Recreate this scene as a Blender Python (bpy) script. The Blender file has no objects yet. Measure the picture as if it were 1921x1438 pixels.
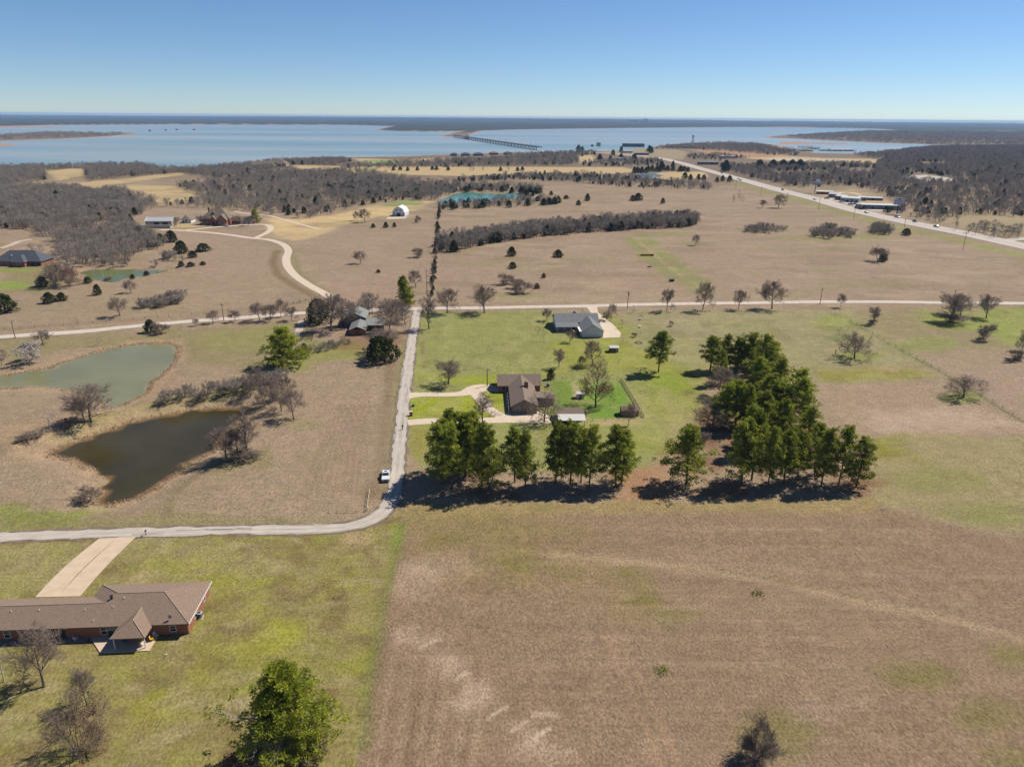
import bpy, math, random
import numpy as np
from mathutils import Vector, Matrix

# ------------------------------------------------------------------ camera
F = 1332.0; CX, CY = 960.5, 719.0
PIT = math.radians(20.56); ROL = math.radians(0.48); CZ = 90.0
f_ = np.array([0, math.cos(PIT), -math.sin(PIT)])
r0_ = np.array([1.0, 0, 0]); u0_ = np.array([0, math.sin(PIT), math.cos(PIT)])
R_ = math.cos(ROL)*r0_ + math.sin(ROL)*u0_
U_ = -math.sin(ROL)*r0_ + math.cos(ROL)*u0_
sc = bpy.context.scene
C = sc.collection
cam = bpy.data.cameras.new('camera'); camo = bpy.data.objects.new('camera', cam); C.objects.link(camo)
cam.sensor_width = 36; cam.sensor_fit = 'HORIZONTAL'; cam.lens = 36*F/1921.0
cam.clip_start = 1; cam.clip_end = 120000
camo.matrix_world = Matrix(((R_[0], U_[0], -f_[0], 0), (R_[1], U_[1], -f_[1], 0), (R_[2], U_[2], -f_[2], CZ), (0, 0, 0, 1)))
sc.camera = camo

# ------------------------------------------------------------------ light
SUN_EL = math.radians(49); SUN_AZ = math.radians(59)      # azimuth from +Y towards +X
w = bpy.data.worlds.new('World'); sc.world = w; w.use_nodes = True
nt = w.node_tree; nt.nodes.clear()
sky = nt.nodes.new('ShaderNodeTexSky'); sky.sky_type = 'NISHITA'; sky.sun_disc = False
sky.sun_elevation = SUN_EL; sky.sun_rotation = SUN_AZ
sky.altitude = 200; sky.air_density = 0.75; sky.dust_density = 0.0; sky.ozone_density = 8.0
bg = nt.nodes.new('ShaderNodeBackground'); bg.inputs['Strength'].default_value = 0.077
wo = nt.nodes.new('ShaderNodeOutputWorld')
nt.links.new(sky.outputs[0], bg.inputs[0]); nt.links.new(bg.outputs[0], wo.inputs[0])
sl = bpy.data.lights.new('sun', 'SUN'); sl.energy = 5.0; sl.angle = math.radians(0.5); sl.color = (1.0, 0.93, 0.82)
so = bpy.data.objects.new('sun', sl); C.objects.link(so)
sd = Vector((math.sin(SUN_AZ)*math.cos(SUN_EL), math.cos(SUN_AZ)*math.cos(SUN_EL), math.sin(SUN_EL)))
so.rotation_euler = sd.to_track_quat('Z', 'Y').to_euler()
sc.view_settings.view_transform = 'Standard'; sc.view_settings.look = 'None'
sc.view_settings.gamma = 1; sc.view_settings.exposure = 0.40; sc.view_settings.use_curve_mapping = False
sc.render.engine = 'CYCLES'

rng = random.Random(7)
nrg = np.random.RandomState(11)

# ------------------------------------------------------------------ maths helpers
def ray(x, y):
    d = f_*F + R_*(x-CX) - U_*(y-CY)
    return d/np.linalg.norm(d)
def Pz(x, y, z=0.0):
    d = ray(x, y); t = (z-CZ)/d[2]
    return np.array([d[0]*t, d[1]*t, z])
def depth_of(p):
    return float((np.array(p)-np.array([0, 0, CZ])) @ f_)
def vnoise(x, y, seed=0):
    xi = np.floor(x).astype(np.int64); yi = np.floor(y).astype(np.int64)
    fx = x-xi; fy = y-yi; fx = fx*fx*(3-2*fx); fy = fy*fy*(3-2*fy)
    def hsh(a, b):
        n = (a*374761393 + b*668265263 + seed*982451653) & 0x7fffffff
        n = ((n ^ (n >> 13))*1274126177) & 0x7fffffff
        return ((n ^ (n >> 16)) & 0xffff)/65535.0
    a = hsh(xi, yi); b = hsh(xi+1, yi); c = hsh(xi, yi+1); d = hsh(xi+1, yi+1)
    return (a*(1-fx)+b*fx)*(1-fy) + (c*(1-fx)+d*fx)*fy
def fbm(x, y, seed=0, o=4):
    s = 0; a = 0.5; t = 0
    for i in range(o):
        s = s + a*vnoise(x*2**i, y*2**i, seed+i); t += a; a *= 0.5
    return s/t*2-1
def sstep(a, b, x):
    t = np.clip((x-a)/(b-a), 0, 1); return t*t*(3-2*t)
def sdf(poly, X, Y):
    """signed distance, positive inside"""
    poly = np.asarray(poly, float)[:, :2]; n = len(poly)
    d2 = np.full(X.shape, 1e18); ins = np.zeros(X.shape, bool)
    for i in range(n):
        ax, ay = poly[i]; bx, by = poly[(i+1) % n]
        ex, ey = bx-ax, by-ay; wx = X-ax; wy = Y-ay
        t = np.clip((wx*ex+wy*ey)/(ex*ex+ey*ey+1e-12), 0, 1)
        dx = wx-ex*t; dy = wy-ey*t; d2 = np.minimum(d2, dx*dx+dy*dy)
        c = ((ay <= Y) != (by <= Y)) & (X < ex*(Y-ay)/(ey if abs(ey) > 1e-9 else 1e-9)+ax)
        ins ^= c
    return np.where(ins, 1, -1)*np.sqrt(d2)
def pdist(line, X, Y):
    line = np.asarray(line, float)[:, :2]; d2 = np.full(X.shape, 1e18)
    for i in range(len(line)-1):
        ax, ay = line[i]; bx, by = line[i+1]; ex, ey = bx-ax, by-ay; wx = X-ax; wy = Y-ay
        t = np.clip((wx*ex+wy*ey)/(ex*ex+ey*ey+1e-12), 0, 1)
        dx = wx-ex*t; dy = wy-ey*t; d2 = np.minimum(d2, dx*dx+dy*dy)
    return np.sqrt(d2)
def s2l(c):
    return tuple(((v/255.0)/12.92 if v/255.0 < 0.04045 else ((v/255.0+0.055)/1.055)**2.4) for v in c)

# ------------------------------------------------------------------ terrain function
LAKE_Z = -6.0; POND_Z = -0.9
def polyz(pts, z): return [Pz(x, y, z)[:2] for x, y in pts]
LAKE = polyz([(-300, 316), (0, 313), (60, 315), (150, 311), (260, 308), (333, 318), (400, 312), (500, 304), (560, 296), (640, 295), (750, 293),
  (850, 289), (930, 287), (1000, 286), (1080, 285), (1180, 281), (1215, 278), (1245, 272), (1300, 268), (1420, 268), (1460, 272), (1490, 281),
  (1540, 287), (1600, 288), (1660, 284), (1700, 279), (1800, 275), (1720, 270), (1640, 268), (1560, 264), (1500, 261), (1432, 258.5), (1450, 255),
  (1520, 251), (1580, 248.5), (1640, 246.5), (1690, 244.5), (1640, 242), (1560, 240), (1400, 238.5), (1280, 239.5), (1050, 242), (960, 243.5),
  (890, 246), (800, 247), (740, 246), (705, 244), (715, 241), (735, 237), (640, 234.5), (320, 233.5), (100, 235), (0, 237), (-300, 240)], LAKE_Z)
ISLE = polyz([(-250, 256), (0, 254), (60, 250), (180, 249), (262, 249.5), (250, 252), (210, 256), (120, 260.5), (0, 264.5), (-250, 268)], LAKE_Z)
BARS = [polyz(q, LAKE_Z) for q in ([(-60, 270), (20, 270), (32, 272), (0, 274.5), (-60, 275)], [(-100, 237.6), (60, 237.4), (130, 239), (60, 240), (-100, 240.5)],
  [(1462, 267), (1495, 266), (1520, 268), (1590, 269.5), (1588, 271), (1500, 270.5), (1465, 271)], [(1740, 246.5), (1800, 245), (1921, 246), (2100, 248), (2100, 252), (1921, 250.5), (1800, 249.5)])]
BARS = BARS[:3]
SLIV = polyz([(1810, 249), (1870, 246.5), (2100, 248), (2100, 252), (1921, 250.5)], LAKE_Z)
CAUSE = polyz([(893, 244), (868, 250), (848, 256)], LAKE_Z)
PA = polyz([(-90, 714), (0, 707), (45, 700), (100, 690), (155, 670), (212, 655), (262, 646), (300, 644), (322, 646), (329, 657), (325, 672), (310, 692), (288, 712),
  (270, 735), (258, 744), (240, 755), (220, 763), (205, 765), (190, 756), (172, 744), (155, 733), (140, 729), (108, 726), (62, 726), (0, 728), (-90, 730)], POND_Z)
PB = polyz([(99, 851), (115, 843), (150, 832), (200, 812), (235, 800), (280, 787), (310, 780), (350, 773), (400, 768), (440, 765), (462, 767), (455, 780), (432, 797), (415, 818),
  (395, 843), (370, 856), (345, 871), (325, 888), (300, 907), (280, 922), (250, 933), (215, 942), (196, 946), (190, 938), (200, 922), (203, 905), (191, 888), (172, 873), (150, 863), (122, 856)], POND_Z)
PC = polyz([(152, 510), (170, 506.5), (200, 506), (260, 506), (318, 508), (300, 511), (275, 516), (240, 521), (215, 529), (190, 528.5), (170, 523), (158, 516)], POND_Z)
PD = polyz([(818, 380), (853, 364), (873, 361), (927, 364), (975, 362.5), (982, 369), (940, 374), (890, 379), (847, 383)], POND_Z)
PE = polyz([(1183, 330), (1200, 325.5), (1228, 325.5), (1244, 330), (1220, 335), (1190, 335)], POND_Z)
def rough(poly, step=2.2, amp=0.75, seed=0):
    rr = np.random.RandomState(seed); out = []
    for i in range(len(poly)):
        a = np.array(poly[i]); b = np.array(poly[(i+1) % len(poly)]); L = np.linalg.norm(b-a); n = max(1, int(L/step)); d = (b-a)/(L+1e-9)
        for k in range(n): out.append(a+(b-a)*k/n+np.array([d[1], -d[0]])*rr.normal()*amp)
    return out
PA = rough(PA, 3.0, 0.7, 1); PB = rough(PB, 2.6, 0.6, 2); PC = rough(PC, 3.0, 0.7, 3)
PONDS = [PA, PB, PC, PD, PE]
DAM = polyz([(30, 836), (90, 812), (140, 797), (200, 782), (270, 764), (330, 754), (400, 745), (470, 737)], 0.6)
def lake_d(X, Y):
    d = -sdf(LAKE, X, Y)
    d = np.maximum(d, sdf(ISLE, X, Y))
    for b in BARS: d = np.maximum(d, np.minimum(sdf(b, X, Y), 12))
    d = np.maximum(d, 70-pdist(CAUSE, X, Y))
    d = np.minimum(d, -sdf(SLIV, X, Y))
    return d
def height(X, Y, full=False):
    X = np.asarray(X, float); Y = np.asarray(Y, float)
    h = np.zeros(X.shape)
    near = sstep(900, 500, Y)
    h += near*(0.35*np.sin(X/47+0.6)*np.cos(Y/61) + 0.12*np.sin(X/17+Y/23) + 0.05*np.sin(X/7.1-Y/9.3))
    if (Y < 400).any(): h += 1.3*np.exp(-(pdist(DAM, X, Y)/5.0)**2)
    far = (Y > 1150)
    dl = np.full(X.shape, 1e4)
    if far.any():
        dl[far] = lake_d(X[far], Y[far])
        d = dl[far]
        z = np.where(d > 0, LAKE_Z+0.25+5.7*sstep(0, 260, d), LAKE_Z-2.5*sstep(0, 50, -d)-0.2)
        yf = Y[far]; xf = X[far]
        canopy = sstep(4600, 5200, yf)*sstep(30, 110, d)*(9+7*fbm(xf/90, yf/90, 3, 3)+9*fbm(xf/600, yf/600, 5, 3))
        ang = xf/np.maximum(yf, 1)
        hills = sstep(7500, 23000, yf)*(30*(1-sstep(0.12, 0.62, np.abs(ang)))*(1-0.5*sstep(0.1, 0.5, ang)) + 14*np.maximum(0, fbm(xf/2600+3, yf/2600, 9, 4))*sstep(0.05, -0.45, ang)+14*fbm(xf/1900, yf/1900, 12, 4)+8)
        z = z + np.maximum(canopy, 0)*(d > 0) + hills*(d > 0)
        h[far] = z
    for p in PONDS:
        b = np.asarray(p); x0, y0 = b.min(0)-16; x1, y1 = b.max(0)+16
        m = (X > x0) & (X < x1) & (Y > y0) & (Y < y1)
        if m.any():
            s = sdf(p, X[m], Y[m])
            k = 1-sstep(-10, -0.3, s); hh = h[m]*k + (POND_Z+0.02)*(1-k)
            hh = np.where(s > -0.3, POND_Z-0.05-1.2*sstep(0, 6, s+0.3), hh)
            h[m] = hh
    if full: return h, dl
    return h
def hz(x, y): return float(height(np.array([x]), np.array([y]))[0])
def P(x, y):
    """the point of the ground seen at photograph pixel x, y"""
    z = 0.0
    for i in range(30):
        p = Pz(x, y, z); z2 = hz(p[0], p[1])
        if abs(z2-z) < 0.02: break
        z = z*0.4+z2*0.6
    p = Pz(x, y, z); p[2] = hz(p[0], p[1])
    return p
def PL(pts): return [P(x, y)[:2] for x, y in pts]
def tall(base, x, y):
    """height above base of the pixel x, y in the upright plane through base"""
    d = ray(x, y); t = base[1]/d[1]
    return CZ+t*d[2]-base[2]

# ------------------------------------------------------------------ mesh helpers
def tag(o, label=None, cat=None, group=None, kind=None):
    if label: o['label'] = label
    if cat: o['category'] = cat
    if group: o['group'] = group
    if kind: o['kind'] = kind
    return o
def mesh_np(name, verts, quads, mats, matidx=None, smooth=False, tint=None):
    me = bpy.data.meshes.new(name); verts = np.asarray(verts, np.float32); quads = np.asarray(quads, np.int32); k = quads.shape[1]
    me.vertices.add(len(verts)); me.vertices.foreach_set('co', verts.ravel())
    me.loops.add(quads.size); me.loops.foreach_set('vertex_index', quads.ravel())
    me.polygons.add(len(quads)); me.polygons.foreach_set('loop_start', np.arange(0, quads.size, k, dtype=np.int32))
    for m in (mats if isinstance(mats, (list, tuple)) else [mats]): me.materials.append(m)
    if matidx is not None: me.polygons.foreach_set('material_index', np.asarray(matidx, np.int32))
    if smooth: me.polygons.foreach_set('use_smooth', np.ones(len(quads), bool))
    if tint is not None:
        a = me.attributes.new('tint', 'FLOAT', 'FACE'); a.data.foreach_set('value', np.asarray(tint, np.float32))
    me.update(calc_edges=True); me.validate()
    return me
def mesh_py(name, verts, faces, mat, smooth=False):
    me = bpy.data.meshes.new(name); me.from_pydata([tuple(v) for v in verts], [], faces); me.materials.append(mat); me.update()
    if smooth: me.polygons.foreach_set('use_smooth', [True]*len(me.polygons))
    return me
def obj(name, me, parent=None, loc=None, rz=0):
    o = bpy.data.objects.new(name, me); C.objects.link(o)
    if parent: o.parent = parent
    if loc is not None: o.location = loc
    if rz: o.rotation_euler = (0, 0, rz)
    return o
def empty(name, loc, rz=0, label=None, cat=None, group=None):
    o = obj(name, None, None, [float(v) for v in loc], rz); o.empty_display_size = 0.3
    return tag(o, label, cat, group)
class MB:
    def __init__(s): s.v = []; s.f = []
    def box(s, x0, x1, y0, y1, z0, z1):
        n = len(s.v); s.v += [(x0, y0, z0), (x1, y0, z0), (x1, y1, z0), (x0, y1, z0), (x0, y0, z1), (x1, y0, z1), (x1, y1, z1), (x0, y1, z1)]
        s.f += [[n+i for i in q] for q in ((0, 3, 2, 1), (4, 5, 6, 7), (0, 1, 5, 4), (1, 2, 6, 5), (2, 3, 7, 6), (3, 0, 4, 7))]; return s
    def prism(s, prof, axis, a, b):
        """profile (p,q) pushed along axis from a to b; axis x: p=y q=z; y: p=x q=z; z: p=x q=y"""
        n = len(s.v); k = len(prof)
        for t in (a, b):
            for p, q in prof: s.v.append((t, p, q) if axis == 'x' else ((p, t, q) if axis == 'y' else (p, q, t)))
        s.f.append([n+i for i in range(k)]); s.f.append([n+k+i for i in reversed(range(k))])
        for i in range(k): j = (i+1) % k; s.f.append([n+j, n+i, n+k+i, n+k+j])
        return s
    def slab(s, polys, th):
        """closed sheet from 3-D polygons, thickened downwards"""
        key = {}; top = []
        def vi(p):
            kk = tuple(round(c, 3) for c in p)
            if kk not in key: key[kk] = len(s.v); s.v.append(tuple(p)); s.v.append((p[0], p[1], p[2]-th))
            return key[kk]
        edges = {}
        for pl in polys:
            ids = [vi(p) for p in pl]; s.f.append(ids); s.f.append([i+1 for i in reversed(ids)])
            for i in range(len(ids)):
                a, b = ids[i], ids[(i+1) % len(ids)]
                if (b, a) in edges: del edges[(b, a)]
                else: edges[(a, b)] = 1
        for a, b in edges: s.f.append([b, a, a+1, b+1])
        return s
    def tube(s, p0, p1, r0, r1=None, n=8, cap=True):
        r1 = r0 if r1 is None else r1; p0 = Vector(p0); p1 = Vector(p1); d = (p1-p0).normalized()
        a = d.orthogonal().normalized(); b = d.cross(a); k = len(s.v)
        for p, r in ((p0, r0), (p1, r1)):
            for i in range(n): t = 2*math.pi*i/n; s.v.append(tuple(p+a*math.cos(t)*r+b*math.sin(t)*r))
        for i in range(n): j = (i+1) % n; s.f.append([k+i, k+j, k+n+j, k+n+i])
        if cap: s.f.append([k+i for i in reversed(range(n))]); s.f.append([k+n+i for i in range(n)])
        return s
    def build(s, name, mat, parent=None, smooth=False): return obj(name, mesh_py(name, s.v, s.f, mat, smooth), parent)

# ------------------------------------------------------------------ materials
MATS = {}
MK = 0.77   # the photograph is exposed a little bright: base colours stay below their pictured values
def mat(name, col, rough=0.85, var=0.12, scale=1.5, bump=0.0, bscale=8.0, metal=0.0, spec=0.3, col2=None, stretch=None, objrand=0.0):
    if name in MATS: return MATS[name]
    m = bpy.data.materials.new(name); m.use_nodes = True; t = m.node_tree; b = t.nodes['Principled BSDF']
    b.inputs['Roughness'].default_value = rough; b.inputs['Metallic'].default_value = metal; b.inputs['Specular IOR Level'].default_value = spec
    g = t.nodes.new('ShaderNodeTexCoord'); mp = t.nodes.new('ShaderNodeMapping'); t.links.new(g.outputs['Object'], mp.inputs[0])
    if stretch: mp.inputs['Scale'].default_value = stretch
    n = t.nodes.new('ShaderNodeTexNoise'); n.inputs['Scale'].default_value = scale; n.inputs['Detail'].default_value = 5; t.links.new(mp.outputs[0], n.inputs[0])
    cr = t.nodes.new('ShaderNodeValToRGB'); t.links.new(n.outputs[0], cr.inputs[0])
    cr.color_ramp.elements[0].position = 0.32; cr.color_ramp.elements[1].position = 0.68
    col = [v*MK for v in col]; c2 = [v*MK for v in col2] if col2 else col
    cr.color_ramp.elements[0].color = (*[v*(1-var) for v in col], 1); cr.color_ramp.elements[1].color = (*[min(1, v*(1+var)) for v in c2], 1)
    out = cr.outputs[0]
    if objrand:
        oi = t.nodes.new('ShaderNodeObjectInfo'); mr = t.nodes.new('ShaderNodeMapRange'); t.links.new(oi.outputs['Random'], mr.inputs[0])
        mr.inputs[3].default_value = 1-objrand; mr.inputs[4].default_value = 1+objrand
        mx = t.nodes.new('ShaderNodeMix'); mx.data_type = 'RGBA'; mx.blend_type = 'MULTIPLY'; mx.inputs[0].default_value = 1
        t.links.new(out, mx.inputs[6]); t.links.new(mr.outputs[0], mx.inputs[7]); out = mx.outputs[2]
    t.links.new(out, b.inputs['Base Color'])
    if bump:
        n2 = t.nodes.new('ShaderNodeTexNoise'); n2.inputs['Scale'].default_value = bscale; n2.inputs['Detail'].default_value = 4; t.links.new(mp.outputs[0], n2.inputs[0])
        bp = t.nodes.new('ShaderNodeBump'); bp.inputs['Strength'].default_value = 0.8; bp.inputs['Distance'].default_value = bump
        t.links.new(n2.outputs[0], bp.inputs['Height']); t.links.new(bp.outputs[0], b.inputs['Normal'])
    MATS[name] = m; return m
def leafmat(name, col, col2, trans=0.25, rnd=0.2):
    m = bpy.data.materials.new(name); m.use_nodes = True; t = m.node_tree; t.nodes.clear()
    o = t.nodes.new('ShaderNodeOutputMaterial'); d = t.nodes.new('ShaderNodeBsdfDiffuse'); tr = t.nodes.new('ShaderNodeBsdfTranslucent'); mx = t.nodes.new('ShaderNodeMixShader')
    at = t.nodes.new('ShaderNodeAttribute'); at.attribute_name = 'tint'
    cr = t.nodes.new('ShaderNodeMix'); cr.data_type = 'RGBA'; t.links.new(at.outputs['Fac'], cr.inputs[0])
    cr.inputs[6].default_value = (*[v*MK for v in col], 1); cr.inputs[7].default_value = (*[v*MK for v in col2], 1)
    oi = t.nodes.new('ShaderNodeObjectInfo'); mr = t.nodes.new('ShaderNodeMapRange'); t.links.new(oi.outputs['Random'], mr.inputs[0])
    mr.inputs[3].default_value = 1-rnd; mr.inputs[4].default_value = 1+rnd
    ml = t.nodes.new('ShaderNodeMix'); ml.data_type = 'RGBA'; ml.blend_type = 'MULTIPLY'; ml.inputs[0].default_value = 1
    t.links.new(cr.outputs[2], ml.inputs[6]); t.links.new(mr.outputs[0], ml.inputs[7])
    t.links.new(ml.outputs[2], d.inputs[0]); t.links.new(ml.outputs[2], tr.inputs[0])
    mx.inputs[0].default_value = trans; t.links.new(d.outputs[0], mx.inputs[1]); t.links.new(tr.outputs[0], mx.inputs[2]); t.links.new(mx.outputs[0], o.inputs[0])
    return m

# ------------------------------------------------------------------ ground sheet
GK = 0.70
def G(r, g, b): return np.array(s2l((r, g, b)))*GK
TAN = G(160, 139, 117); TAN2 = G(145, 124, 104); PINK = G(164, 141, 122); OLIVE = G(140, 132, 88); YGREEN = G(150, 152, 68); GREEN = G(128, 138, 62)
BRIGHT = G(152, 158, 52); GOLD = G(198, 172, 132); LITTER = G(126, 92, 66); DIRT = G(186, 160, 128); WOODF = G(112, 98, 86); DARKG = G(96, 112, 52); BROWN = G(122, 102, 72)  # LITTER: needle litter, darkened a little to deepen the pine shade
RED = G(176, 120, 90); SAND = G(205, 180, 148)
def build_ground():
    ys = list(np.arange(-150, 50, 12.0)); y = 50.0
    while y < 1500: ys.append(y); y *= 1.0072
    while y < 26000: ys.append(y); y *= 1.0135
    ys = np.array(ys); nc = 520
    uu = np.linspace(-1, 1, nc+1)
    X = uu[None, :]*(0.9*np.maximum(ys, 60)[:, None]+60); Y = np.repeat(ys[:, None], nc+1, 1)
    H, DL = height(X, Y, True)
    n = X.size; Xf, Yf = X.ravel(), Y.ravel(); DLf = DL.ravel()
    N1 = fbm(Xf/9, Yf/9, 21, 4); N2 = fbm(Xf/40, Yf/40, 31, 4); N3 = fbm(Xf/3.1, Yf/3.1, 41, 3); N4 = fbm(Xf/130, Yf/130, 51, 3)
    col = np.repeat(TAN[None], n, 0); st = np.full(n, 0.6)
    def mix(wt, c, s=None):
        nonlocal col, st
        wt = np.clip(wt, 0, 1); col = col*(1-wt[:, None]) + np.asarray(c)[None]*wt[:, None]
        if s is not None: st = st*(1-wt)+s*wt
    def region(px, c, k=1.0, soft=3.0, amp=4.0, s=None, patch=None):
        poly = np.array(PL(px)); x0, y0 = poly.min(0)-60; x1, y1 = poly.max(0)+60
        m = (Xf > x0) & (Xf < x1) & (Yf > y0) & (Yf < y1); wt = np.zeros(n)
        d = sdf(poly, Xf[m], Yf[m]) + amp*(N1[m]*0.7+N2[m]*0.6+N3[m]*0.4)
        ww = sstep(-soft, soft, d)*k
        if patch: ww = ww*sstep(patch[0], patch[1], N2[m]+0.6*N1[m]+0.25*N3[m])
        wt[m] = ww; mix(wt, c, s)
    def blob(px, py, rx, ry, c, k=0.8, s=None):
        region([(px+rx*math.cos(a), py+ry*math.sin(a)) for a in np.linspace(0, 2*math.pi, 13)[:-1]], c, k, 3.0, 3.5, s)
    def strip(px, wd, c, k=0.8, soft=None, s=None, amp=0.4):
        line = np.array(PL(px)); x0, y0 = line.min(0)-wd-5; x1, y1 = line.max(0)+wd+5
        m = (Xf > x0) & (Xf < x1) & (Yf > y0) & (Yf < y1); wt = np.zeros(n)
        d = wd/2-pdist(line, Xf[m], Yf[m])+amp*N3[m]; soft = soft or wd*0.35
        wt[m] = sstep(-soft, soft, d)*k; mix(wt, c, s)
    mix(sstep(-0.1, 0.5, N4+0.3*N2)*0.7, PINK); mix(sstep(0.1, 0.6, N2)*0.45, TAN2); mix(sstep(0.25, 0.6, N2*0.5+N1*0.7)*0.25, OLIVE)
    # --- far country
    mix(sstep(1000, 1200, Yf)*0.6, WOODF, 0.3)
    mix(sstep(4300, 5200, Yf)*sstep(0, 60, DLf), G(70, 74, 64), 0.0)
    for q in ([(840, 262), (1040, 234), (700, 247), (960, 246)],): pass
    mix(((DLf > -40) & (DLf < 22) & (Yf > 1150))*1.0, G(188, 146, 118), 0.0)
    for px in ([(85, 322), (130, 316), (160, 318), (158, 330), (110, 338)], [(5, 352), (120, 345), (250, 334), (340, 323), (345, 328), (240, 343), (150, 352), (60, 360)],
               [(150, 352), (260, 345), (330, 350), (385, 362), (380, 372), (300, 380), (240, 365)], [(550, 310), (640, 312), (690, 316), (640, 318), (560, 316)],
               [(660, 297), (740, 300), (850, 296), (870, 299), (760, 308), (680, 306)], [(640, 312), (800, 313), (1000, 313), (1170, 314), (1200, 320), (1160, 326), (1000, 325), (860, 330), (640, 325)],
               [(1080, 293), (1110, 290), (1120, 300), (1090, 308)], [(540, 445), (575, 425), (640, 400), (700, 385), (760, 378), (815, 378), (790, 392), (760, 402), (700, 408), (640, 425), (590, 445), (560, 452)],
               [(500, 408), (560, 412), (600, 420), (560, 440), (520, 440), (505, 425)], [(1400, 286), (1480, 293), (1560, 297), (1650, 298), (1640, 308), (1560, 306), (1460, 302), (1400, 297)],
               [(1180, 330), (1260, 322), (1320, 322), (1330, 332), (1250, 338)], [(320, 425), (350, 415), (375, 425), (345, 432)]):
        region(px, GOLD, 0.95, 5, 5, 0.2)
    region([(500, 410), (560, 412), (640, 402), (720, 388), (780, 384), (760, 400), (690, 408), (620, 428), (575, 448), (548, 452), (520, 440), (505, 425)], G(214, 184, 140), 0.9, 5, 7, 0.2)
    region([(1290, 280), (1400, 284), (1480, 290), (1440, 296), (1340, 292)], G(178, 140, 112), 0.9, 6, 6, 0.2)
    region([(1430, 296), (1520, 298), (1600, 300), (1560, 303), (1460, 301)], G(200, 190, 178), 0.8, 5, 5, 0.2)
    region([(1140, 275), (1220, 272), (1290, 285), (1280, 300), (1200, 296), (1130, 286)], G(170, 152, 122), 0.8, 6, 8, 0.3)
    region([(1690, 330), (1740, 328), (1795, 336), (1800, 341), (1720, 341)], G(206, 198, 190), 0.95, 3, 2, 0.1)
    region([(1525, 362), (1600, 355), (1660, 372), (1690, 392), (1640, 400), (1570, 378)], DIRT, 0.9, 5, 4, 0.2)
    region([(1740, 400), (1830, 395), (1960, 410), (1960, 445), (1860, 440), (1780, 420)], G(168, 150, 118), 0.9, 6, 6)
    region([(1450, 322), (1560, 318), (1620, 326), (1560, 334), (1470, 332)], G(140, 144, 84), 0.6, 6, 10, 0.3, (0.0, 0.3))
    region([(90, 320), (100, 318), (45, 352), (70, 362), (40, 365)], G(150, 160, 80), 0.7, 4, 4)
    for b in ((740, 383, 22, 4), (690, 318, 18, 2), (770, 381, 26, 3.2), (720, 302, 40, 2)): blob(*b, G(120, 160, 74), 0.85)
    # --- pasture beyond the cross road
    region([(815, 400), (1320, 360), (1560, 400), (1921, 475), (1921, 560), (800, 572)], PINK, 0.55, 12, 20)
    region([(1180, 445), (1215, 440), (1250, 470), (1345, 545), (1320, 552), (1230, 505), (1190, 475)], G(140, 142, 84), 0.8, 4, 7)
    strip([(1185, 440), (1250, 497), (1290, 525), (1330, 548)], 2.2, DIRT, 0.6)
    for b in ((1245, 440, 60, 6), (1560, 447, 110, 8), (1300, 456, 30, 4), (960, 558, 70, 8), (1440, 430, 60, 5), (1545, 508, 20, 3), (1650, 440, 50, 6)): blob(*b, G(140, 140, 84), 0.5)
    strip([(1921, 480), (1820, 457), (1700, 430), (1605, 406), (1530, 384), (1467, 368), (1380, 344)], 16, G(144, 148, 78), 0.8, 8, 0.5, 3)
    strip([(1600, 398), (1700, 420), (1500, 395), (1400, 385)], 4, TAN2, 0.5)
    mz = ((Yf > 330) & (Yf < 1200))*1.0
    mix(mz*sstep(0.0, 0.4, fbm(Xf/34, Yf/16, 191, 5))*0.42, G(138, 118, 96)); mix(mz*sstep(0.05, 0.4, fbm(Xf/26, Yf/14, 195, 5))*0.4, G(182, 160, 136)); mix(mz*sstep(0.15, 0.45, fbm(Xf/50, Yf/24, 197, 5))*0.35, G(140, 132, 92))
    # --- hillside left
    region([(0, 510), (130, 505), (330, 490), (480, 455), (520, 475), (560, 545), (440, 575), (0, 615)], TAN, 0.6, 8, 10)
    region([(330, 440), (470, 452), (525, 470), (520, 510), (380, 520), (330, 500), (270, 500)], PINK, 0.6, 8, 10)
    region([(0, 495), (100, 498), (150, 530), (60, 552), (0, 548)], OLIVE, 0.7, 5, 8)
    blob(20, 535, 40, 8, G(138, 158, 70), 0.8); blob(25, 507, 40, 4, G(140, 150, 80), 0.8)
    strip([(520, 470), (512, 490), (520, 515), (550, 535), (590, 556)], 5, BROWN, 0.7); strip([(540, 462), (556, 490), (560, 515), (590, 535), (618, 550)], 4, OLIVE, 0.8)
    strip([(0, 618), (250, 600), (400, 590), (560, 570)], 5, TAN2, 0.5)
    region([(550, 450), (800, 420), (815, 560), (640, 565), (570, 520)], PINK, 0.5, 10, 14)
    # --- below cross road, left
    region([(0, 640), (250, 620), (450, 605), (560, 600), (600, 650), (520, 700), (330, 690), (340, 650), (150, 660), (0, 690)], OLIVE, 0.6, 6, 14, 0.5)
    region([(350, 640), (470, 610), (560, 605), (560, 640), (420, 660)], G(146, 142, 88), 0.6, 6, 12)
    region([(100, 690), (330, 650), (350, 660), (330, 720), (260, 760), (0, 860), (0, 800), (240, 760), (330, 690), (330, 640), (200, 655)], G(176, 148, 118), 0.5, 4, 5)
    region([(0, 955), (60, 940), (130, 955), (200, 950), (150, 990), (0, 995)], GREEN, 0.85, 4, 9, 0.4)
    region([(0, 975), (300, 965), (640, 970), (690, 985), (400, 990), (0, 1000)], OLIVE, 0.7, 2.5, 5)
    region([(140, 800), (240, 770), (330, 745), (470, 720), (520, 735), (400, 760), (280, 778), (190, 808), (110, 838)], G(150, 146, 92), 0.7, 3, 5)
    region([(580, 660), (700, 640), (745, 660), (735, 700), (720, 740), (620, 740), (560, 700)], TAN, 0.7, 6, 10)
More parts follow.
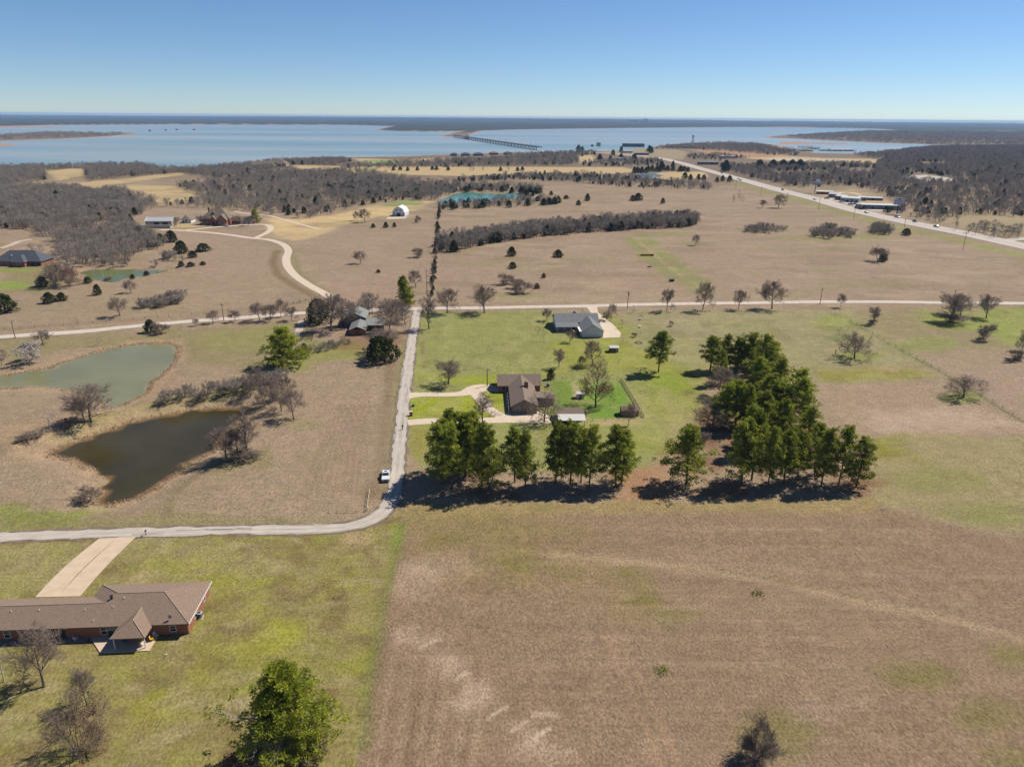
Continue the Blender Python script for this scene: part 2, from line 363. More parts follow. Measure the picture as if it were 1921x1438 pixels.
    region([(520, 640), (600, 640), (690, 640), (680, 670), (600, 680), (560, 700)], G(140, 142, 72), 0.7, 4, 7)
    region([(640, 625), (700, 628), (760, 620), (760, 650), (640, 655)], LITTER, 0.55, 4, 5)
    region([(380, 870), (500, 840), (520, 870), (420, 890)], OLIVE, 0.6, 3, 5); blob(570, 795, 40, 10, OLIVE, 0.5); blob(600, 860, 45, 15, OLIVE, 0.25)
    strip([(315, 965), (318, 935), (340, 915), (370, 890), (430, 880)], 2.0, G(132, 118, 84), 0.6)
    strip([(700, 930), (705, 870), (714, 800), (722, 740), (735, 680)], 4.5, BROWN, 0.55, 2); strip([(724, 960), (735, 880), (742, 800), (748, 740), (762, 640)], 3.2, OLIVE, 0.9)
    strip([(690, 900), (700, 840), (705, 780), (715, 720)], 3.5, G(172, 152, 132), 0.5, 2)
    for k in range(9): strip([(560+k*16, 940-k*2), (600+k*11, 840), (640+k*9, 760)], 0.9, G(126, 106, 82), 0.32)
    # --- centre lawns
    region([(785, 586), (1000, 582), (1110, 590), (1160, 610), (1320, 605), (1320, 700), (1230, 880), (1000, 890), (770, 880), (765, 740)], G(146, 148, 90), 0.95, 4, 4, 0.35)
    region([(785, 590), (1010, 585), (1030, 640), (1000, 690), (790, 690)], G(150, 152, 104), 0.7, 6, 10, 0.35, (-0.2, 0.3))
    region([(785, 650), (900, 675), (1010, 690), (1000, 705), (850, 700), (780, 690)], G(126, 122, 82), 0.5, 4, 8, 0.35, (-0.1, 0.3))
    region([(765, 700), (800, 700), (860, 708), (935, 700), (945, 735), (905, 740), (770, 745), (770, 795), (950, 790), (945, 735)], BRIGHT, 0.8, 3, 3, 0.25)
    region([(775, 748), (890, 742), (945, 735), (945, 785), (770, 785)], BRIGHT, 0.95, 2, 2, 0.2)
    region([(1005, 640), (1170, 640), (1300, 690), (1340, 700), (1300, 760), (1230, 800), (1210, 700), (1030, 700)], G(154, 154, 70), 0.75, 5, 10, 0.35)
    region([(1130, 590), (1170, 600), (1210, 640), (1170, 650), (1130, 640)], G(152, 154, 70), 0.7, 4, 6, 0.3)
    region([(1032, 714), (1165, 714), (1203, 782), (1110, 786), (1040, 770)], G(116, 146, 58), 0.95, 1.2, 1.4, 0.3)
    region([(1070, 715), (1082, 715), (1090, 745), (1080, 755)], DIRT, 0.8, 1, 1); region([(1110, 785), (1205, 783), (1200, 796), (1110, 800)], DIRT, 0.7, 1.5, 1.5)
    region([(1190, 700), (1330, 700), (1330, 760), (1220, 780)], G(136, 148, 58), 0.8, 5, 6, 0.3)
    region([(1210, 740), (1330, 730), (1300, 830), (1230, 860), (1200, 800)], G(160, 154, 96), 0.6, 5, 7); region([(1130, 800), (1240, 800), (1260, 850), (1170, 850)], G(142, 148, 66), 0.7, 5, 8)
    blob(1290, 738, 16, 5, G(110, 82, 64), 0.9); blob(1390, 737, 20, 6, G(150, 120, 90), 0.5)
    strip([(790, 600), (783, 650), (778, 720)], 3, G(146, 152, 80), 0.7); strip([(795, 690), (793, 640)], 1.2, BROWN, 0.6)
    region([(770, 800), (805, 800), (800, 870), (765, 870)], G(148, 140, 74), 0.8, 2, 3)
    # --- right hand meadows
    region([(1180, 585), (1600, 580), (1790, 705), (1540, 720), (1300, 690), (1180, 640)], G(154, 146, 108), 0.85, 6, 6, 0.4)
    region([(1250, 590), (1480, 585), (1560, 640), (1540, 700), (1400, 650), (1260, 640)], G(160, 146, 122), 0.6, 6, 14, 0.4, (-0.1, 0.35))
    region([(1530, 690), (1740, 690), (1795, 708), (1535, 718)], G(146, 138, 66), 0.8, 3, 4, 0.4); blob(1665, 694, 22, 4, DIRT, 0.8)
    blob(1567, 606, 38, 15, G(142, 152, 80), 0.8); blob(1578, 632, 26, 6, DARKG, 0.7); blob(1610, 668, 50, 10, G(136, 142, 74), 0.7); blob(1420, 612, 40, 5, G(140, 150, 80), 0.5)
    region([(1600, 585), (1921, 575), (1921, 690), (1800, 705)], OLIVE, 0.55, 6, 10)
    region([(1740, 585), (1960, 570), (1960, 655), (1880, 640), (1830, 620), (1740, 612)], G(144, 154, 74), 0.8, 6, 12, 0.3); blob(1735, 645, 70, 14, G(140, 146, 80), 0.6)
    region([(1800, 650), (1960, 660), (1960, 800), (1840, 750), (1700, 690)], PINK, 0.7, 5, 8)
    region([(1530, 722), (1790, 718), (1960, 800), (1960, 815), (1610, 815), (1560, 780)], G(164, 142, 118), 0.95, 1.5, 2.0, 0.9)
    region([(1640, 770), (1820, 765), (1960, 800), (1960, 812), (1640, 810)], G(190, 166, 146), 0.6, 6, 10)
    blob(1805, 745, 46, 12, G(130, 138, 74), 0.8)
    region([(1610, 815), (1960, 812), (1960, 1010), (1850, 1000), (1720, 965), (1640, 950)], G(156, 143, 102), 0.9, 3, 5, 0.7)
    region([(1610, 818), (1690, 825), (1705, 860), (1640, 860), (1620, 840)], G(134, 130, 48), 0.8, 5, 7, 0.4); blob(1760, 900, 90, 22, G(134, 136, 76), 0.5); blob(1860, 965, 90, 20, G(132, 138, 74), 0.6)
    strip([(1590, 600), (1680, 652), (1790, 712), (1921, 792)], 1.4, G(104, 108, 60), 0.75)
    # --- under the pines: needle litter, its colour carrying some of their shade
    region([(765, 880), (1000, 880), (1230, 850), (1330, 800), (1300, 700), (1420, 680), (1520, 790), (1620, 870), (1650, 925), (1400, 945), (1200, 945), (770, 950)], LITTER, 0.72, 4, 9, 0.5, (-0.5, 0.0))
    region([(1150, 880), (1250, 860), (1290, 900), (1210, 945), (1150, 945)], G(170, 130, 100), 0.7, 3, 5)
    # --- foreground
    region([(745, 945), (1000, 945), (1640, 945), (1720, 965), (1850, 1000), (1990, 1020), (1990, 1500), (600, 1500), (668, 1438), (700, 1215), (725, 1110), (745, 1040)], G(147, 124, 100), 1.0, 0.5, 0.35, 1.0)
    region([(1000, 1020), (1900, 1000), (1960, 1300), (1500, 1400), (1000, 1300)], G(149, 126, 104), 0.6, 14, 30, 1.0)
    region([(740, 940), (1650, 935), (1640, 958), (1200, 962), (1000, 968), (760, 985)], G(158, 140, 98), 0.85, 2, 2.5, 0.5)
    region([(755, 960), (1000, 955), (1080, 1010), (1200, 1080), (1250, 1170), (1050, 1110), (850, 1050), (760, 1030)], G(142, 126, 82), 0.75, 8, 14, 0.8)
    for b in ((860, 1012, 45, 8), (960, 1047, 45, 8), (1000, 1060, 60, 9), (1085, 1080, 30, 7), (1190, 1075, 18, 9), (1215, 1128, 26, 9), (1280, 1150, 40, 8), (1730, 1270, 60, 22), (1850, 1340, 60, 30), (1460, 1370, 70, 28), (1900, 1230, 40, 12), (1900, 1420, 40, 14)):
        blob(*b, G(122, 116, 58), 0.62, 0.7)
    for b in ((790, 1200, 40, 12), (850, 1250, 25, 14), (900, 1310, 30, 14), (960, 1360, 20, 10), (1020, 1400, 40, 10), (770, 1090, 40, 30), (830, 1060, 60, 16), (1560, 1330, 60, 20)): blob(*b, G(182, 158, 136), 0.45, 1.0)
    for k in range(12):
        x = 690+k*18+rng.uniform(-7, 7)
        strip([(x, 1438), (x+18+k*0.5, 1300), (x+40-k*1.5, 1190+k*6+rng.uniform(-30, 30))], rng.uniform(0.8, 1.6), G(178, 154, 130) if k % 2 else G(124, 100, 82), rng.uniform(0.2, 0.42), 0.7, None, 0.6)
    rq = random.Random(5)
    for k in range(26):
        yy = 985+k*k*0.45+k*6; xa = rq.uniform(800, 1300); xb = xa+rq.uniform(250, 700); strip([(xa, yy+rq.uniform(-6, 6)), ((xa+xb)/2, yy+rq.uniform(-4, 8)), (xb, yy+rq.uniform(0, 14))], rq.uniform(0.6, 1.2), G(176, 152, 128) if rq.random() < 0.55 else G(122, 100, 82), rq.uniform(0.15, 0.32), 0.6, None, 0.6)
    for a_ in ([(790, 1215), (805, 1205), (825, 1200)], [(915, 1350), (930, 1335), (950, 1326)], [(1000, 1390), (1015, 1375), (1030, 1365)], [(960, 1370), (975, 1362), (985, 1352)], [(855, 1275), (866, 1266), (876, 1262)], [(1000, 1340), (1030, 1338), (1045, 1342)]): strip(a_, 0.7, G(206, 184, 160), 0.7, 0.3, None, 0.2)
    for b in ((755, 1190, 12, 8), (830, 1240, 14, 7), (905, 1300, 20, 10), (1010, 1405, 24, 10), (880, 1320, 10, 8), (995, 1375, 16, 7), (1060, 1420, 20, 8)): blob(*b, G(200, 176, 152), 0.45, 1.0)
    strip([(1040, 1040), (1340, 1068), (1500, 1100), (1620, 1130), (1780, 1160), (1921, 1200)], 2.6, G(178, 156, 124), 0.55, 1.2)
    strip([(1340, 1066), (1500, 1096), (1640, 1128)], 0.8, G(118, 104, 74), 0.6, 0.4)
    strip([(1130, 1190), (1170, 1260), (1210, 1360), (1240, 1438)], 1.0, G(172, 142, 112), 0.5, 0.5); strip([(1150, 1190), (1195, 1260), (1240, 1360), (1275, 1438)], 1.0, G(172, 142, 112), 0.5, 0.5)
    # near lawn, left of the brown field
    LWN = [(-80, 1012), (250, 1006), (600, 1000), (700, 985), (752, 955), (745, 1040), (725, 1110), (700, 1215), (668, 1438), (640, 1520), (-160, 1520)]
    region(LWN, G(146, 133, 88), 1.0, 0.5, 0.4, 0.45)
    region(LWN, G(148, 144, 66), 0.65, 1, 1, 0.4, (0.0, 0.35)); region(LWN, G(126, 128, 62), 0.55, 1, 1, 0.4, (0.3, 0.6))
    M1 = fbm(Xf/4.2, Yf/4.2, 61, 4); M2 = fbm(Xf/5.5, Yf/3.0, 71, 4); M3 = fbm(Xf/2.0, Yf/2.0, 81, 3)
    lw = sstep(-1, 1, sdf(np.array(PL(LWN)), Xf, Yf)+0.5*N3)*(Yf < 190)
    mix(lw*sstep(0.05, 0.4, M1)*0.55, BROWN); mix(lw*sstep(0.1, 0.45, M2)*0.5, G(168, 154, 116)); mix(lw*sstep(0.1, 0.5, -M1+0.3*M3)*0.32, G(128, 130, 60)); mix(lw*sstep(0.2, 0.5, -M2)*0.3, G(154, 158, 64))
    cl = ((st > 0.2) & (st < 0.5) & (Yf > 190) & (Yf < 420))*1.0
    mix(cl*sstep(0.05, 0.45, fbm(Xf/8, Yf/8, 91, 4))*0.4, G(124, 118, 74)); mix(cl*sstep(0.05, 0.45, fbm(Xf/6, Yf/9, 93, 4))*0.4, G(170, 160, 112))
    wv = [(-80, 1012), (300, 1010), (560, 1030), (450, 1075), (200, 1090), (-80, 1110)]
    region(wv, G(160, 146, 110), 0.5, 4, 6, 0.5, (-0.2, 0.2))
    for b in ((440, 1090, 50, 10), (470, 1150, 40, 14), (530, 1180, 30, 12), (300, 1340, 50, 20), (480, 1210, 60, 10), (330, 1060, 60, 8), (380, 1270, 30, 12), (260, 1240, 30, 8)): blob(*b, G(162, 160, 60), 0.42)
    for b in ((430, 1140, 24, 10), (420, 1190, 26, 12), (560, 1150, 20, 8), (400, 1240, 34, 14), (540, 1030, 40, 8), (300, 1270, 40, 8)): blob(*b, BROWN, 0.5)
    strip([(750, 990), (735, 1070), (712, 1170), (692, 1290), (680, 1400)], 2.2, G(116, 122, 60), 0.6, 1.2); strip([(752, 985), (744, 1020)], 3, G(122, 144, 56), 0.5, 1.8)
    blob(668, 1010, 34, 14, DIRT, 0.7); blob(270, 1085, 20, 8, DIRT, 0.3)
    strip([(0, 1017), (120, 1014), (255, 1009)], 1.0, BROWN, 0.9, 0.5); strip([(300, 1008), (600, 1001), (690, 990)], 0.7, BROWN, 0.6, 0.4)
    # pond banks: bleached reeds and mud at the water's edge
    for p in PONDS[:3]:
        b = np.asarray(p); m = (Xf > b[:, 0].min()-12) & (Xf < b[:, 0].max()+12) & (Yf > b[:, 1].min()-12) & (Yf < b[:, 1].max()+12)
        s = sdf(p, Xf[m], Yf[m]); wt = np.zeros(n)
        wt[m] = sstep(-7, -2, s+5.0*N1[m]+3*N2[m])*0.6; mix(wt, G(182, 154, 124), 0.8); wt[m] = sstep(-1.6, -0.3, s+1.2*N1[m]+0.6*N3[m])*0.75; mix(wt, G(138, 112, 84), 0.3)
    i = np.arange(len(ys)-1)[:, None]*(nc+1)+np.arange(nc)[None, :]
    q = np.stack([i, i+1, i+nc+2, i+nc+1], -1).reshape(-1, 4)
    me = mesh_np('ground', np.stack([Xf, Yf, H.ravel()], 1), q, ground_mat(), smooth=True)
    a = me.attributes.new('cover', 'FLOAT_COLOR', 'POINT')
    a.data.foreach_set('color', np.concatenate([col, st[:, None]], 1).astype(np.float32).ravel())
    tag(obj('ground', me), 'rolling ground of mown lawns, dormant brown pasture and far wooded country', 'ground', kind='structure')
def ground_mat():
    m = bpy.data.materials.new('ground'); m.use_nodes = True; t = m.node_tree; b = t.nodes['Principled BSDF']; L = t.links.new
    b.inputs['Roughness'].default_value = 0.95; b.inputs['Specular IOR Level'].default_value = 0.1
    at = t.nodes.new('ShaderNodeAttribute'); at.attribute_name = 'cover'; ge = t.nodes.new('ShaderNodeNewGeometry')
    def noise(scale, detail, stretch=(1, 1, 1), rough=0.6):
        mp = t.nodes.new('ShaderNodeMapping'); mp.inputs['Scale'].default_value = stretch; L(ge.outputs['Position'], mp.inputs[0])
        n = t.nodes.new('ShaderNodeTexNoise'); n.inputs['Scale'].default_value = scale; n.inputs['Detail'].default_value = detail; n.inputs['Roughness'].default_value = rough
        L(mp.outputs[0], n.inputs[0]); return n.outputs[0]
    def mrange(s, a, bb, c, d):
        r = t.nodes.new('ShaderNodeMapRange'); L(s, r.inputs[0])
        for i, v in enumerate((a, bb, c, d)): r.inputs[i+1].default_value = v
        return r.outputs[0]
    def mul(a, bb):
        r = t.nodes.new('ShaderNodeMath'); r.operation = 'MULTIPLY'; L(a, r.inputs[0])
        if isinstance(bb, float): r.inputs[1].default_value = bb
        else: L(bb, r.inputs[1])
        return r.outputs[0]
    fine = noise(2.4, 4, (1, 0.7, 1), 0.6); mid = noise(0.16, 5); rows = noise(1.0, 4, (0.05, 1.5, 1)); clump = noise(0.45, 4, (1, 1, 1), 0.7)
    v = mul(mul(mrange(fine, 0.3, 0.7, 0.60, 1.36), mrange(mid, 0.3, 0.7, 0.90, 1.09)), mul(mrange(rows, 0.3, 0.7, 0.93, 1.06), mrange(clump, 0.3, 0.7, 0.88, 1.11)))
    mx = t.nodes.new('ShaderNodeMix'); mx.data_type = 'RGBA'; mx.blend_type = 'MULTIPLY'; mx.inputs[0].default_value = 1.0
    L(at.outputs['Color'], mx.inputs[6]); L(v, mx.inputs[7])
    # patchy hue: some straw, some moss between the stems
    hs = t.nodes.new('ShaderNodeMix'); hs.data_type = 'RGBA'; hs.blend_type = 'MULTIPLY'; L(mul(mrange(noise(0.33, 5, rough=0.7), 0.42, 0.68, 0.0, 0.8), mrange(at.outputs['Alpha'], 0.35, 0.8, 1.0, 0.1)), hs.inputs[0])
    L(mx.outputs[2], hs.inputs[6]); hs.inputs[7].default_value = (0.90, 0.96, 0.62, 1)
    L(hs.outputs[2], b.inputs['Base Color'])
    bp = t.nodes.new('ShaderNodeBump'); bp.inputs['Distance'].default_value = 0.3; L(mrange(at.outputs['Alpha'], 0, 1, 0.15, 0.7), bp.inputs['Strength'])
    L(noise(2.2, 4, (1, 0.7, 1), 0.6), bp.inputs['Height']); L(bp.outputs[0], b.inputs['Normal'])
    return m
build_ground()

# ------------------------------------------------------------------ water
def water_mat(name, col, rough, bscale, bdist, col2=None, nscale=0.01, stretch=(1, 1, 1)):
    m = bpy.data.materials.new(name); m.use_nodes = True; t = m.node_tree; b = t.nodes['Principled BSDF']; L = t.links.new
    b.inputs['Roughness'].default_value = rough; b.inputs['IOR'].default_value = 1.33; b.inputs['Specular IOR Level'].default_value = 0.5
    ge = t.nodes.new('ShaderNodeNewGeometry'); mp = t.nodes.new('ShaderNodeMapping'); mp.inputs['Scale'].default_value = stretch; L(ge.outputs['Position'], mp.inputs[0])
    n = t.nodes.new('ShaderNodeTexNoise'); n.inputs['Scale'].default_value = nscale; n.inputs['Detail'].default_value = 4; L(mp.outputs[0], n.inputs[0])
    cr = t.nodes.new('ShaderNodeValToRGB'); cr.color_ramp.elements[0].position = 0.38; cr.color_ramp.elements[1].position = 0.62
    cr.color_ramp.elements[0].color = (*[v*MK for v in col], 1); cr.color_ramp.elements[1].color = (*[v*MK for v in (col2 or col)], 1); L(n.outputs[0], cr.inputs[0]); L(cr.outputs[0], b.inputs['Base Color'])
    n2 = t.nodes.new('ShaderNodeTexNoise'); n2.inputs['Scale'].default_value = bscale; n2.inputs['Detail'].default_value = 3; L(ge.outputs['Position'], n2.inputs[0])
    bp = t.nodes.new('ShaderNodeBump'); bp.inputs['Distance'].default_value = bdist; bp.inputs['Strength'].default_value = 0.6; L(n2.outputs[0], bp.inputs['Height']); L(bp.outputs[0], b.inputs['Normal'])
    return m
me = mesh_py('lake', [(-9000, 1100, LAKE_Z), (9000, 1100, LAKE_Z), (9000, 12500, LAKE_Z), (-9000, 12500, LAKE_Z)], [[0, 1, 2, 3]],
             water_mat('lake_water', (0.21, 0.32, 0.335), 0.3, 0.12, 0.3, (0.38, 0.42, 0.405), 0.0026, (0.16, 0.8, 1)))
tag(obj('lake', me), 'broad pale blue lake with a bridge across', 'lake', kind='structure')
from mathutils.geometry import tessellate_polygon
def pond_mat(c, c2, mud, spec):
    m = water_mat('pond_water', c, 0.10, 1.4, 0.05, c2, 0.05); t = m.node_tree; b = t.nodes['Principled BSDF']; b.inputs['Specular IOR Level'].default_value = spec
    src = b.inputs['Base Color'].links[0].from_socket; at = t.nodes.new('ShaderNodeAttribute'); at.attribute_name = 'shallow'; mx = t.nodes.new('ShaderNodeMix'); mx.data_type = 'RGBA'
    t.links.new(at.outputs['Fac'], mx.inputs[0]); t.links.new(src, mx.inputs[6]); mx.inputs[7].default_value = (*mud, 1); t.links.new(mx.outputs[2], b.inputs['Base Color']); return m
for p, lab, c, c2, mud, spec in ((PA, 'grey green pond bordered by pale reeds below the lane', (0.20, 0.20, 0.10), (0.24, 0.235, 0.12), (0.26, 0.20, 0.11), 0.4), (PB, 'dark brown pond with a pointed end beside the mown hay field', (0.046, 0.038, 0.014), (0.062, 0.050, 0.02), (0.19, 0.11, 0.045), 0.3),
                          (PC, 'small green pond at the foot of the leafless wood', (0.13, 0.16, 0.05), (0.17, 0.20, 0.07), (0.22, 0.18, 0.09), 0.5), (PD, 'turquoise pond behind the cedars near the white barn', (0.10, 0.32, 0.29), (0.14, 0.36, 0.32), (0.2, 0.3, 0.24), 0.5),
                          (PE, 'little pale pond among the fairways near the highway', (0.25, 0.34, 0.38), (0.3, 0.38, 0.42), (0.3, 0.3, 0.25), 0.5)):
    b = np.asarray(p); x0, y0 = b.min(0)-2; x1, y1 = b.max(0)+2; nx = max(20, min(150, int((x1-x0)/0.8))); ny = max(20, min(150, int((y1-y0)/0.8)))
    gx, gy = np.meshgrid(np.linspace(x0, x1, nx+1), np.linspace(y0, y1, ny+1)); sd2 = sdf(p, gx, gy); ii = np.arange(ny)[:, None]*(nx+1)+np.arange(nx)[None, :]
    q = np.stack([ii, ii+1, ii+nx+2, ii+nx+1], -1).reshape(-1, 4); q = q[(sd2.ravel()[q] > -1.6).any(1)]; us, inv = np.unique(q, return_inverse=True); q = inv.reshape(-1, 4)
    co = np.stack([gx.ravel(), gy.ravel(), np.full(gx.size, POND_Z)], 1)[us]; me = mesh_np('pond', co, q, pond_mat(c, c2, mud, spec))
    a = me.attributes.new('shallow', 'FLOAT', 'POINT'); nz = fbm(co[:, 0]/5, co[:, 1]/5, 4, 3); a.data.foreach_set('value', (0.8*sstep(1.5, -0.2, sd2.ravel()[us]+1.6*nz+0.4)).astype(np.float32))
    tag(obj('pond', me), lab, 'pond', kind='structure')

# ------------------------------------------------------------------ roads
def catmull(pts, step=4.0):
    pts = [np.array(p[:2], float) for p in pts]; out = []
    e = [2*pts[0]-pts[1]]+pts+[2*pts[-1]-pts[-2]]
    for i in range(1, len(e)-2):
        n = max(2, int(np.linalg.norm(e[i+1]-e[i])/step))
        for k in range(n):
            t = k/n; a, b, c, d = e[i-1], e[i], e[i+1], e[i+2]
            out.append(0.5*((2*b)+(-a+c)*t+(2*a-5*b+4*c-d)*t*t+(-a+3*b-3*c+d)*t**3))
    out.append(pts[-1]); return out
def ribbon(name, line, width, m, lift, label=None, cat=None, kind='structure', parent=None, off=0.0, jitter=0.0, th=0.0):
    v = []; fc = []; n = len(line); cols = 5
    for i, p in enumerate(line):
        t = line[min(i+1, n-1)]-line[max(i-1, 0)]; t = t/np.linalg.norm(t); nn = np.array([t[1], -t[0]])
        wd = width(i/(n-1)) if callable(width) else width
        for k in range(cols):
            s = (k/(cols-1)-0.5)*wd
            if jitter and k in (0, cols-1): s += (rng.random()-0.5)*jitter
            q = p+nn*(s+off); v.append((q[0], q[1], hz(q[0], q[1])+lift+0.00012*max(0, q[1]-250)))
    for i in range(n-1):
        for k in range(cols-1): a = i*cols+k; fc.append([a, a+1, a+cols+1, a+cols])
    o = obj(name, mesh_py(name, v, fc, m, True), parent)
    if label: tag(o, label, cat, None, kind)
    return o
lane_m = mat('lane_chipseal', s2l((182, 172, 161)), 0.95, 0.15, 0.22, 0.02, 6)
road_m = mat('road_chipseal', s2l((200, 188, 174)), 0.95, 0.08, 0.3)
conc_m = mat('driveway_concrete', s2l((206, 184, 158)), 0.9, 0.07, 0.6, 0.01, 5)
conc2_m = mat('pale_concrete', s2l((208, 190, 168)), 0.9, 0.06, 0.5)
hwy_m = mat('highway_concrete', s2l((190, 180, 170)), 0.9, 0.05, 0.05)
grav_m = mat('gravel', s2l((190, 174, 156)), 0.95, 0.15, 2.0, 0.03, 9)
edge_m = mat('road_edge', s2l((122, 108, 92)), 0.95, 0.3, 1.2)
lane_line = catmull(PL([(784, 577), (776, 620), (768, 670), (760, 730), (755, 780), (750, 830), (745, 880), (739, 922), (723, 955), (695, 975), (650, 988), (590, 992), (450, 994), (250, 999), (0, 1007), (-120, 1012)]), 2.0)
ribbon('road_shoulder', lane_line, 5.0, edge_m, 0.035, 'ragged dirt shoulder of the narrow lane', 'road', jitter=1.1)
ln = ribbon('lane', lane_line, 3.6, lane_m, 0.05, 'narrow pale lane bending round the hay field', 'road', jitter=0.8)
wear_m = mat('lane_wear', s2l((190, 180, 168)), 0.95, 0.12, 0.3); patch_m = mat('lane_patch', s2l((164, 154, 144)), 0.95, 0.2, 0.8)
for off in (-0.85, 0.85): ribbon('wheel_track', lane_line, 0.75, wear_m, 0.055, parent=ln, off=off, jitter=0.2)
for k in range(16):
    i0 = rng.randrange(2, len(lane_line)-12); n_ = rng.randrange(3, 10); ribbon('road_patch', lane_line[i0:i0+n_], rng.uniform(0.25, 0.9), patch_m, 0.06, parent=ln, off=rng.choice((-1.75, 1.75, rng.uniform(-1.2, 1.2))), jitter=0.5)
cross = catmull(PL([(-120, 640), (0, 632), (150, 622), (250, 612), (350, 603), (440, 597), (540, 589), (640, 583), (778, 579), (900, 577.5), (1100, 574), (1300, 569.5), (1500, 566.5), (1700, 566.5), (1921, 569), (2060, 572)]), 5.0)
ribbon('cross_road', cross, 5.6, road_m, 0.06, 'straight pale road running past the houses', 'road', jitter=0.3)
drv = catmull(PL([(640, 577), (622, 560), (606, 549), (580, 535), (555, 518), (540, 500), (537, 485), (541, 470), (530, 458), (505, 450), (470, 446.5), (440, 442), (400, 437), (340, 432.5), (300, 431)]), 4.0)
ribbon('farm_drive', drv, 5.2, conc2_m, 0.06, 'winding concrete drive climbing to the big house', 'driveway')
ribbon('loop_drive', catmull(PL([(478, 447), (500, 437), (508, 430), (505, 424), (490, 421), (440, 423.5), (395, 427), (350, 432)]), 4.0), 5.0, conc2_m, 0.075, 'loop of concrete drive before the big house', 'driveway')
ribbon('path', catmull(PL([(440, 397), (470, 402), (500, 404), (525, 410), (560, 420), (600, 430)]), 4.0), 3.5, conc2_m, 0.06, 'thin pale cart path behind the big house', 'path')
ribbon('path', catmull(PL([(0, 466), (20, 460), (36, 453), (60, 449)]), 4.0), 5, grav_m, 0.06, 'short gravel drive behind the dark roofed house', 'path')
hwl = PL([(2060, 492), (1921, 462), (1820, 440), (1700, 416.5), (1605, 395), (1530, 373.5), (1467, 358), (1380, 334), (1313, 316), (1270, 304), (1225, 295), (1150, 288.5), (1060, 282.5), (1000, 279.5)])
hwl = catmull(hwl, 12.0)
hw = ribbon('highway', hwl, 23, hwy_m, 0.12, 'wide pale highway running off to the lake bridge', 'road')
yel = mat('yellow_paint', (0.55, 0.40, 0.06), 0.8); wht = mat('white_paint', (0.75, 0.74, 0.70), 0.7, 0.05)
for off, m in ((-2.0, yel), (2.0, yel), (-10, wht), (10, wht)): ribbon('lane_marking', hwl, 0.35, m, 0.16, parent=hw, off=off)
ribbon('side_road', catmull(PL([(1880, 452), (1921, 448), (2000, 443)]), 5), 9, hwy_m, 0.13, 'side road leaving the highway at its far edge', 'road')
ribbon('parking_lot', catmull(PL([(1535, 372), (1580, 377), (1625, 388), (1655, 396)]), 5), 22, mat('lot', s2l((196, 184, 170)), 0.95), 0.09, 'pale parking lot beside the highway shops', 'parking lot')
ribbon('path', catmull(PL([(660, 306), (740, 304), (800, 302), (850, 299)]), 8), 5, conc2_m, 0.1, 'pale cart path on the shore fairway', 'path')

# driveways of the near and middle houses
def paved(name, px, m, lift, label, cat='driveway'):
    pts = [P(x, y) for x, y in px]; v = [(p[0], p[1], hz(p[0], p[1])+lift) for p in pts]
    o = obj(name, mesh_py(name, v, [list(t) for t in tessellate_polygon([[Vector(q) for q in v]])], m)); return tag(o, label, cat, None, 'structure')
A = [P(186, 1010), P(256, 1006), P(150, 1118), P(66, 1120)]
nd = empty('driveway', (0, 0, 0)); tag(nd, 'broad tan concrete driveway of the long brick house', 'driveway', None, 'structure')
for j in range(8):
    for i in range(2):
        def L4(s, t):
            curve = 2.2*math.sin(t*math.pi)*(1 if s < 0.5 else 0.6)
            p = (A[0]*(1-s)+A[1]*s)*(1-t)+(A[3]*(1-s)+A[2]*s)*t
            return (p[0]-curve*0.35, p[1], hz(p[0], p[1])+0.06)
        g = 0.0002
        q = [L4(i/2+g, j/8+g), L4(i/2+0.5-g, j/8+g), L4(i/2+0.5-g, j/8+0.125-g), L4(i/2+g, j/8+0.125-g)]
        mb = MB(); mb.slab([q[::-1]], 0.12); mb.build('slab', conc_m, nd)
dw1 = catmull(PL([(765, 742), (790, 740), (840, 740), (872, 737), (905, 727), (940, 732)]), 2.0)
ribbon('driveway', dw1, lambda t: 3.6+2.5*max(0, 1-t*8)+4.0*math.exp(-((t-0.75)/0.18)**2), conc2_m, 0.05, 'curved concrete driveway to the brown roofed house', 'driveway')
ribbon('driveway', catmull(PL([(892, 738), (905, 752), (918, 768), (940, 780), (960, 784)]), 2.0), 4.2, conc2_m, 0.058, 'branch of concrete driveway curving past the bare tree', 'driveway')
ribbon('driveway', catmull(PL([(765, 793), (800, 790), (850, 789), (930, 788), (1000, 786)]), 2.0), 4.4, conc2_m, 0.066, 'straight concrete driveway to the garage behind the pines', 'driveway')
paved('garage_apron', [(925, 780), (960, 772), (1015, 770), (1040, 788), (1030, 794), (960, 793)], conc2_m, 0.074, 'concrete apron before the stone gable of the brown roofed house')
paved('driveway', [(1100, 575.5), (1120, 575.5), (1122, 586), (1135, 597), (1152, 610), (1165, 625), (1163, 633), (1128, 634), (1122, 612), (1112, 592)], conc2_m, 0.07, 'fan of pale gravel driveway beside the white house')
paved('courtyard', [(545, 640), (575, 640), (578, 655), (548, 655)], mat('brick_paving', s2l((150, 132, 120)), 0.9), 0.05, 'small brick court beside the grey roofed house', 'paving')
paved('yard_slab', [(560, 602), (572, 600), (566, 632), (550, 632)], grav_m, 0.05, 'strip of gravel beside the grey roofed house', 'paving')

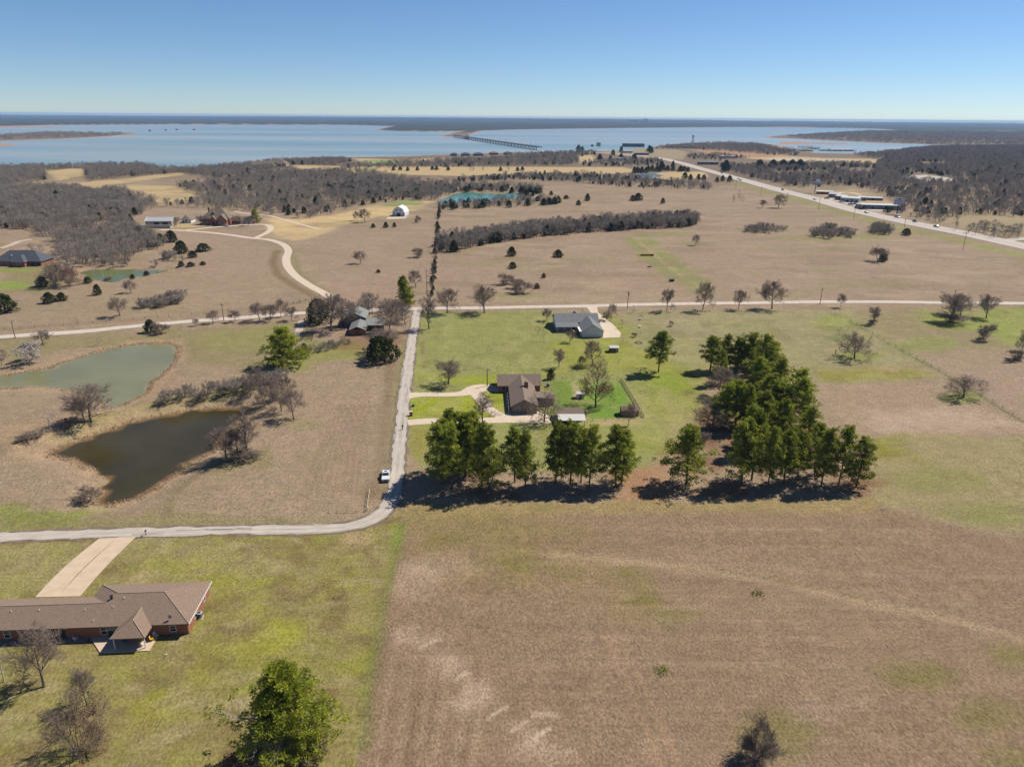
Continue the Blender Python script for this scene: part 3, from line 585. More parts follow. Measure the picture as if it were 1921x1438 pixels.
# ------------------------------------------------------------------ buildings
shingle = mat('brown_shingles', s2l((140, 120, 104)), 0.95, 0.24, 3.0, 0.02, 14, stretch=(1, 2.5, 2.5))
shingle2 = mat('taupe_shingles', s2l((130, 113, 101)), 0.95, 0.10, 1.5, 0.02, 12)
greyshing = mat('grey_shingles', s2l((122, 124, 126)), 0.95, 0.10, 1.5, 0.02, 12)
darkshing = mat('charcoal_shingles', s2l((84, 88, 98)), 0.9, 0.12, 1.2, 0.02, 10)
tanshing = mat('tan_shingles', s2l((128, 114, 98)), 0.95, 0.12, 1.0)
brick_m = mat('red_brick', s2l((146, 92, 72)), 0.9, 0.25, 5.0, 0.01, 20, col2=s2l((164, 112, 86)), stretch=(1, 1, 3))
stone_m = mat('grey_stone', s2l((140, 128, 118)), 0.9, 0.3, 2.2, 0.04, 4)
white_m = mat('white_siding', s2l((226, 228, 230)), 0.7, 0.04, 1.0, 0.01, 10, stretch=(0.2, 0.2, 6))
trim_m = mat('white_trim', s2l((232, 230, 224)), 0.6, 0.03)
glass_m = mat('window_glass', (0.03, 0.04, 0.05), 0.08, 0.2, 0.6, spec=0.6)
metal_m = mat('galvanised_roof', s2l((204, 202, 196)), 0.55, 0.07, 0.8, 0.01, 6, stretch=(6, 0.3, 1))
greymet = mat('grey_metal_roof', s2l((130, 132, 130)), 0.7, 0.12, 0.8)
wood_m = mat('weathered_wood', s2l((132, 112, 94)), 0.95, 0.2, 3, stretch=(1, 1, 0.3))
dark_m = mat('dark_metal', s2l((52, 52, 54)), 0.6, 0.15)
tan_m = mat('tan_siding', s2l((190, 170, 146)), 0.8, 0.06)
def window(parent, x, y, z, w_, h_, face='S', frame=trim_m):
    """a framed pane set in the wall face; x,y,z is the pane's centre"""
    mb = MB(); t = 0.05
    def bx(m, a0, a1, c0, c1, d0, d1):
        if face in 'SN': s = -1 if face == 'S' else 1; m.box(x+a0, x+a1, min(y+s*d0, y+s*d1), max(y+s*d0, y+s*d1), z+c0, z+c1)
        else: s = 1 if face == 'E' else -1; m.box(min(x+s*d0, x+s*d1), max(x+s*d0, x+s*d1), y+a0, y+a1, z+c0, z+c1)
    e = 0.09
    bx(mb, -w_/2-e, -w_/2, -h_/2-e, h_/2+e, -0.02, t); bx(mb, w_/2, w_/2+e, -h_/2-e, h_/2+e, -0.02, t)
    bx(mb, -w_/2, w_/2, h_/2, h_/2+e, -0.02, t); bx(mb, -w_/2, w_/2, -h_/2-e, -h_/2, -0.02, t); bx(mb, -w_/2, w_/2, -0.03, 0.03, -0.01, t-0.01)
    fr = mb.build('window', frame, parent); g = MB(); bx(g, -w_/2, w_/2, -h_/2, h_/2, -0.015, 0.02); g.build('pane', glass_m, fr); return fr
def door(parent, x, y, z0, w_, h_, m, face='S'):
    mb = MB(); s = -1 if face in 'SW' else 1
    if face in 'SN': mb.box(x-w_/2, x+w_/2, min(y, y+s*0.06), max(y, y+s*0.06), z0, z0+h_)
    else: mb.box(min(x, x+s*0.06), max(x, x+s*0.06), y-w_/2, y+w_/2, z0, z0+h_)
    return mb.build('door', m, parent)
def gable_roof(name, parent, m, x0, x1, y0, y1, ze, zr, axis='x', th=0.18, ov=0.45):
    mb = MB()
    if axis == 'x':
        ym = (y0+y1)/2; sl_ = (zr-ze)/(ym-y0); a, b, c = y0-ov, y1+ov, ze-sl_*ov
        mb.slab([[(x0-ov, a, c), (x1+ov, a, c), (x1+ov, ym, zr), (x0-ov, ym, zr)], [(x0-ov, ym, zr), (x1+ov, ym, zr), (x1+ov, b, c), (x0-ov, b, c)]], th)
    else:
        xm = (x0+x1)/2; sl_ = (zr-ze)/(xm-x0); a, b, c = x0-ov, x1+ov, ze-sl_*ov
        mb.slab([[(a, y1+ov, c), (a, y0-ov, c), (xm, y0-ov, zr), (xm, y1+ov, zr)], [(xm, y1+ov, zr), (xm, y0-ov, zr), (b, y0-ov, c), (b, y1+ov, c)]], th)
    return mb.build(name, m, parent)
def gable_walls(name, parent, m, x0, x1, y0, y1, ze, zr, axis='x'):
    mb = MB(); zr -= 0.2; ze -= 0.1
    if axis == 'x': mb.prism([(y0, 0), (y1, 0), (y1, ze), ((y0+y1)/2, zr), (y0, ze)], 'x', x0, x1)
    else: mb.prism([(x0, 0), (x1, 0), (x1, ze), ((x0+x1)/2, zr), (x0, ze)], 'y', y0, y1)
    return mb.build(name, m, parent)
def hip_roof(name, parent, m, x0, x1, y0, y1, ze, pitch, th=0.18):
    mb = MB(); w2 = min(x1-x0, y1-y0)/2; zr = ze+w2*pitch
    if x1-x0 >= y1-y0: ra, rb = (x0+w2, (y0+y1)/2, zr), (x1-w2, (y0+y1)/2, zr)
    else: ra, rb = ((x0+x1)/2, y0+w2, zr), ((x0+x1)/2, y1-w2, zr)
    a, b, c, d = (x0, y0, ze), (x1, y0, ze), (x1, y1, ze), (x0, y1, ze)
    if x1-x0 >= y1-y0: fs = [[a, b, rb, ra], [b, c, rb], [c, d, ra, rb], [d, a, ra]]
    else: fs = [[a, b, ra], [b, c, rb, ra], [c, d, rb], [d, a, ra, rb]]
    mb.slab(fs, th); return mb.build(name, m, parent)

# --- long brick house, lower left
e_ = Pz(354.2, 1170.1, 2.7); h1 = empty('brick_house', (e_[0], e_[1], hz(e_[0], e_[1])), math.radians(3.8), 'long low brick house with brown hipped shingle roof and covered patio', 'house')
W1, D1, k = 21.1, 12.65, 0.4; D2 = 9.0; xl = -52.0; z0 = 2.7
rz = z0+D1/2*k; lz = z0+D2/2*k; xv = -W1+D2/2
mb = MB(); mb.slab([[(0, 0, z0), (-6.325, 6.325, rz), (-W1+6.325, 6.325, rz), (xv, D2/2, lz), (xl, D2/2, lz), (xl, 0, z0)],
  [(0, 0, z0), (0, D1, z0), (-6.325, 6.325, rz)], [(0, D1, z0), (-W1, D1, z0), (-W1+6.325, 6.325, rz), (-6.325, 6.325, rz)],
  [(-W1, D1, z0), (-W1, D2, z0), (xv, D2/2, lz), (-W1+6.325, 6.325, rz)], [(-W1, D2, z0), (xl, D2, z0), (xl, D2/2, lz), (xv, D2/2, lz)]], 0.16)
rf = mb.build('roof', shingle, h1)
mb = MB(); mb.box(-20.6, -0.5, 0.5, 12.15, 0, 2.6); mb.box(xl, -20.6, 0.55, 8.5, 0, 2.595); mb.build('wall', brick_m, h1)
mb = MB(); mb.box(0.0, 0.06, -0.02, D1+0.02, 2.5, 2.72); mb.build('fascia', trim_m, h1); mb = MB(); mb.box(-6.4, 0, -0.06, 0.0, 2.5, 2.70); mb.box(xl, -12.8, -0.06, 0.0, 2.5, 2.70); mb.build('front_fascia', mat('brown_fascia', s2l((112, 94, 80)), 0.6), h1)  # fascia boards: white on the right side, brown along the front eave
ridge_m = mat('ridge_shingles', s2l((164, 144, 126)), 0.95, 0.1)
def ridge(parent, a, b): mb = MB(); mb.tube(Vector(a)+Vector((0, 0, 0.01)), Vector(b)+Vector((0, 0, 0.01)), 0.09, n=6); mb.build('ridge_cap', ridge_m, parent)
for a, b in (((0, 0, z0), (-6.325, 6.325, rz)), ((0, D1, z0), (-6.325, 6.325, rz)), ((-6.325, 6.325, rz), (-W1+6.325, 6.325, rz)), ((-W1, D1, z0), (-W1+6.325, 6.325, rz)), ((xv, D2/2, lz), (-W1+6.325, 6.325, rz)), ((xl, D2/2, lz), (xv, D2/2, lz))): ridge(rf, a, b)
pz = 2.55; pw = 3.05; xm = -9.55; pr = pz+pw*0.5; yb = (pr-2.7)/0.4
mb = MB(); mb.slab([[(xm-pw, -3.25, pz), (xm+pw, -3.25, pz), (xm, -3.25+pw, pr)], [(xm+pw, -3.25, pz), (xm+pw, -0.25, pz), (xm, yb+0.1, pr), (xm, -3.25+pw, pr)], [(xm-pw, -0.25, pz), (xm-pw, -3.25, pz), (xm, -3.25+pw, pr), (xm, yb+0.1, pr)]], 0.16)
pf = mb.build('patio_roof', shingle, h1)
for a, b in (((xm-pw, -3.25, pz), (xm, -3.25+pw, pr)), ((xm+pw, -3.25, pz), (xm, -3.25+pw, pr)), ((xm, -3.25+pw, pr), (xm, yb, pr))): ridge(pf, a, b)
for x in (-12.2, -6.9): MB().box(x-0.07, x+0.07, -2.95, -2.8, 0.1, 2.42).build('patio_post', trim_m, h1)
mb = MB(); mb.slab([[(-14.5, -3.7, 0.1), (-6.0, -3.7, 0.1), (-5.9, 0.5, 0.1), (-18.2, 0.5, 0.1)]], 0.2); mb.build('patio_slab', conc_m, h1)
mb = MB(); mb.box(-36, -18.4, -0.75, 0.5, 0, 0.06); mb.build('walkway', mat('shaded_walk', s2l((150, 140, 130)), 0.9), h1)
for x, w_, h_ in ((-32.5, 1.0, 1.4), (-24.6, 1.05, 1.5), (-15.5, 1.0, 1.5), (-40, 1.0, 1.4), (-3.2, 1.0, 1.2)): window(h1, x, 0.5, 1.35, w_, h_)
window(h1, -0.5, 9.2, 1.4, 1.0, 1.2, 'E'); window(h1, -0.5, 4.2, 1.4, 1.0, 1.2, 'E')
door(h1, -10.5, 0.5, 0.1, 0.95, 2.05, trim_m); door(h1, -14.0, 0.5, 0.1, 1.8, 2.05, glass_m); door(h1, -22.8, 0.55, 0.06, 0.95, 2.05, dark_m)
for x, y, r, hh, m in ((-15.6, 5.3, 0.22, 0.55, dark_m), (-13.3, 5.2, 0.09, 0.4, trim_m), (-14.7, 3.6, 0.07, 0.3, trim_m), (-19.6, 3.2, 0.07, 0.3, trim_m), (-17.3, 1.1, 0.07, 0.3, trim_m), (-27.8, 3.4, 0.08, 0.35, trim_m), (-32.8, 3.4, 0.07, 0.35, trim_m), (-3.0, 7.6, 0.07, 0.3, trim_m)):
    zz = 2.7+y*0.4 if x > -4 or y < 4.5 or x < -10 else 4.5
    if x == -3.0: zz = 2.7+3.0*0.4
    mb = MB(); mb.tube((x, y, zz-0.1), (x, y, zz+hh), r, n=10)
    if r > 0.2: mb.tube((x, y, zz+hh), (x, y, zz+hh+0.18), r*1.5, r*1.1, 10)
    mb.build('roof_vent', m, rf)
mb = MB(); mb.tube((-3.6, 1.0, 3.05), (-3.6, 0.95, 3.75), 0.03); mb.build('dish_mast', dark_m, rf)
v = []; fc = []
for i in range(4):
    for j in range(14):
        a = 2*math.pi*j/14; r = 0.42*i/3; v.append((-3.6+r*math.cos(a)*0.9+0.1, 0.9-0.25*(i/3)**2+0.12, 3.8+r*math.sin(a)))
for i in range(3):
    for j in range(14): b = (j+1) % 14; fc.append([i*14+j, i*14+b, (i+1)*14+b, (i+1)*14+j])
obj('satellite_dish', mesh_py('satellite_dish', v, fc, mat('dish_grey', s2l((206, 206, 204)), 0.5), True), rf)
def to_world(e, p): return e.matrix_basis @ Vector(p)
# air conditioner beside the house
def ac_unit(loc, rz, label, s=1.0):
    a = empty('air_conditioner', loc, rz, label, 'air conditioner'); a.scale = (s, s, s)
    mb = MB(); mb.box(-0.55, 0.55, -0.55, 0.55, 0, 0.08); mb.build('pad', conc_m, a)
    mb = MB(); mb.tube((0, 0, 0.08), (0, 0, 0.98), 0.44, n=16); mb.build('housing', mat('ac_grey', s2l((96, 98, 98)), 0.5, 0.2, 9, stretch=(1, 1, 12)), a)
    mb = MB(); mb.tube((0, 0, 0.98), (0, 0, 1.05), 0.47, 0.42, 16); c = mb.build('top_ring', mat('ac_top', s2l((200, 200, 196)), 0.5), a)
    mb = MB(); mb.tube((0, 0, 1.051), (0, 0, 1.065), 0.3, n=14); mb.build('fan_grille', dark_m, c)
    [MB().box(-0.46 if k % 2 else 0.40, -0.40 if k % 2 else 0.46, -0.46 if k < 2 else 0.40, -0.40 if k < 2 else 0.46, 0.08, 0.98).build('corner_post', mat('ac_top', (0, 0, 0)), a) for k in range(4)]
p = P(375, 1158); ac_unit((p[0], p[1], p[2]), 0.06, 'grey round air conditioner on a pad by the long brick house', 1.15)
# patio furniture
def chair(loc, rz, m, label, group=None):
    c = empty('patio_chair', loc, rz, label, 'chair', group)
    MB().box(-0.28, 0.28, -0.28, 0.28, 0.38, 0.43).build('seat', m, c)
    mb = MB(); mb.slab([[(-0.28, 0.26, 0.43), (0.28, 0.26, 0.43), (0.28, 0.40, 1.0), (-0.28, 0.40, 1.0)]], 0.05); mb.build('backrest', m, c)
    for x in (-0.26, 0.26):
        for y in (-0.25, 0.25): MB().tube((x, y, 0), (x, y, 0.4), 0.025, n=6).build('leg', m, c)
        MB().box(x-0.03, x+0.03, -0.28, 0.28, 0.62, 0.66).build('armrest', m, c)
yelm = mat('yellow_plastic', s2l((226, 186, 40)), 0.5, 0.05); wpl = mat('white_plastic', s2l((220, 222, 224)), 0.5, 0.05)
for (x, y, r, m, lab) in ((-6.5, -1.0, 1.9, yelm, 'yellow chair at the open corner of the brick house patio'), (-6.2, -0.1, 1.2, wpl, 'white chair against the brick wall beside the patio'), (-7.7, -2.3, 2.6, wpl, 'white chair beside the right patio post'), (-8.3, -1.4, 0.4, yelm, 'yellow chair in the shade of the patio roof')):
    q = to_world(h1, (x, y, 0.11)); chair(q, r, m, lab)
tb = to_world(h1, (-11.0, -1.4, 0.11)); t_ = empty('patio_table', tb, 0.2, 'low table in the patio shade', 'table')
mb = MB(); mb.tube((0, 0, 0.68), (0, 0, 0.72), 0.6, n=16); mb.build('table_top', mat('blue_grey_plastic', s2l((120, 140, 160)), 0.5), t_)
for a in range(4): MB().tube((0.4*math.cos(a*1.57), 0.4*math.sin(a*1.57), 0), (0.4*math.cos(a*1.57), 0.4*math.sin(a*1.57), 0.69), 0.03, n=6).build('leg', dark_m, t_)
p = P(309, 1233); mb = MB(); mb.tube((0, 0, 0), (0.28, 0.12, 0.55), 0.09, n=10); mb.tube((0.28, 0.12, 0.55), (0.33, 0.14, 0.64), 0.13, n=10)
o = mb.build('cleanout_pipe', wpl); o.location = p; tag(o, 'short white pipe sticking out of the lawn behind the brick house', 'pipe')
# walkway items: lawn chair by window
q = to_world(h1, (-20.3, -0.2, 0.07)); chair(q, 2.8, wpl, 'white lawn chair on the shaded walk under the eave')

# --- brown roofed house in the middle
h2 = empty('brick_house', (4.1, 212.5, hz(4, 211)), math.radians(2.5), 'house with taupe T shaped gable roof and stone front gable', 'house')
gable_walls('wall', h2, stone_m, -4.1, 4.1, 0.4, 24, 2.65, 5.0, 'y'); mb = MB(); mb.box(-8.0, 6.6, 19.4, 29.2, 0, 2.55); mb.build('back_wall', brick_m, h2)
r2 = gable_roof('roof', h2, shingle2, -4.1, 4.1, 0.4, 24.0, 2.8, 5.0, 'y', 0.16); gable_roof('back_roof', h2, shingle2, -8.0, 6.6, 19.4, 29.2, 2.75, 5.05, 'x', 0.16)
mb = MB(); mb.slab([[(4.0, 6.8, 2.95), (10.6, 6.8, 2.45), (10.6, 12.6, 2.45), (4.0, 12.6, 2.95)]], 0.15); mb.build('side_roof', shingle2, h2); mb = MB(); mb.box(4.1, 10.2, 7.1, 12.3, 0, 2.3); mb.build('side_wall', stone_m, h2)
mb = MB(); mb.box(0.6, 1.9, 12.4, 13.5, 3.5, 6.2); ch = mb.build('chimney', brick_m, h2); mb = MB(); mb.box(0.5, 2.0, 12.3, 13.6, 6.2, 6.4); mb.tube((1.25, 12.95, 6.4), (1.25, 12.95, 6.75), 0.2); mb.build('chimney_cap', stone_m, ch)
for x in (-2.2, 1.8): window(h2, x, 0.4, 1.4, 1.3, 1.3)
for y in (4, 8, 12, 16): window(h2, -4.1, y, 1.4, 1.1, 1.5, 'W')
door(h2, -4.1, 18.0, 0, 1.0, 2.1, wood_m, 'W'); window(h2, -6.2, 19.4, 1.4, 1.2, 1.4)
for y in (1.2, 4.2, 7.2, 10.2, 13.2):
    MB().box(-5.15, -4.95, y-0.1, y+0.1, 0, 2.2).build('porch_post', trim_m, h2)
mb = MB(); mb.box(-5.6, -4.1, 0.6, 19.2, 0, 0.09); mb.build('porch_floor', conc_m, h2)
for y in (2.6, 5.7, 8.8): pass
ac_unit(P(1028, 725), 0, 'dark air conditioner behind the brown roofed house', 1.3)
# carport
cb = empty('garage', (14.6, 202.8, hz(18, 204)), 0.02, 'brown roofed garage with a silver metal lean-to roof', 'garage')
mb = MB(); mb.box(0.4, 8.0, 4.2, 9.6, 0, 2.35); mb.build('wall', stone_m, cb); gable_roof('roof', cb, shingle2, 0.4, 8.0, 4.2, 9.6, 2.5, 3.5, 'x', 0.14)
mb = MB(); mb.slab([[(-0.1, -0.1, 2.15), (8.5, -0.1, 2.15), (8.5, 4.1, 2.62), (-0.1, 4.1, 2.62)]], 0.07); mb.build('lean_to_roof', metal_m, cb)
for x in (0.2, 4.2, 8.2): MB().box(x-0.07, x+0.07, 0.1, 0.24, 0, 2.1).build('post', wood_m, cb)
door(cb, 3.0, 4.2, 0, 2.4, 2.1, dark_m); door(cb, 6.3, 4.2, 0, 2.2, 2.1, dark_m)
def shed(px, py, wd, dp, ht, rh, rz, wm, rm, label, axis='x', cat='shed'):
    p = P(px, py); s = empty('shed', (p[0], p[1], p[2]-0.03), rz, label, cat)
    gable_walls('wall', s, wm, -wd/2, wd/2, 0, dp, ht, ht+rh, axis); gable_roof('roof', s, rm, -wd/2, wd/2, 0, dp, ht+0.12, ht+rh+0.05, axis, 0.1, 0.25)
    door(s, 0, 0.0, 0, wd*0.3, ht*0.85, wood_m); window(s, wd*0.32, 0, ht*0.6, wd*0.14, ht*0.28); return s
shed(1089, 748, 2.6, 2.2, 1.9, 0.5, 0.0, white_m, metal_m, 'little white shed on the green back lawn')
shed(1182, 781, 5.4, 3.6, 2.1, 0.9, 0.04, wood_m, shingle2, 'weathered brown shed in the corner of the fenced yard')
sb = shed(1152, 661, 3.4, 3.0, 2.0, 0.6, 0.03, wood_m, metal_m, 'small open shed with pale metal roof on the lawn behind the white house')
# --- white house
h3 = empty('white_house', (19.9, 304.5, hz(25, 303)), math.radians(3.6), 'white sided house with grey L shaped gable roof and porch', 'house')
mb = MB()
mb.slab([[(-0.5, -0.2, 2.55), (9.8, -0.2, 2.55), (9.8, 4.4, 3.4), (-0.5, 4.4, 3.4)], [(-0.5, 4.4, 3.4), (9.8, 4.4, 3.4), (19.7, 4.4, 3.4), (19.7, 10.2, 6.1), (-0.5, 10.2, 6.1)], [(-0.5, 10.2, 6.1), (19.7, 10.2, 6.1), (19.7, 17.5, 2.7), (-0.5, 17.5, 2.7)]], 0.15)
r3 = mb.build('roof', greyshing, h3)
mb = MB(); mb.prism([(4.6, 0), (17.0, 0), (17.0, 2.7), (10.2, 5.85), (4.6, 3.2)], 'x', 0, 19.2); mb.build('wall', white_m, h3)
gable_walls('wing_wall', h3, white_m, 10.2, 19.4, -7.6, 6, 2.75, 5.6, 'y'); gable_roof('wing_roof', h3, greyshing, 10.2, 19.4, -7.6, 7.5, 2.8, 5.65, 'y', 0.15, 0.4)
for x in (0.1, 3.3, 6.5): MB().box(x-0.08, x+0.08, 0.1, 0.26, 0, 2.4).build('porch_post', trim_m, h3)
MB().box(9.3, 9.5, -6.9, -6.7, 0, 2.5).build('porch_post', trim_m, h3); MB().box(8.9, 10.3, -7.6, 0, 2.45, 2.6).build('porch_beam', trim_m, h3)
mb = MB(); mb.box(0, 10.1, 0.05, 4.6, 0, 0.15); mb.build('porch_floor', conc_m, h3)
window(h3, 2.0, 4.6, 1.5, 1.4, 1.5); window(h3, 5.2, 4.6, 1.5, 1.0, 1.3); door(h3, 8.0, 4.6, 0.15, 1.6, 2.1, glass_m); window(h3, 0.0, 9.0, 1.6, 1.2, 1.3, 'W')
door(h3, 19.4, -4.0, 0, 2.6, 2.2, trim_m, 'E'); door(h3, 19.4, -0.6, 0, 2.6, 2.2, trim_m, 'E'); door(h3, 10.2, -3.0, 0, 0.95, 2.1, glass_m, 'W')
for x, y, z in ((4.2, 8.4, 5.3), (8.2, 8.8, 5.5), (11.8, 9.0, 5.55), (8.0, 5.6, 4.0), (6.4, 2.2, 3.0)): MB().tube((x, y, z-0.1), (x, y, z+0.5), 0.12, n=8).build('roof_vent', trim_m, r3)
mb = MB(); mb.prism([(8.2, 5.6), (10.4, 5.6), (9.3, 6.7)], 'y', 10.5, 12.6); mb.build('dormer', greyshing, r3)
# --- grey metal roofed house among trees
h4 = empty('dark_house', (-70.4, 297.8, hz(-68, 300)), math.radians(6.0), 'grey metal roofed house hidden among bare trees by the crossroads', 'house')
gable_walls('wall', h4, mat('brown_siding', s2l((120, 108, 98)), 0.9), -4.6, 5.2, 14.0, 27, 4.0, 6.3, 'y'); gable_roof('roof', h4, greymet, -4.6, 5.2, 14.0, 27.0, 4.1, 6.5, 'y', 0.14)
mb = MB(); mb.box(-0.6, 6.0, 0.3, 14, 0, 2.5); mb.build('front_wall', brick_m, h4); gable_roof('front_roof', h4, greymet, -0.6, 6.0, 0.3, 14.5, 2.6, 3.9, 'y', 0.12)
mb = MB(); mb.slab([[(5.0, 6.5, 2.7), (14.0, 6.5, 2.5), (14.0, 17, 2.9), (5.0, 17, 3.3)]], 0.14); mb.build('side_roof', greymet, h4); mb = MB(); mb.box(8.0, 13.6, 8, 16.6, 0, 2.4); mb.build('side_wall', brick_m, h4)
for x in (6.6, 13.6): MB().box(x-0.1, x+0.1, 6.8, 7.0, 0, 2.5).build('post', trim_m, h4)
mb = MB(); mb.box(-6.4, -5.2, 17.0, 18.6, 0, 7.6); c = mb.build('chimney', brick_m, h4); MB().box(-6.5, -5.1, 16.9, 18.7, 7.6, 7.85).build('chimney_cap', trim_m, c)
window(h4, 2.5, 14.0, 4.6, 0.7, 0.7); window(h4, -2.6, 14.0, 2.2, 1.4, 1.3); window(h4, 2.7, 0.3, 1.3, 1.3, 1.1, 'S', dark_m)
# pergola posts left of it
pg = empty('pergola', P(565, 640), 0.1, 'dark timber pergola beside the grey roofed house', 'pergola')
for x, y in ((0, 0), (4.2, 0.3), (0, 3.4), (4.2, 3.7)): MB().box(x-0.12, x+0.12, y-0.12, y+0.12, 0, 2.9).build('post', dark_m, pg)
for y in (0, 1.2, 2.4, 3.6): MB().box(-0.5, 4.8, y-0.06, y+0.06, 2.9, 3.1).build('beam', dark_m, pg)
# --- big house complex, upper left
p = P(274, 426); mb0 = empty('metal_barn', (p[0], p[1], p[2]), 0.12, 'long metal barn with pale blue grey roof above a retaining wall', 'barn')
gable_walls('wall', mb0, mat('beige_metal', s2l((158, 148, 138)), 0.7), 0, 21, 0, 14, 5.0, 7.4, 'x'); gable_roof('roof', mb0, mat('bluegrey_roof', s2l((178, 180, 184)), 0.6, 0.06, 1), 0, 21, 0, 14, 5.1, 7.4, 'x', 0.15, 0.5)
for x in (9, 16): door(mb0, x, 0, 0, 4.2, 4.0, dark_m)
mb = MB(); mb.box(-3, 22, -7, -6.2, -0.5, 2.6); mb.build('retaining_wall', mat('pale_block', s2l((196, 188, 178)), 0.9, 0.1, 0.4), mb0); mb = MB(); mb.box(-3, 22, -6.2, 0, -0.5, 0.25); mb.build('terrace', conc2_m, mb0)
for x in (-0.55, 21.5): 
    mb = MB(); mb.prism([(-0.6, 4.75), (7, 7.5), (14.6, 4.75), (14.6, 4.95), (7, 7.75), (-0.6, 4.95)], 'x', x-0.12, x+0.12); mb.build('gable_trim', trim_m, mb0)
p = P(350, 418.5); s = empty('gable_cottage', p, 0.1, 'small cottage with steep brown gable beside the metal barn', 'cottage'); gable_walls('wall', s, white_m, -4, 4, 0, 12, 3.0, 6.8, 'y'); gable_roof('roof', s, tanshing, -4, 4, 0, 12, 3.1, 7.0, 'y'); window(s, 0, 0, 2.2, 1.4, 1.6); door(s, -2.4, 0, 0, 1, 2.1, wood_m)
p = P(410, 422); s = empty('large_house', p, 0.05, 'large house with steep hipped brown roofs and brick gables', 'house'); s.scale = (1.2, 1.2, 1.15)
mb = MB(); mb.box(-12, 8, 0.5, 13, 0, 4.6); mb.build('wall', brick_m, s); hip_roof('roof', s, tanshing, -12.6, 8.6, -0.1, 13.6, 4.7, 0.95)
gable_walls('gable_wall', s, brick_m, 0.5, 7, -3.2, 3, 4.4, 8.0, 'y'); gable_roof('gable_roof', s, tanshing, 0.5, 7, -3.2, 6, 4.5, 8.2, 'y'); gable_walls('porch_gable', s, brick_m, -5, -1, -1.4, 3, 4.2, 6.6, 'y'); gable_roof('porch_roof', s, tanshing, -5, -1, -1.4, 5, 4.3, 6.8, 'y')
for x in (2.4, 5.1): window(s, x, -3.2, 1.7, 1.2, 1.9)
for x in (-10.5, -7.5): window(s, x, 0.5, 1.8, 1.3, 1.9)
window(s, 3.75, -3.2, 5.2, 1.3, 1.3); door(s, -3, -1.4, 0, 1.6, 2.6, dark_m); mb = MB(); mb.prism([(-5.2, 8.0), (-2.6, 8.0), (-3.9, 9.9)], 'y', 3.0, 6.0); mb.build('dormer', tanshing, s)
mb = MB(); mb.box(-9, -7.8, 8, 9.2, 7, 12); mb.build('chimney', brick_m, s)
p = P(454, 420); s = empty('garage_wing', p, 0.04, 'long low brown roofed garage wing with white doors beside the large house', 'garage')
mb = MB(); mb.box(-10, 11, 0.5, 10, 0, 2.9); mb.build('wall', brick_m, s); gable_roof('roof', s, tanshing, -10, 11, 0.5, 10, 3.0, 5.8, 'x')
for x in (0, 4, 8): door(s, x, 0.5, 0, 2.9, 2.4, trim_m)
window(s, -6, 0.5, 1.6, 1.3, 1.4)
# --- white gambrel barn
p = P(748, 405.5); s = empty('gambrel_barn', (p[0], p[1], p[2]), -0.12, 'white gambrel barn standing alone on the golden pasture', 'barn')
gp = [(-6, 0), (6, 0), (6, 3.4), (4.1, 6.9), (0, 9.0), (-4.1, 6.9), (-6, 3.4)]
mb = MB(); mb.prism(gp, 'y', 0, 15); mb.build('wall', white_m, s)
mb = MB(); gr = [(-6.35, 3.0), (-4.25, 7.05), (0, 9.25), (4.25, 7.05), (6.35, 3.0)]
mb.slab([[(a[0], -0.5, a[1]), (b[0], -0.5, b[1]), (b[0], 15.5, b[1]), (a[0], 15.5, a[1])] for a, b in zip(gr[:-1], gr[1:])], 0.15); mb.build('roof', mat('white_metal_roof', s2l((228, 230, 234)), 0.4, 0.03), s)
door(s, 0, 0, 0, 3.6, 2.9, dark_m); window(s, -1.8, 0, 5.6, 1.2, 1.3); window(s, 1.8, 0, 5.6, 1.2, 1.3); window(s, -4.6, 0, 1.6, 1.0, 1.2); window(s, 4.6, 0, 1.6, 1.0, 1.2)
paved('barn_apron', [(728, 407), (765, 406.5), (760, 410), (725, 411)], conc2_m, 0.06, 'pale strip of gravel before the white barn', 'paving')
# --- dark roofed house far left
p = P(38, 499); s = empty('hip_roof_house', p, 0.0, 'brick house with big dark hipped roof at the edge of the wood', 'house')
mb = MB(); mb.box(-16, 13, 0.6, 14, 0, 2.9); mb.build('wall', brick_m, s); hip_roof('roof', s, darkshing, -17, 13.8, -0.2, 15, 3.0, 0.75)
hip_roof('wing_roof', s, darkshing, -3.5, 5.5, -3.4, 8, 3.0, 0.8); mb = MB(); mb.box(-2.9, 4.9, -2.8, 1, 0, 2.8); mb.build('wing_wall', brick_m, s)
for x in (-12, -8): window(s, x, 0.6, 1.6, 1.6, 1.5)
window(s, 1, -2.8, 1.5, 1.8, 1.6); door(s, 8, 0.6, 0, 2.6, 2.3, dark_m); door(s, 11.2, 0.6, 0, 2.2, 2.3, dark_m); MB().tube((-6, 3, 6), (-6, 3, 6.6), 0.3, n=8).build('roof_vent', trim_m, s)
# --- lodge and shore houses
def far_house(px, py, wd, dp, ht, pitch, wm, rm, label, rz=0.0, group=None, hip=True, cat='house', rows=3):
    p = P(px, py); s = empty('far_house', p, rz, label, cat, group); mb = MB(); mb.box(-wd/2, wd/2, 0, dp, 0, ht); mb.build('wall', wm, s)
    if hip: hip_roof('roof', s, rm, -wd/2-0.8, wd/2+0.8, -0.8, dp+0.8, ht, pitch)
    else: gable_roof('roof', s, rm, -wd/2, wd/2, 0, dp, ht+0.1, ht+dp/2*pitch, 'x')
    for k in range(rows): window(s, -wd/2+wd*(k+0.7)/(rows+0.4), 0, ht*0.55, wd*0.1, ht*0.4)
    return s
far_house(493, 315, 42, 20, 5, 0.6, tan_m, tanshing, 'long brown roofed lodge in the wood by the lake', 0.1, None, False, 'lodge', 5)
far_house(520, 313.5, 34, 22, 6, 0.7, tan_m, tanshing, 'hip roofed wing of the lodge overlooking the lake', 0.0, None, True, 'lodge', 4)
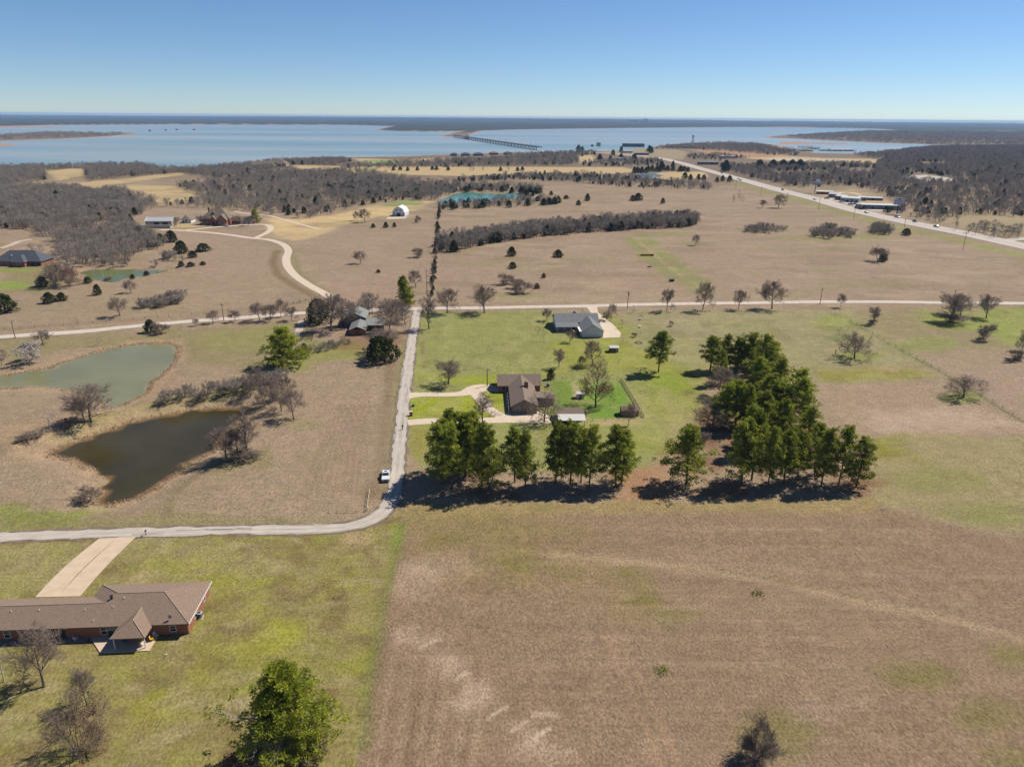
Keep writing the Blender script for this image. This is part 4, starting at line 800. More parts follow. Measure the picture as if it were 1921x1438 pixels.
for px, w_, lab in ((851, 20, 'small dark house at the left end of the shore row'), (873, 26, 'dark roofed shore house with a single peak'), (897, 30, 'largest dark roofed house of the shore row'), (926, 28, 'brick coloured low house on the shore'), (952, 24, 'dark shore house half hidden by trees at the bridge end')):
    far_house(px, 292.5 if px < 915 else 290.5, w_*0.85, 15, 4.5, 0.42, stone_m if px != 926 else brick_m, darkshing if px != 926 else tanshing, lab)
# hotel, plain tower, water tower near the lake
def block(px, py, wd, dp, ht, m, label, cat, rz=0.0, name='far_building', rows=1, cols=5, roof=None):
    p = P(px, py); s = empty(name, p, rz, label, cat); mb = MB(); mb.box(-wd/2, wd/2, 0, dp, -1, ht); mb.build('wall', m, s)
    mb = MB(); mb.box(-wd/2-0.4, wd/2+0.4, -0.4, dp+0.4, ht, ht+0.5); mb.build('roof', roof or greymet, s)
    for j in range(rows):
        for i in range(cols): window(s, -wd/2+wd*(i+0.5)/cols, 0, ht*(j+0.55)/rows, wd/cols*0.5, ht/rows*0.4)
    return s
dkw = mat('dark_cladding', s2l((98, 94, 94)), 0.85, 0.12)
block(1189, 277, 75, 30, 13, dkw, 'long dark hotel block by the lake shore', 'hotel', 0.0, 'hotel', 2, 9, dkw)
block(1123, 275.5, 14, 14, 14, mat('pale_concrete_wall', s2l((186, 178, 172)), 0.9), 'pale square tower building near the bridge head', 'tower', 0, 'tower_building', 2, 2)
block(1111, 276.5, 8, 8, 9, brick_m, 'narrow red and white tower beside the pale tower', 'tower', 0, 'tower_building', 2, 1)
for px, py, w_, m, lab in ((1268, 276, 60, dkw, 'low dark roofed building near the water tower'), (1295, 278, 50, greymet, 'grey metal shed row near the water tower'), (1178, 287, 26, white_m, 'white roadside building before the hotel'), (1205, 291, 34, greymet, 'pale blue roofed roadside building before the hotel'), (1366, 297, 32, white_m, 'bright white building beside the bare red fields'), (1330, 309, 40, greymet, 'low grey roofed building beside the highway'), (1165, 301, 20, white_m, 'small white house among the trees at the highway bend')):
    block(px, py, w_, 18, 5, m, lab, 'building', 0.0, 'far_building', 1, 4, metal_m if m is white_m else None)
p = P(1299, 276); wt_ = empty('water_tower', p, 0, 'white ball water tower on thin legs near the lake', 'water tower')
for a in range(5): MB().tube((4*math.cos(a*1.257), 4*math.sin(a*1.257), 0), (3*math.cos(a*1.257), 3*math.sin(a*1.257), 34), 0.5, n=6).build('leg', wpl, wt_)
MB().tube((0, 0, 0), (0, 0, 34), 0.9, n=8).build('riser', wpl, wt_)
v = []; fc = []
for i in range(9):
    for j in range(16): t = math.pi*i/8; v.append((4.8*math.sin(t)*math.cos(j*math.pi/8), 4.8*math.sin(t)*math.sin(j*math.pi/8), 37-4.2*math.cos(t)))
for i in range(8):
    for j in range(16): b = (j+1) % 16; fc.append([i*16+j, i*16+b, (i+1)*16+b, (i+1)*16+j])
obj('tank', mesh_py('tank', v, fc, wpl, True), wt_)
# marina docks
for i, (px, py, wd, dp, m) in enumerate(((1500, 281.5, 70, 30, metal_m), (1525, 279.5, 60, 26, dkw), (1515, 284, 46, 24, metal_m), (1550, 283, 40, 20, metal_m), (1582, 283.5, 90, 44, mat('tan_metal_roof', s2l((196, 180, 168)), 0.6)), (1512, 277, 60, 14, mat('rust_roof', s2l((160, 140, 134)), 0.7)), (1481, 278, 40, 16, metal_m))):
    q = Pz(px, py, LAKE_Z); s = empty('boat_shed', q, 0.1*(i % 3), 'covered boat dock with %s in the marina' % ('white metal roof', 'dark roof over open slips', 'narrow white roof nearest the shore', 'small white roof at its middle', 'broad tan roof', 'faded pinkish roof facing the open water', 'short pale roof at its left end')[i], 'boat dock')
    mb = MB(); mb.box(-wd/2, wd/2, 0, dp, 5.2, 5.9); mb.build('roof', m, s); mb = MB(); mb.box(-wd/2, wd/2, 0, dp, -0.3, 0.6); mb.build('dock', wood_m, s)
    for k in range(8): x = -wd/2+wd*k/7*0.98+0.4; MB().box(x-0.3, x+0.3, 0.3, 0.9, 0.6, 5.2).build('post', wpl, s)
    for k in range(5): x = -wd/2+wd*(k+0.5)/5; mb = MB(); mb.prism([(x-2, 0.7), (x+2, 0.7), (x+1.4, 2.8), (x-1.4, 2.8)], 'y', 1, dp*0.6); mb.build('moored_boat', dkw if k % 2 else wpl, s)
# skyline
for px, w_, h_ in ((1184, 70, 38), (1191, 50, 48), (1211, 90, 66), (1202, 50, 30)):
    d = ray(px, 230); t = 13500/d[1]; x = d[0]*t
    s = empty('tower_block', (x, 13500, 0), 0, 'faint tower block of the distant skyline', 'tower block', 'distant skyline towers'); MB().box(-w_/2, w_/2, 0, 40, 0, h_+5).build('wall', wpl, s); MB().box(-w_/4, w_/4, 5, 35, h_+5, h_+10).build('roof_plant', greymet, s)
# bridge
b0 = Pz(853, 257.5, LAKE_Z); b1 = Pz(1004, 281, LAKE_Z); L = float(np.linalg.norm(b1-b0)); ang = math.atan2(b1[1]-b0[1], b1[0]-b0[0])
br = empty('lake_bridge', (b0[0], b0[1], LAKE_Z), ang, 'long low lake bridge on many piers with a small truss span', 'bridge')
MB().box(-20, L+60, -5.5, 5.5, 8.6, 10.2).build('deck', mat('bridge_concrete', s2l((150, 146, 142)), 0.9), br)
for s_ in (-5.4, 5.4): MB().box(-20, L+60, s_-0.2, s_+0.2, 10.2, 11.2).build('parapet', greymet, br)
for i in range(31): x = 10+i*(L-10)/30; mb = MB(); mb.box(x-1.3, x+1.3, -5, -2.2, -3, 8.6); mb.box(x-1.3, x+1.3, 2.2, 5, -3, 8.6); mb.box(x-1.6, x+1.6, -5.4, 5.4, 7.4, 8.6); mb.build('pier', mat('pier_concrete', s2l((176, 168, 160)), 0.9), br)
xt = L*0.22
mb = MB()
for s_ in (-5.8, 5.8):
    for a, b in (((-24, 10.2), (-16, 18)), ((-16, 18), (16, 18)), ((16, 18), (24, 10.2)), ((-16, 18), (-8, 10.2)), ((-8, 10.2), (0, 18)), ((0, 18), (8, 10.2)), ((8, 10.2), (16, 18))): mb.tube((xt+a[0], s_, a[1]), (xt+b[0], s_, b[1]), 0.7, n=4)
for a in (-16, 0, 16): mb.tube((xt+a, -5.8, 18), (xt+a, 5.8, 18), 0.6, n=4)
mb.build('truss', mat('blue_steel', s2l((110, 122, 134)), 0.6), br)
for s_ in (-26, 26): MB().box(xt+s_-3, xt+s_+3, -7, 7, -3, 8.55).build('truss_pier', mat('pier_concrete', (0, 0, 0)), br)
for i in range(9): x = L*(0.35+i*0.075); MB().tube((x, 5.2, 10.2), (x, 5.2, 22), 0.25, n=5).build('lamp_post', greymet, br)
# sail boats and moored boats far out
for px, py, kind in ((281, 246, 0), (311, 245, 0), (332, 244, 0), (364, 244, 0), (398, 242.5, 1), (442, 240, 1)):
    q = Pz(px, py, LAKE_Z); s = empty('sailing_boat' if kind else 'house_boat', q, 0.3, 'white sailing boat with tall mast far out on the lake' if kind else 'dark moored boat far out on the lake', 'boat', 'sailing boats on the lake' if kind else 'moored boats on the lake')
    mb = MB(); mb.prism([(-9, 1.5), (-6, -0.5), (6, -0.5), (11, 2.0)], 'y', -2.2, 2.2); mb.build('hull', wpl if kind else dkw, s)
    if kind: MB().tube((0, 0, 1), (0, 0, 34), 0.35, n=5).build('mast', wpl, s); MB().tube((0, 0, 4), (-8, 0, 4), 0.3, n=5).build('boom', wpl, s)
    else: MB().box(-7, 6, -2, 2, 1.5, 6).build('cabin', dkw, s)

# ------------------------------------------------------------------ roadside shops, billboards, vehicles
def lot_block(px, py, wd, dp, ht, m, rm, rz, label, cat='shop', cols=4):
    p = P(px, py); s = empty('shop_building', p, rz, label, cat); mb = MB(); mb.box(-wd/2, wd/2, 0, dp, 0, ht); mb.build('wall', m, s)
    mb = MB(); mb.slab([[(-wd/2-0.3, -0.3, ht+0.1), (wd/2+0.3, -0.3, ht+0.1), (wd/2+0.3, dp+0.3, ht+0.8), (-wd/2-0.3, dp+0.3, ht+0.8)]], 0.15); mb.build('roof', rm, s)
    for i in range(cols): (door if i % 2 else window)(*((s, -wd/2+wd*(i+0.5)/cols, 0, 0, 2.2, 2.5, dark_m) if i % 2 else (s, -wd/2+wd*(i+0.5)/cols, 0, ht*0.5, wd/cols*0.5, ht*0.4)))
    return s
blue_m = mat('blue_metal', s2l((108, 136, 150)), 0.7, 0.08); lblue = mat('pale_blue_metal', s2l((164, 180, 188)), 0.7, 0.06); redm = mat('red_paint', s2l((150, 70, 70)), 0.7)
RZH = -0.95
lot_block(1547, 364.5, 20, 9, 3.2, brick_m, metal_m, -0.35, 'low brick shop at the left end of the highway lot')
lot_block(1564, 370.5, 13, 9, 4.2, mat('grey_blue_wall', s2l((150, 160, 168)), 0.8), metal_m, -0.55, 'grey shop with pale roof beside the red fronted shop', cols=2)
lot_block(1576, 375.5, 12, 12, 4.6, redm, metal_m, -0.6, 'red and blue fronted shop in the highway lot', cols=3)
lot_block(1593, 379.5, 20, 13, 4.8, lblue, metal_m, -0.6, 'long pale blue metal shop in the highway lot', cols=4)
lot_block(1617, 376.5, 9, 8, 4, lblue, metal_m, -0.3, 'small blue shed behind the highway lot', 'shed', 2)
lot_block(1637, 376, 22, 6, 3, greymet, metal_m, -0.25, 'grey trailer building behind the highway lot', 'trailer', 3)
lot_block(1652, 393, 40, 10, 4.5, blue_m, metal_m, -0.2, 'long blue shed half hidden by trees beside the highway', 'shed', 5)
ribbon('gravel_lot', catmull(PL([(1568, 363), (1590, 361), (1615, 366)]), 6), 6, conc2_m, 0.1, 'curved strip of pale gravel behind the shops', 'gravel')
def billboard(px, py, top, wpx, label, art):
    p = P(px, py); H = tall(p, px, top); wd = wpx/F*depth_of(p); hb = wd*0.72
    s = empty('billboard', p, -0.35, label, 'billboard'); MB().tube((0, 0, 0), (0, 0, H-hb), 0.45, n=10).build('post', dark_m, s)
    pn = MB().box(-wd/2, wd/2, -0.2, 0.6, H-hb, H).build('panel', wpl, s)
    MB().box(-wd/2, wd/2, -1.2, -0.2, H-hb-0.3, H-hb-0.15).build('catwalk', dark_m, s)
    for k in range(3): MB().tube((-wd/3+k*wd/3, -0.2, H-hb), (-wd/3+k*wd/3, -1.4, H-hb+0.4), 0.08, n=5).build('lamp', dark_m, s)
    for (x0, x1, y0, y1, m) in art: MB().box(-wd/2+wd*x0, -wd/2+wd*x1, -0.215, -0.19, H-hb+hb*y0, H-hb+hb*y1).build('artwork', m, pn)
skyb = mat('billboard_blue', s2l((150, 186, 210)), 0.6); navy = mat('billboard_navy', s2l((60, 64, 110)), 0.6); pinkm = mat('billboard_red', s2l((178, 80, 90)), 0.6)
billboard(1528, 362, 336, 14, 'tall white and red billboard by the brick shop', [(0, 0.45, 0.62, 1, pinkm), (0.05, 0.95, 0.08, 0.5, skyb), (0.15, 0.85, 0.2, 0.26, wpl), (0.2, 0.7, 0.34, 0.4, wpl)])
billboard(1682, 402, 371, 17, 'tall billboard with red lettering rising over the blue shed', [(0.1, 0.9, 0.82, 0.92, pinkm), (0.42, 0.6, 0.62, 0.78, navy), (0.06, 0.94, 0.46, 0.52, pinkm), (0.04, 0.96, 0.06, 0.22, skyb), (0.05, 0.95, 0.28, 0.4, mat('billboard_lilac', s2l((196, 170, 200)), 0.6)), (0.1, 0.35, 0.56, 0.6, navy), (0.65, 0.9, 0.56, 0.6, navy)])
tyre_m = mat('tyre', (0.012, 0.012, 0.012), 0.9); rim_m = mat('rim', (0.4, 0.4, 0.4), 0.4, metal=0.6); lamp_m = mat('headlamp', (0.7, 0.7, 0.68), 0.2); tail_m = mat('tail_lamp', (0.3, 0.01, 0.01), 0.3)
def wheel(parent, x, y, r=0.36, wd=0.24):
    t = MB().tube((x, y-wd/2, r), (x, y+wd/2, r), r, n=16).build('wheel', tyre_m, parent); s = 1 if y > 0 else -1
    MB().tube((x, y+s*wd*0.5, r), (x, y+s*(wd*0.5+0.02), r), r*0.62, n=12).build('rim', rim_m, t)
def car(loc, rz, m, label, kind='sedan', group=None, cat='car', s=1.0):
    """a vehicle facing +x"""
    e = empty({'sedan': 'car', 'van': 'van', 'pickup': 'pickup_truck', 'suv': 'car'}[kind], loc, rz, label, cat, group); e.scale = (s, s, s)
    if kind == 'pickup':
        Lh, Wd = 2.9, 0.98
        body = [(-Lh, 0.45), (Lh-0.1, 0.45), (Lh, 0.62), (Lh-0.02, 0.98), (Lh-0.35, 1.12), (1.25, 1.2), (1.2, 1.22), (-0.95, 1.22), (-1.0, 0.72), (-Lh+0.08, 0.72), (-Lh+0.08, 1.2), (-Lh, 1.2)]
        cab = [(1.35, 1.18), (0.62, 1.82), (0.3, 1.88), (-0.75, 1.88), (-0.98, 1.8), (-1.05, 1.18)]; wx = 1.85
    elif kind == 'van':
        Lh, Wd = 2.8, 1.0; body = [(-Lh, 0.4), (Lh, 0.4), (Lh, 0.9), (Lh-0.5, 1.15), (-Lh, 1.2)]; cab = [(Lh-0.55, 1.12), (Lh-1.2, 2.1), (-Lh+0.05, 2.15), (-Lh, 1.15)]; wx = 1.8
    else:
        hgt = 1.75 if kind == 'suv' else 1.45
        Lh, Wd = 2.3, 0.9; body = [(-Lh, 0.35), (Lh, 0.35), (Lh, 0.68), (Lh-0.2, 0.82), (0.95, 0.95), (-1.6, 0.98), (-Lh+0.05, 0.95)]; cab = [(1.0, 0.93), (0.3, hgt), (-0.9, hgt), (-1.75, 0.96)]; wx = 1.4
    mb = MB(); mb.prism(body, 'y', -Wd, Wd); bo = mb.build('body', m, e)
    if kind == 'pickup':
        mb = MB()
        for y in (-Wd, Wd-0.08): mb.box(-Lh+0.08, -1.0, y, y+0.08, 0.72, 1.2)
        mb.build('bed_side', m, e); MB().box(-Lh+0.1, -1.02, -Wd+0.09, Wd-0.09, 0.722, 0.74).build('bed_floor', dark_m, e)
    mb = MB(); cw = Wd-0.1; n = len(cab)
    for (y, ins) in ((-cw, 0), (cw, 0)):
        for x, z in cab: k2 = (z-cab[0][1])/(max(c[1] for c in cab)-cab[0][1]); mb.v.append((x, y*(1-0.12*max(0, k2)), z))
    mb.f = [list(range(n)), list(reversed(range(n, 2*n)))]+[[(i+1) % n, i, n+i, n+(i+1) % n] for i in range(n)]
    cb_ = mb.build('cabin', m, e)
    # glass: windscreen, rear and sides, laid 1 cm proud of the cabin
    def pane(nm, pts): o_ = obj(nm, mesh_py(nm, pts+[(a, b, c-0.004) for a, b, c in pts], [[0, 1, 2, 3], [7, 6, 5, 4], [1, 0, 4, 5], [2, 1, 5, 6], [3, 2, 6, 7], [0, 3, 7, 4]], glass_m), cb_)
    a, b = cab[0], cab[1]; lo, hi = 0.12, 0.92
    fx = lambda t: (a[0]+(b[0]-a[0])*t+0.02, a[1]+(b[1]-a[1])*t+0.015)
    pane('windscreen', [(fx(lo)[0], -cw*0.88, fx(lo)[1]), (fx(lo)[0], cw*0.88, fx(lo)[1]), (fx(hi)[0], cw*0.8, fx(hi)[1]), (fx(hi)[0], -cw*0.8, fx(hi)[1])])
    zt = max(c[1] for c in cab); zb = cab[0][1]
    for sgn in (-1, 1):
        def sp(x, z): k2 = (z-zb)/(zt-zb); return (x, sgn*(cw*(1-0.12*k2)+0.012), z)
        xs = (cab[0][0]-0.45, cab[-1][0]+0.2); za, zc = zb+0.08, zt-0.14; mid = (xs[0]+xs[1])/2
        for q0, q1 in ((xs[1], mid-0.06), (mid+0.06, xs[0])):
            pts = [sp(q0, za), sp(q1, za), sp(q1-(0.25 if q1 == xs[0] else 0), zc), sp(q0+(0.15 if q0 == xs[1] else 0), zc)]
            pane('side_window', pts)
    for sx in (-wx, wx):
        for sy in (-Wd+0.1, Wd-0.1): wheel(e, sx, sy)
    for sy in (-Wd+0.22, Wd-0.22): MB().box(Lh-0.03, Lh+0.02, sy-0.17, sy+0.17, 0.66, 0.84).build('headlight', lamp_m, e); MB().box(-Lh-0.02, -Lh+0.02, sy-0.1, sy+0.1, 0.7, 0.95).build('tail_light', tail_m, e)
    MB().box(Lh-0.02, Lh+0.06, -Wd+0.05, Wd-0.05, 0.4, 0.58).build('bumper', dark_m if kind != 'pickup' else rim_m, e); MB().box(Lh-0.01, Lh+0.015, -0.45, 0.45, 0.62, 0.86).build('grille', dark_m, e)
    for sy in (-1, 1): MB().box(cab[0][0]-0.5, cab[0][0]-0.35, sy*(Wd+0.02)-0.11, sy*(Wd+0.02)+0.11, zb+0.02, zb+0.2).build('mirror', dark_m if m is not wpl else m, e)
    if kind == 'pickup': MB().box(-0.35, 0.25, -0.4, 0.4, zt+0.002, zt+0.02).build('sunroof', glass_m, e)
    return e
wcar = mat('white_car_paint', s2l((228, 230, 234)), 0.25, 0.02, spec=0.5)
p = P(722, 900); q = P(724, 886); t_ = car((p[0]+0.1, p[1]+1.4, p[2]+0.03), math.radians(-83), wcar, 'white pickup truck parked on the grass verge beside the lane', 'pickup', None, 'truck')
hwarr = np.array(hwl)
def hway_dir(p):
    i = int(np.argmin(((hwarr-np.array(p[:2]))**2).sum(1))); a = hwarr[max(i-1, 0)]; b = hwarr[min(i+1, len(hwarr)-1)]; return math.atan2(b[1]-a[1], b[0]-a[0])
bl = mat('dark_blue_paint', s2l((36, 48, 92)), 0.3, 0.02, spec=0.5); bk = mat('black_paint', s2l((34, 34, 38)), 0.3, 0.02, spec=0.5); sv = mat('silver_paint', s2l((176, 180, 186)), 0.3, 0.02, spec=0.5); rd = mat('maroon_paint', s2l((96, 40, 40)), 0.3, 0.02, spec=0.5)
for px, py, m, k_, rev, lab in ((1625, 399.5, bl, 'sedan', 0, 'dark blue car on the highway just past the black trailer'), (1683, 408.5, wcar, 'van', 1, 'white van on the far side of the highway'), (1716, 416.5, bl, 'suv', 1, 'blue car on the highway following the white van'), (1756, 426, bl, 'sedan', 0, 'dark blue car on the highway beyond the roadside pole'),
    (1528, 374.8, sv, 'sedan', 0, 'silver car on the highway before the shops'), (1468, 357, bk, 'suv', 1, 'dark car on the highway before the tall billboard'), (1385, 336.5, sv, 'suv', 0, 'silver car on the far bend of the highway'), (1389, 339, bk, 'sedan', 1, 'black car beside the silver car on the far bend'), (1354, 325.5, rd, 'suv', 1, 'maroon car far up the highway by the tree')):
    p = P(px, py); car((p[0], p[1], p[2]+0.14+0.00012*max(0, p[1]-250)), hway_dir(p)+(math.pi if rev else 0), m, lab, k_, None, 'van' if k_ == 'van' else 'car', 1.15)
p = P(1612, 391.5); tr = empty('semi_trailer', (p[0], p[1], p[2]+0.2), hway_dir(p), 'long black semi trailer truck on the highway', 'truck')
MB().box(-9, 4.5, -1.3, 1.3, 1.1, 4.0).build('trailer_box', bk, tr); MB().box(5.2, 7.4, -1.2, 1.2, 0.7, 3.4).build('cab', bk, tr); MB().box(7.4, 9.0, -1.1, 1.1, 0.7, 1.9).build('hood', bk, tr); MB().box(-9, 7.4, -0.5, 0.5, 0.7, 1.1).build('chassis', dark_m, tr)
for x in (-8, -6.8, 5.4, 6.6, 8.3):
    for y in (-1.1, 1.1): wheel(tr, x, y, 0.5, 0.35)
for px, py, m, lab in ((1551, 373.5, mat('olive_paint', s2l((120, 128, 116)), 0.4), 'olive pickup parked in front of the grey shop'), (1580, 380, wcar, 'white car parked before the red fronted shop'), (1596, 384.5, bl, 'blue pickup parked before the pale blue shop'), (1604, 384, bk, 'black car parked at the end of the pale blue shop'), (424, 424.5, sv, 'silver car parked before the large house')):
    p = P(px, py); car((p[0], p[1], p[2]+0.12+0.00012*max(0, p[1]-250)), -0.4, m, lab, 'sedan' if 'car' in lab else 'pickup', None, 'car' if 'car' in lab else 'truck', 1.1)
# --- utility poles
def pole(px, py, top, label, lamp=False):
    p = P(px, py); H = max(6.5, tall(p, px, top)); s = empty('utility_pole', p, rng.random()*0.4-0.2, label, 'utility pole')
    MB().tube((0, 0, -0.2), (0, 0, H), 0.19, 0.13, 8).build('pole', wood_m, s)
    if lamp: MB().tube((0, 0, H-0.3), (1.4, 0, H), 0.05, n=6).build('lamp_arm', greymet, s); MB().box(1.2, 1.9, -0.15, 0.15, H-0.05, H+0.12).build('lamp_head', wpl, s)
    else:
        MB().box(-1.1, 1.1, -0.07, 0.07, H-0.8, H-0.66).build('crossarm', wood_m, s)
        for x in (-1.0, 0.0, 1.0): MB().tube((x, 0, H-0.66), (x, 0, H-0.45), 0.05, n=6).build('insulator', wpl, s)
    if 'transformer' in label: MB().tube((0.3, 0, H-2.2), (0.3, 0, H-1.2), 0.28, n=10).build('transformer', greymet, s)
for a in ((29, 635, 602, 'utility pole with lamp beside the road above the green pond', True), (420, 601, 569, 'utility pole between round bushes along the cross road'), (1177, 579, 546, 'utility pole with transformer by the white house driveway'), (1538, 571, 540, 'utility pole beside the cross road past the bare roadside trees'), (1787, 572, 543, 'utility pole behind the dark thicket on the cross road'), (1847, 573, 553, 'utility pole behind the right hand bare tree'),
          (1601, 412, 391, 'highway pole in front of the black trailer'), (1535, 395, 372, 'highway pole before the pale blue shops'), (1696, 428, 410, 'highway pole above the dark round bush'), (1806, 469, 435, 'highway pole standing on the broad grass verge'), (1427, 367, 350, 'highway pole near the lone bare tree in the pasture'), (1475, 381, 361, 'highway pole left of the shop lot'), (1380, 353, 338, 'highway pole by the row of thin saplings'),
          (914, 724, 711, 'yard lamp on a pole beside the driveway of the brown roofed house', True), (812, 548, 492, 'weathered pole in the cedar fence line'), (801, 548, 505, 'thin bare pole beside the cedar fence line')): pole(*a[:4], lamp=len(a) > 4)

# ------------------------------------------------------------------ fences
def fence(px, label, step, ht, rails, m=wood_m, r=0.07, wire=False, name='fence', rm=None):
    line = catmull(PL(px), step); o0 = line[0]; s = empty(name, (o0[0], o0[1], 0), 0, label, 'fence')
    for q in line: z = hz(q[0], q[1]); MB().tube((q[0]-o0[0], q[1]-o0[1], z-0.1), (q[0]-o0[0], q[1]-o0[1], z+ht), r, n=6).build('post', m, s)
    for k in rails:
        mb = MB()
        for a, b in zip(line[:-1], line[1:]): mb.tube((a[0]-o0[0], a[1]-o0[1], hz(*a)+k), (b[0]-o0[0], b[1]-o0[1], hz(*b)+k), 0.012 if wire else 0.05, n=4, cap=False)
        mb.build('wire' if wire else 'rail', rm or (greymet if wire else m), s)
fence([(694, 922), (691, 940), (689, 958)], 'short pale rail fence running up from the bend of the lane', 3.0, 1.1, (0.5, 1.0), mat('pale_rail', s2l((206, 190, 162)), 0.8), 0.09)
fence([(617, 962), (650, 960.5), (687, 959)], 'low pale pipe fence along the hay field at the lane bend', 3.6, 0.9, (0.85,), mat('pale_rail', (0, 0, 0)), 0.08)
fence([(540, 572), (562, 567), (585, 561), (600, 556)], 'board fence at the left of the winding drive entrance', 4.0, 1.5, (0.4, 0.9, 1.35), mat('grey_board', s2l((150, 142, 136)), 0.9), 0.16)
fence([(613, 554), (635, 562), (655, 568), (672, 574)], 'dark post fence at the right of the winding drive entrance', 3.2, 1.5, (0.5, 1.2), dark_m, 0.14)
fence([(-20, 621), (120, 611), (250, 600), (360, 590), (470, 580), (540, 573)], 'long weathered wire fence along the foot of the hillside', 5.0, 1.3, (0.4, 0.8, 1.2), wood_m, 0.09, True)
fence([(1034, 713), (1075, 713), (1120, 713), (1165, 713)], 'wire fence along the back of the green yard', 4.0, 1.2, (0.3, 0.7, 1.15), wood_m, 0.06, True)
fence([(1165, 713), (1180, 737), (1195, 762), (1207, 783)], 'brown rail fence down the right side of the green yard', 2.4, 1.2, (0.25, 0.6, 0.95, 1.2), wood_m, 0.09)
fence([(1207, 784), (1160, 788), (1112, 790)], 'wire fence along the near side of the green yard', 3.5, 1.2, (0.4, 1.1), wood_m, 0.06, True)
fence([(1050, 657), (1100, 656), (1140, 655)], 'thin wire fence behind the white house lawn', 4.0, 1.1, (0.5, 1.05), wood_m, 0.05, True)
fence([(1055, 683), (1110, 683), (1160, 682), (1156, 662)], 'wire pen fence between the two houses', 4.0, 1.1, (0.5, 1.05), wood_m, 0.05, True)
fence([(1588, 598), (1680, 651), (1790, 711), (1921, 791)], 'wire fence slanting between the two right hand meadows', 5.0, 1.2, (0.4, 0.8, 1.15), dark_m, 0.06, True)
fence([(823, 396), (818, 440), (814, 500), (810, 556)], 'old post fence running through the cedar row', 9.0, 1.4, (0.5, 1.1), wood_m, 0.1, True)

# small street furniture
def mailbox(px, py, label, brick=False):
    p = P(px, py); s = empty('mailbox', p, 0.1, label, 'mailbox')
    if brick: MB().box(-0.42, 0.42, -0.42, 0.42, 0, 1.45).build('pillar', brick_m, s); MB().box(-0.5, 0.5, -0.5, 0.5, 1.45, 1.58).build('cap', mat('cap_stone', s2l((220, 200, 170)), 0.8), s); MB().box(-0.46, -0.42, -0.16, 0.16, 0.95, 1.25).build('mail_door', wpl, s)
    else: MB().box(-0.06, 0.06, -0.06, 0.06, 0, 1.1).build('post', wood_m, s); mb = MB(); mb.prism([(-0.14, 1.1), (0.14, 1.1), (0.14, 1.3), (0.07, 1.4), (-0.07, 1.4), (-0.14, 1.3)], 'y', -0.3, 0.3); mb.build('box', dark_m, s)
mailbox(771.5, 779.5, 'square brick mailbox pillar at the straight driveway', True); mailbox(274.5, 1004, 'dark mailbox on a post at the broad tan driveway')
p = P(760, 957); s = empty('marker_post', p, 0, 'white marker post on the grass at the lane bend', 'post'); MB().tube((0, 0, 0), (0, 0, 1.1), 0.08, n=8).build('shaft', wpl, s); MB().tube((0, 0, 1.1), (0, 0, 1.25), 0.09, 0.04, 8).build('cap', dark_m, s)
p = P(775.5, 762); s = empty('utility_box', p, 0, 'small blue grey utility box on the bright lawn', 'utility box'); MB().box(-0.45, 0.45, -0.35, 0.35, 0, 0.75).build('cabinet', mat('box_bluegrey', s2l((104, 128, 124)), 0.6), s); MB().box(-0.48, 0.48, -0.38, 0.38, 0.75, 0.82).build('lid', mat('box_bluegrey', (0, 0, 0)), s)
p = P(692, 756); s = empty('marker_post', p, 0, 'small dark stake on the hay field beside the lane', 'post'); MB().tube((0, 0, 0), (0, 0, 0.9), 0.07, n=8).build('shaft', dark_m, s)
p = P(1215, 480); s = empty('hay_rake', p, 0.1, 'rusty orange farm implement left in the pasture', 'farm implement'); rust = mat('rust', s2l((160, 84, 52)), 0.9, 0.2)
MB().box(-6, 4, -0.25, 0.25, 0.8, 1.1).build('frame', rust, s)
for k in range(6): MB().tube((-4.5+k*1.6, -0.6, 0.75), (-4.5+k*1.6, -0.45, 0.75), 0.75, n=12).build('rake_wheel', rust, s)
for y in (-1.3, 1.3): MB().tube((3, y-0.12, 0.5), (3, y+0.12, 0.5), 0.5, n=12).build('wheel', tyre_m, s)
MB().tube((-6, 0, 0.95), (-9, 0, 0.5), 0.1, n=6).build('drawbar', rust, s)
for px, py, lab in ((1260, 528, 'dark round hay bale beside the field track'), (1218, 501, 'small dark trough near the rusty implement')):
    p = P(px, py); s = empty('hay_bale' if 'bale' in lab else 'trough', p, 0.3, lab, 'hay bale' if 'bale' in lab else 'trough')
    if 'bale' in lab: MB().tube((-1.3, 0, 0.85), (1.3, 0, 0.85), 0.9, n=18).build('bale', bk, s); MB().tube((-1.32, 0, 0.85), (-1.3, 0, 0.85), 0.6, n=14).build('core', wood_m, s)
    else: MB().box(-1.2, 1.2, -0.4, 0.4, 0.1, 0.6).build('basin', bk, s); MB().box(-1.1, -0.9, -0.35, 0.35, 0, 0.1).build('foot', dark_m, s); MB().box(0.9, 1.1, -0.35, 0.35, 0, 0.1).build('foot', dark_m, s)
p = P(1567, 664); s = empty('birdhouse_post', p, 0, 'short post with white band beside the gnarled tree', 'post'); MB().tube((0, 0, 0), (0, 0, 1.6), 0.14, n=8).build('shaft', wood_m, s); MB().box(-0.3, 0.3, -0.3, 0.3, 1.6, 2.1).build('box', mat('tan_box', s2l((214, 190, 150)), 0.8), s)
for px, py, lab in ((1201, 600, 'white pot at the foot of a sapling on the white house lawn'), (1200, 614, 'white planter tub further out on the white house lawn'), (736, 672, 'pale crate lying under the dark spreading tree by the lane')):
    p = P(px, py); s = empty('planter', p, 0.2, lab, 'planter'); MB().tube((0, 0, 0), (0, 0, 0.7), 0.45, 0.6, 12).build('tub', wpl, s); MB().tube((0, 0, 0.7), (0, 0, 0.76), 0.62, n=12).build('rim', wpl, s)
p = P(1198, 643); s = empty('fire_ring', p, 0, 'low ring of stones on the lawn near the lone pine', 'fire pit')
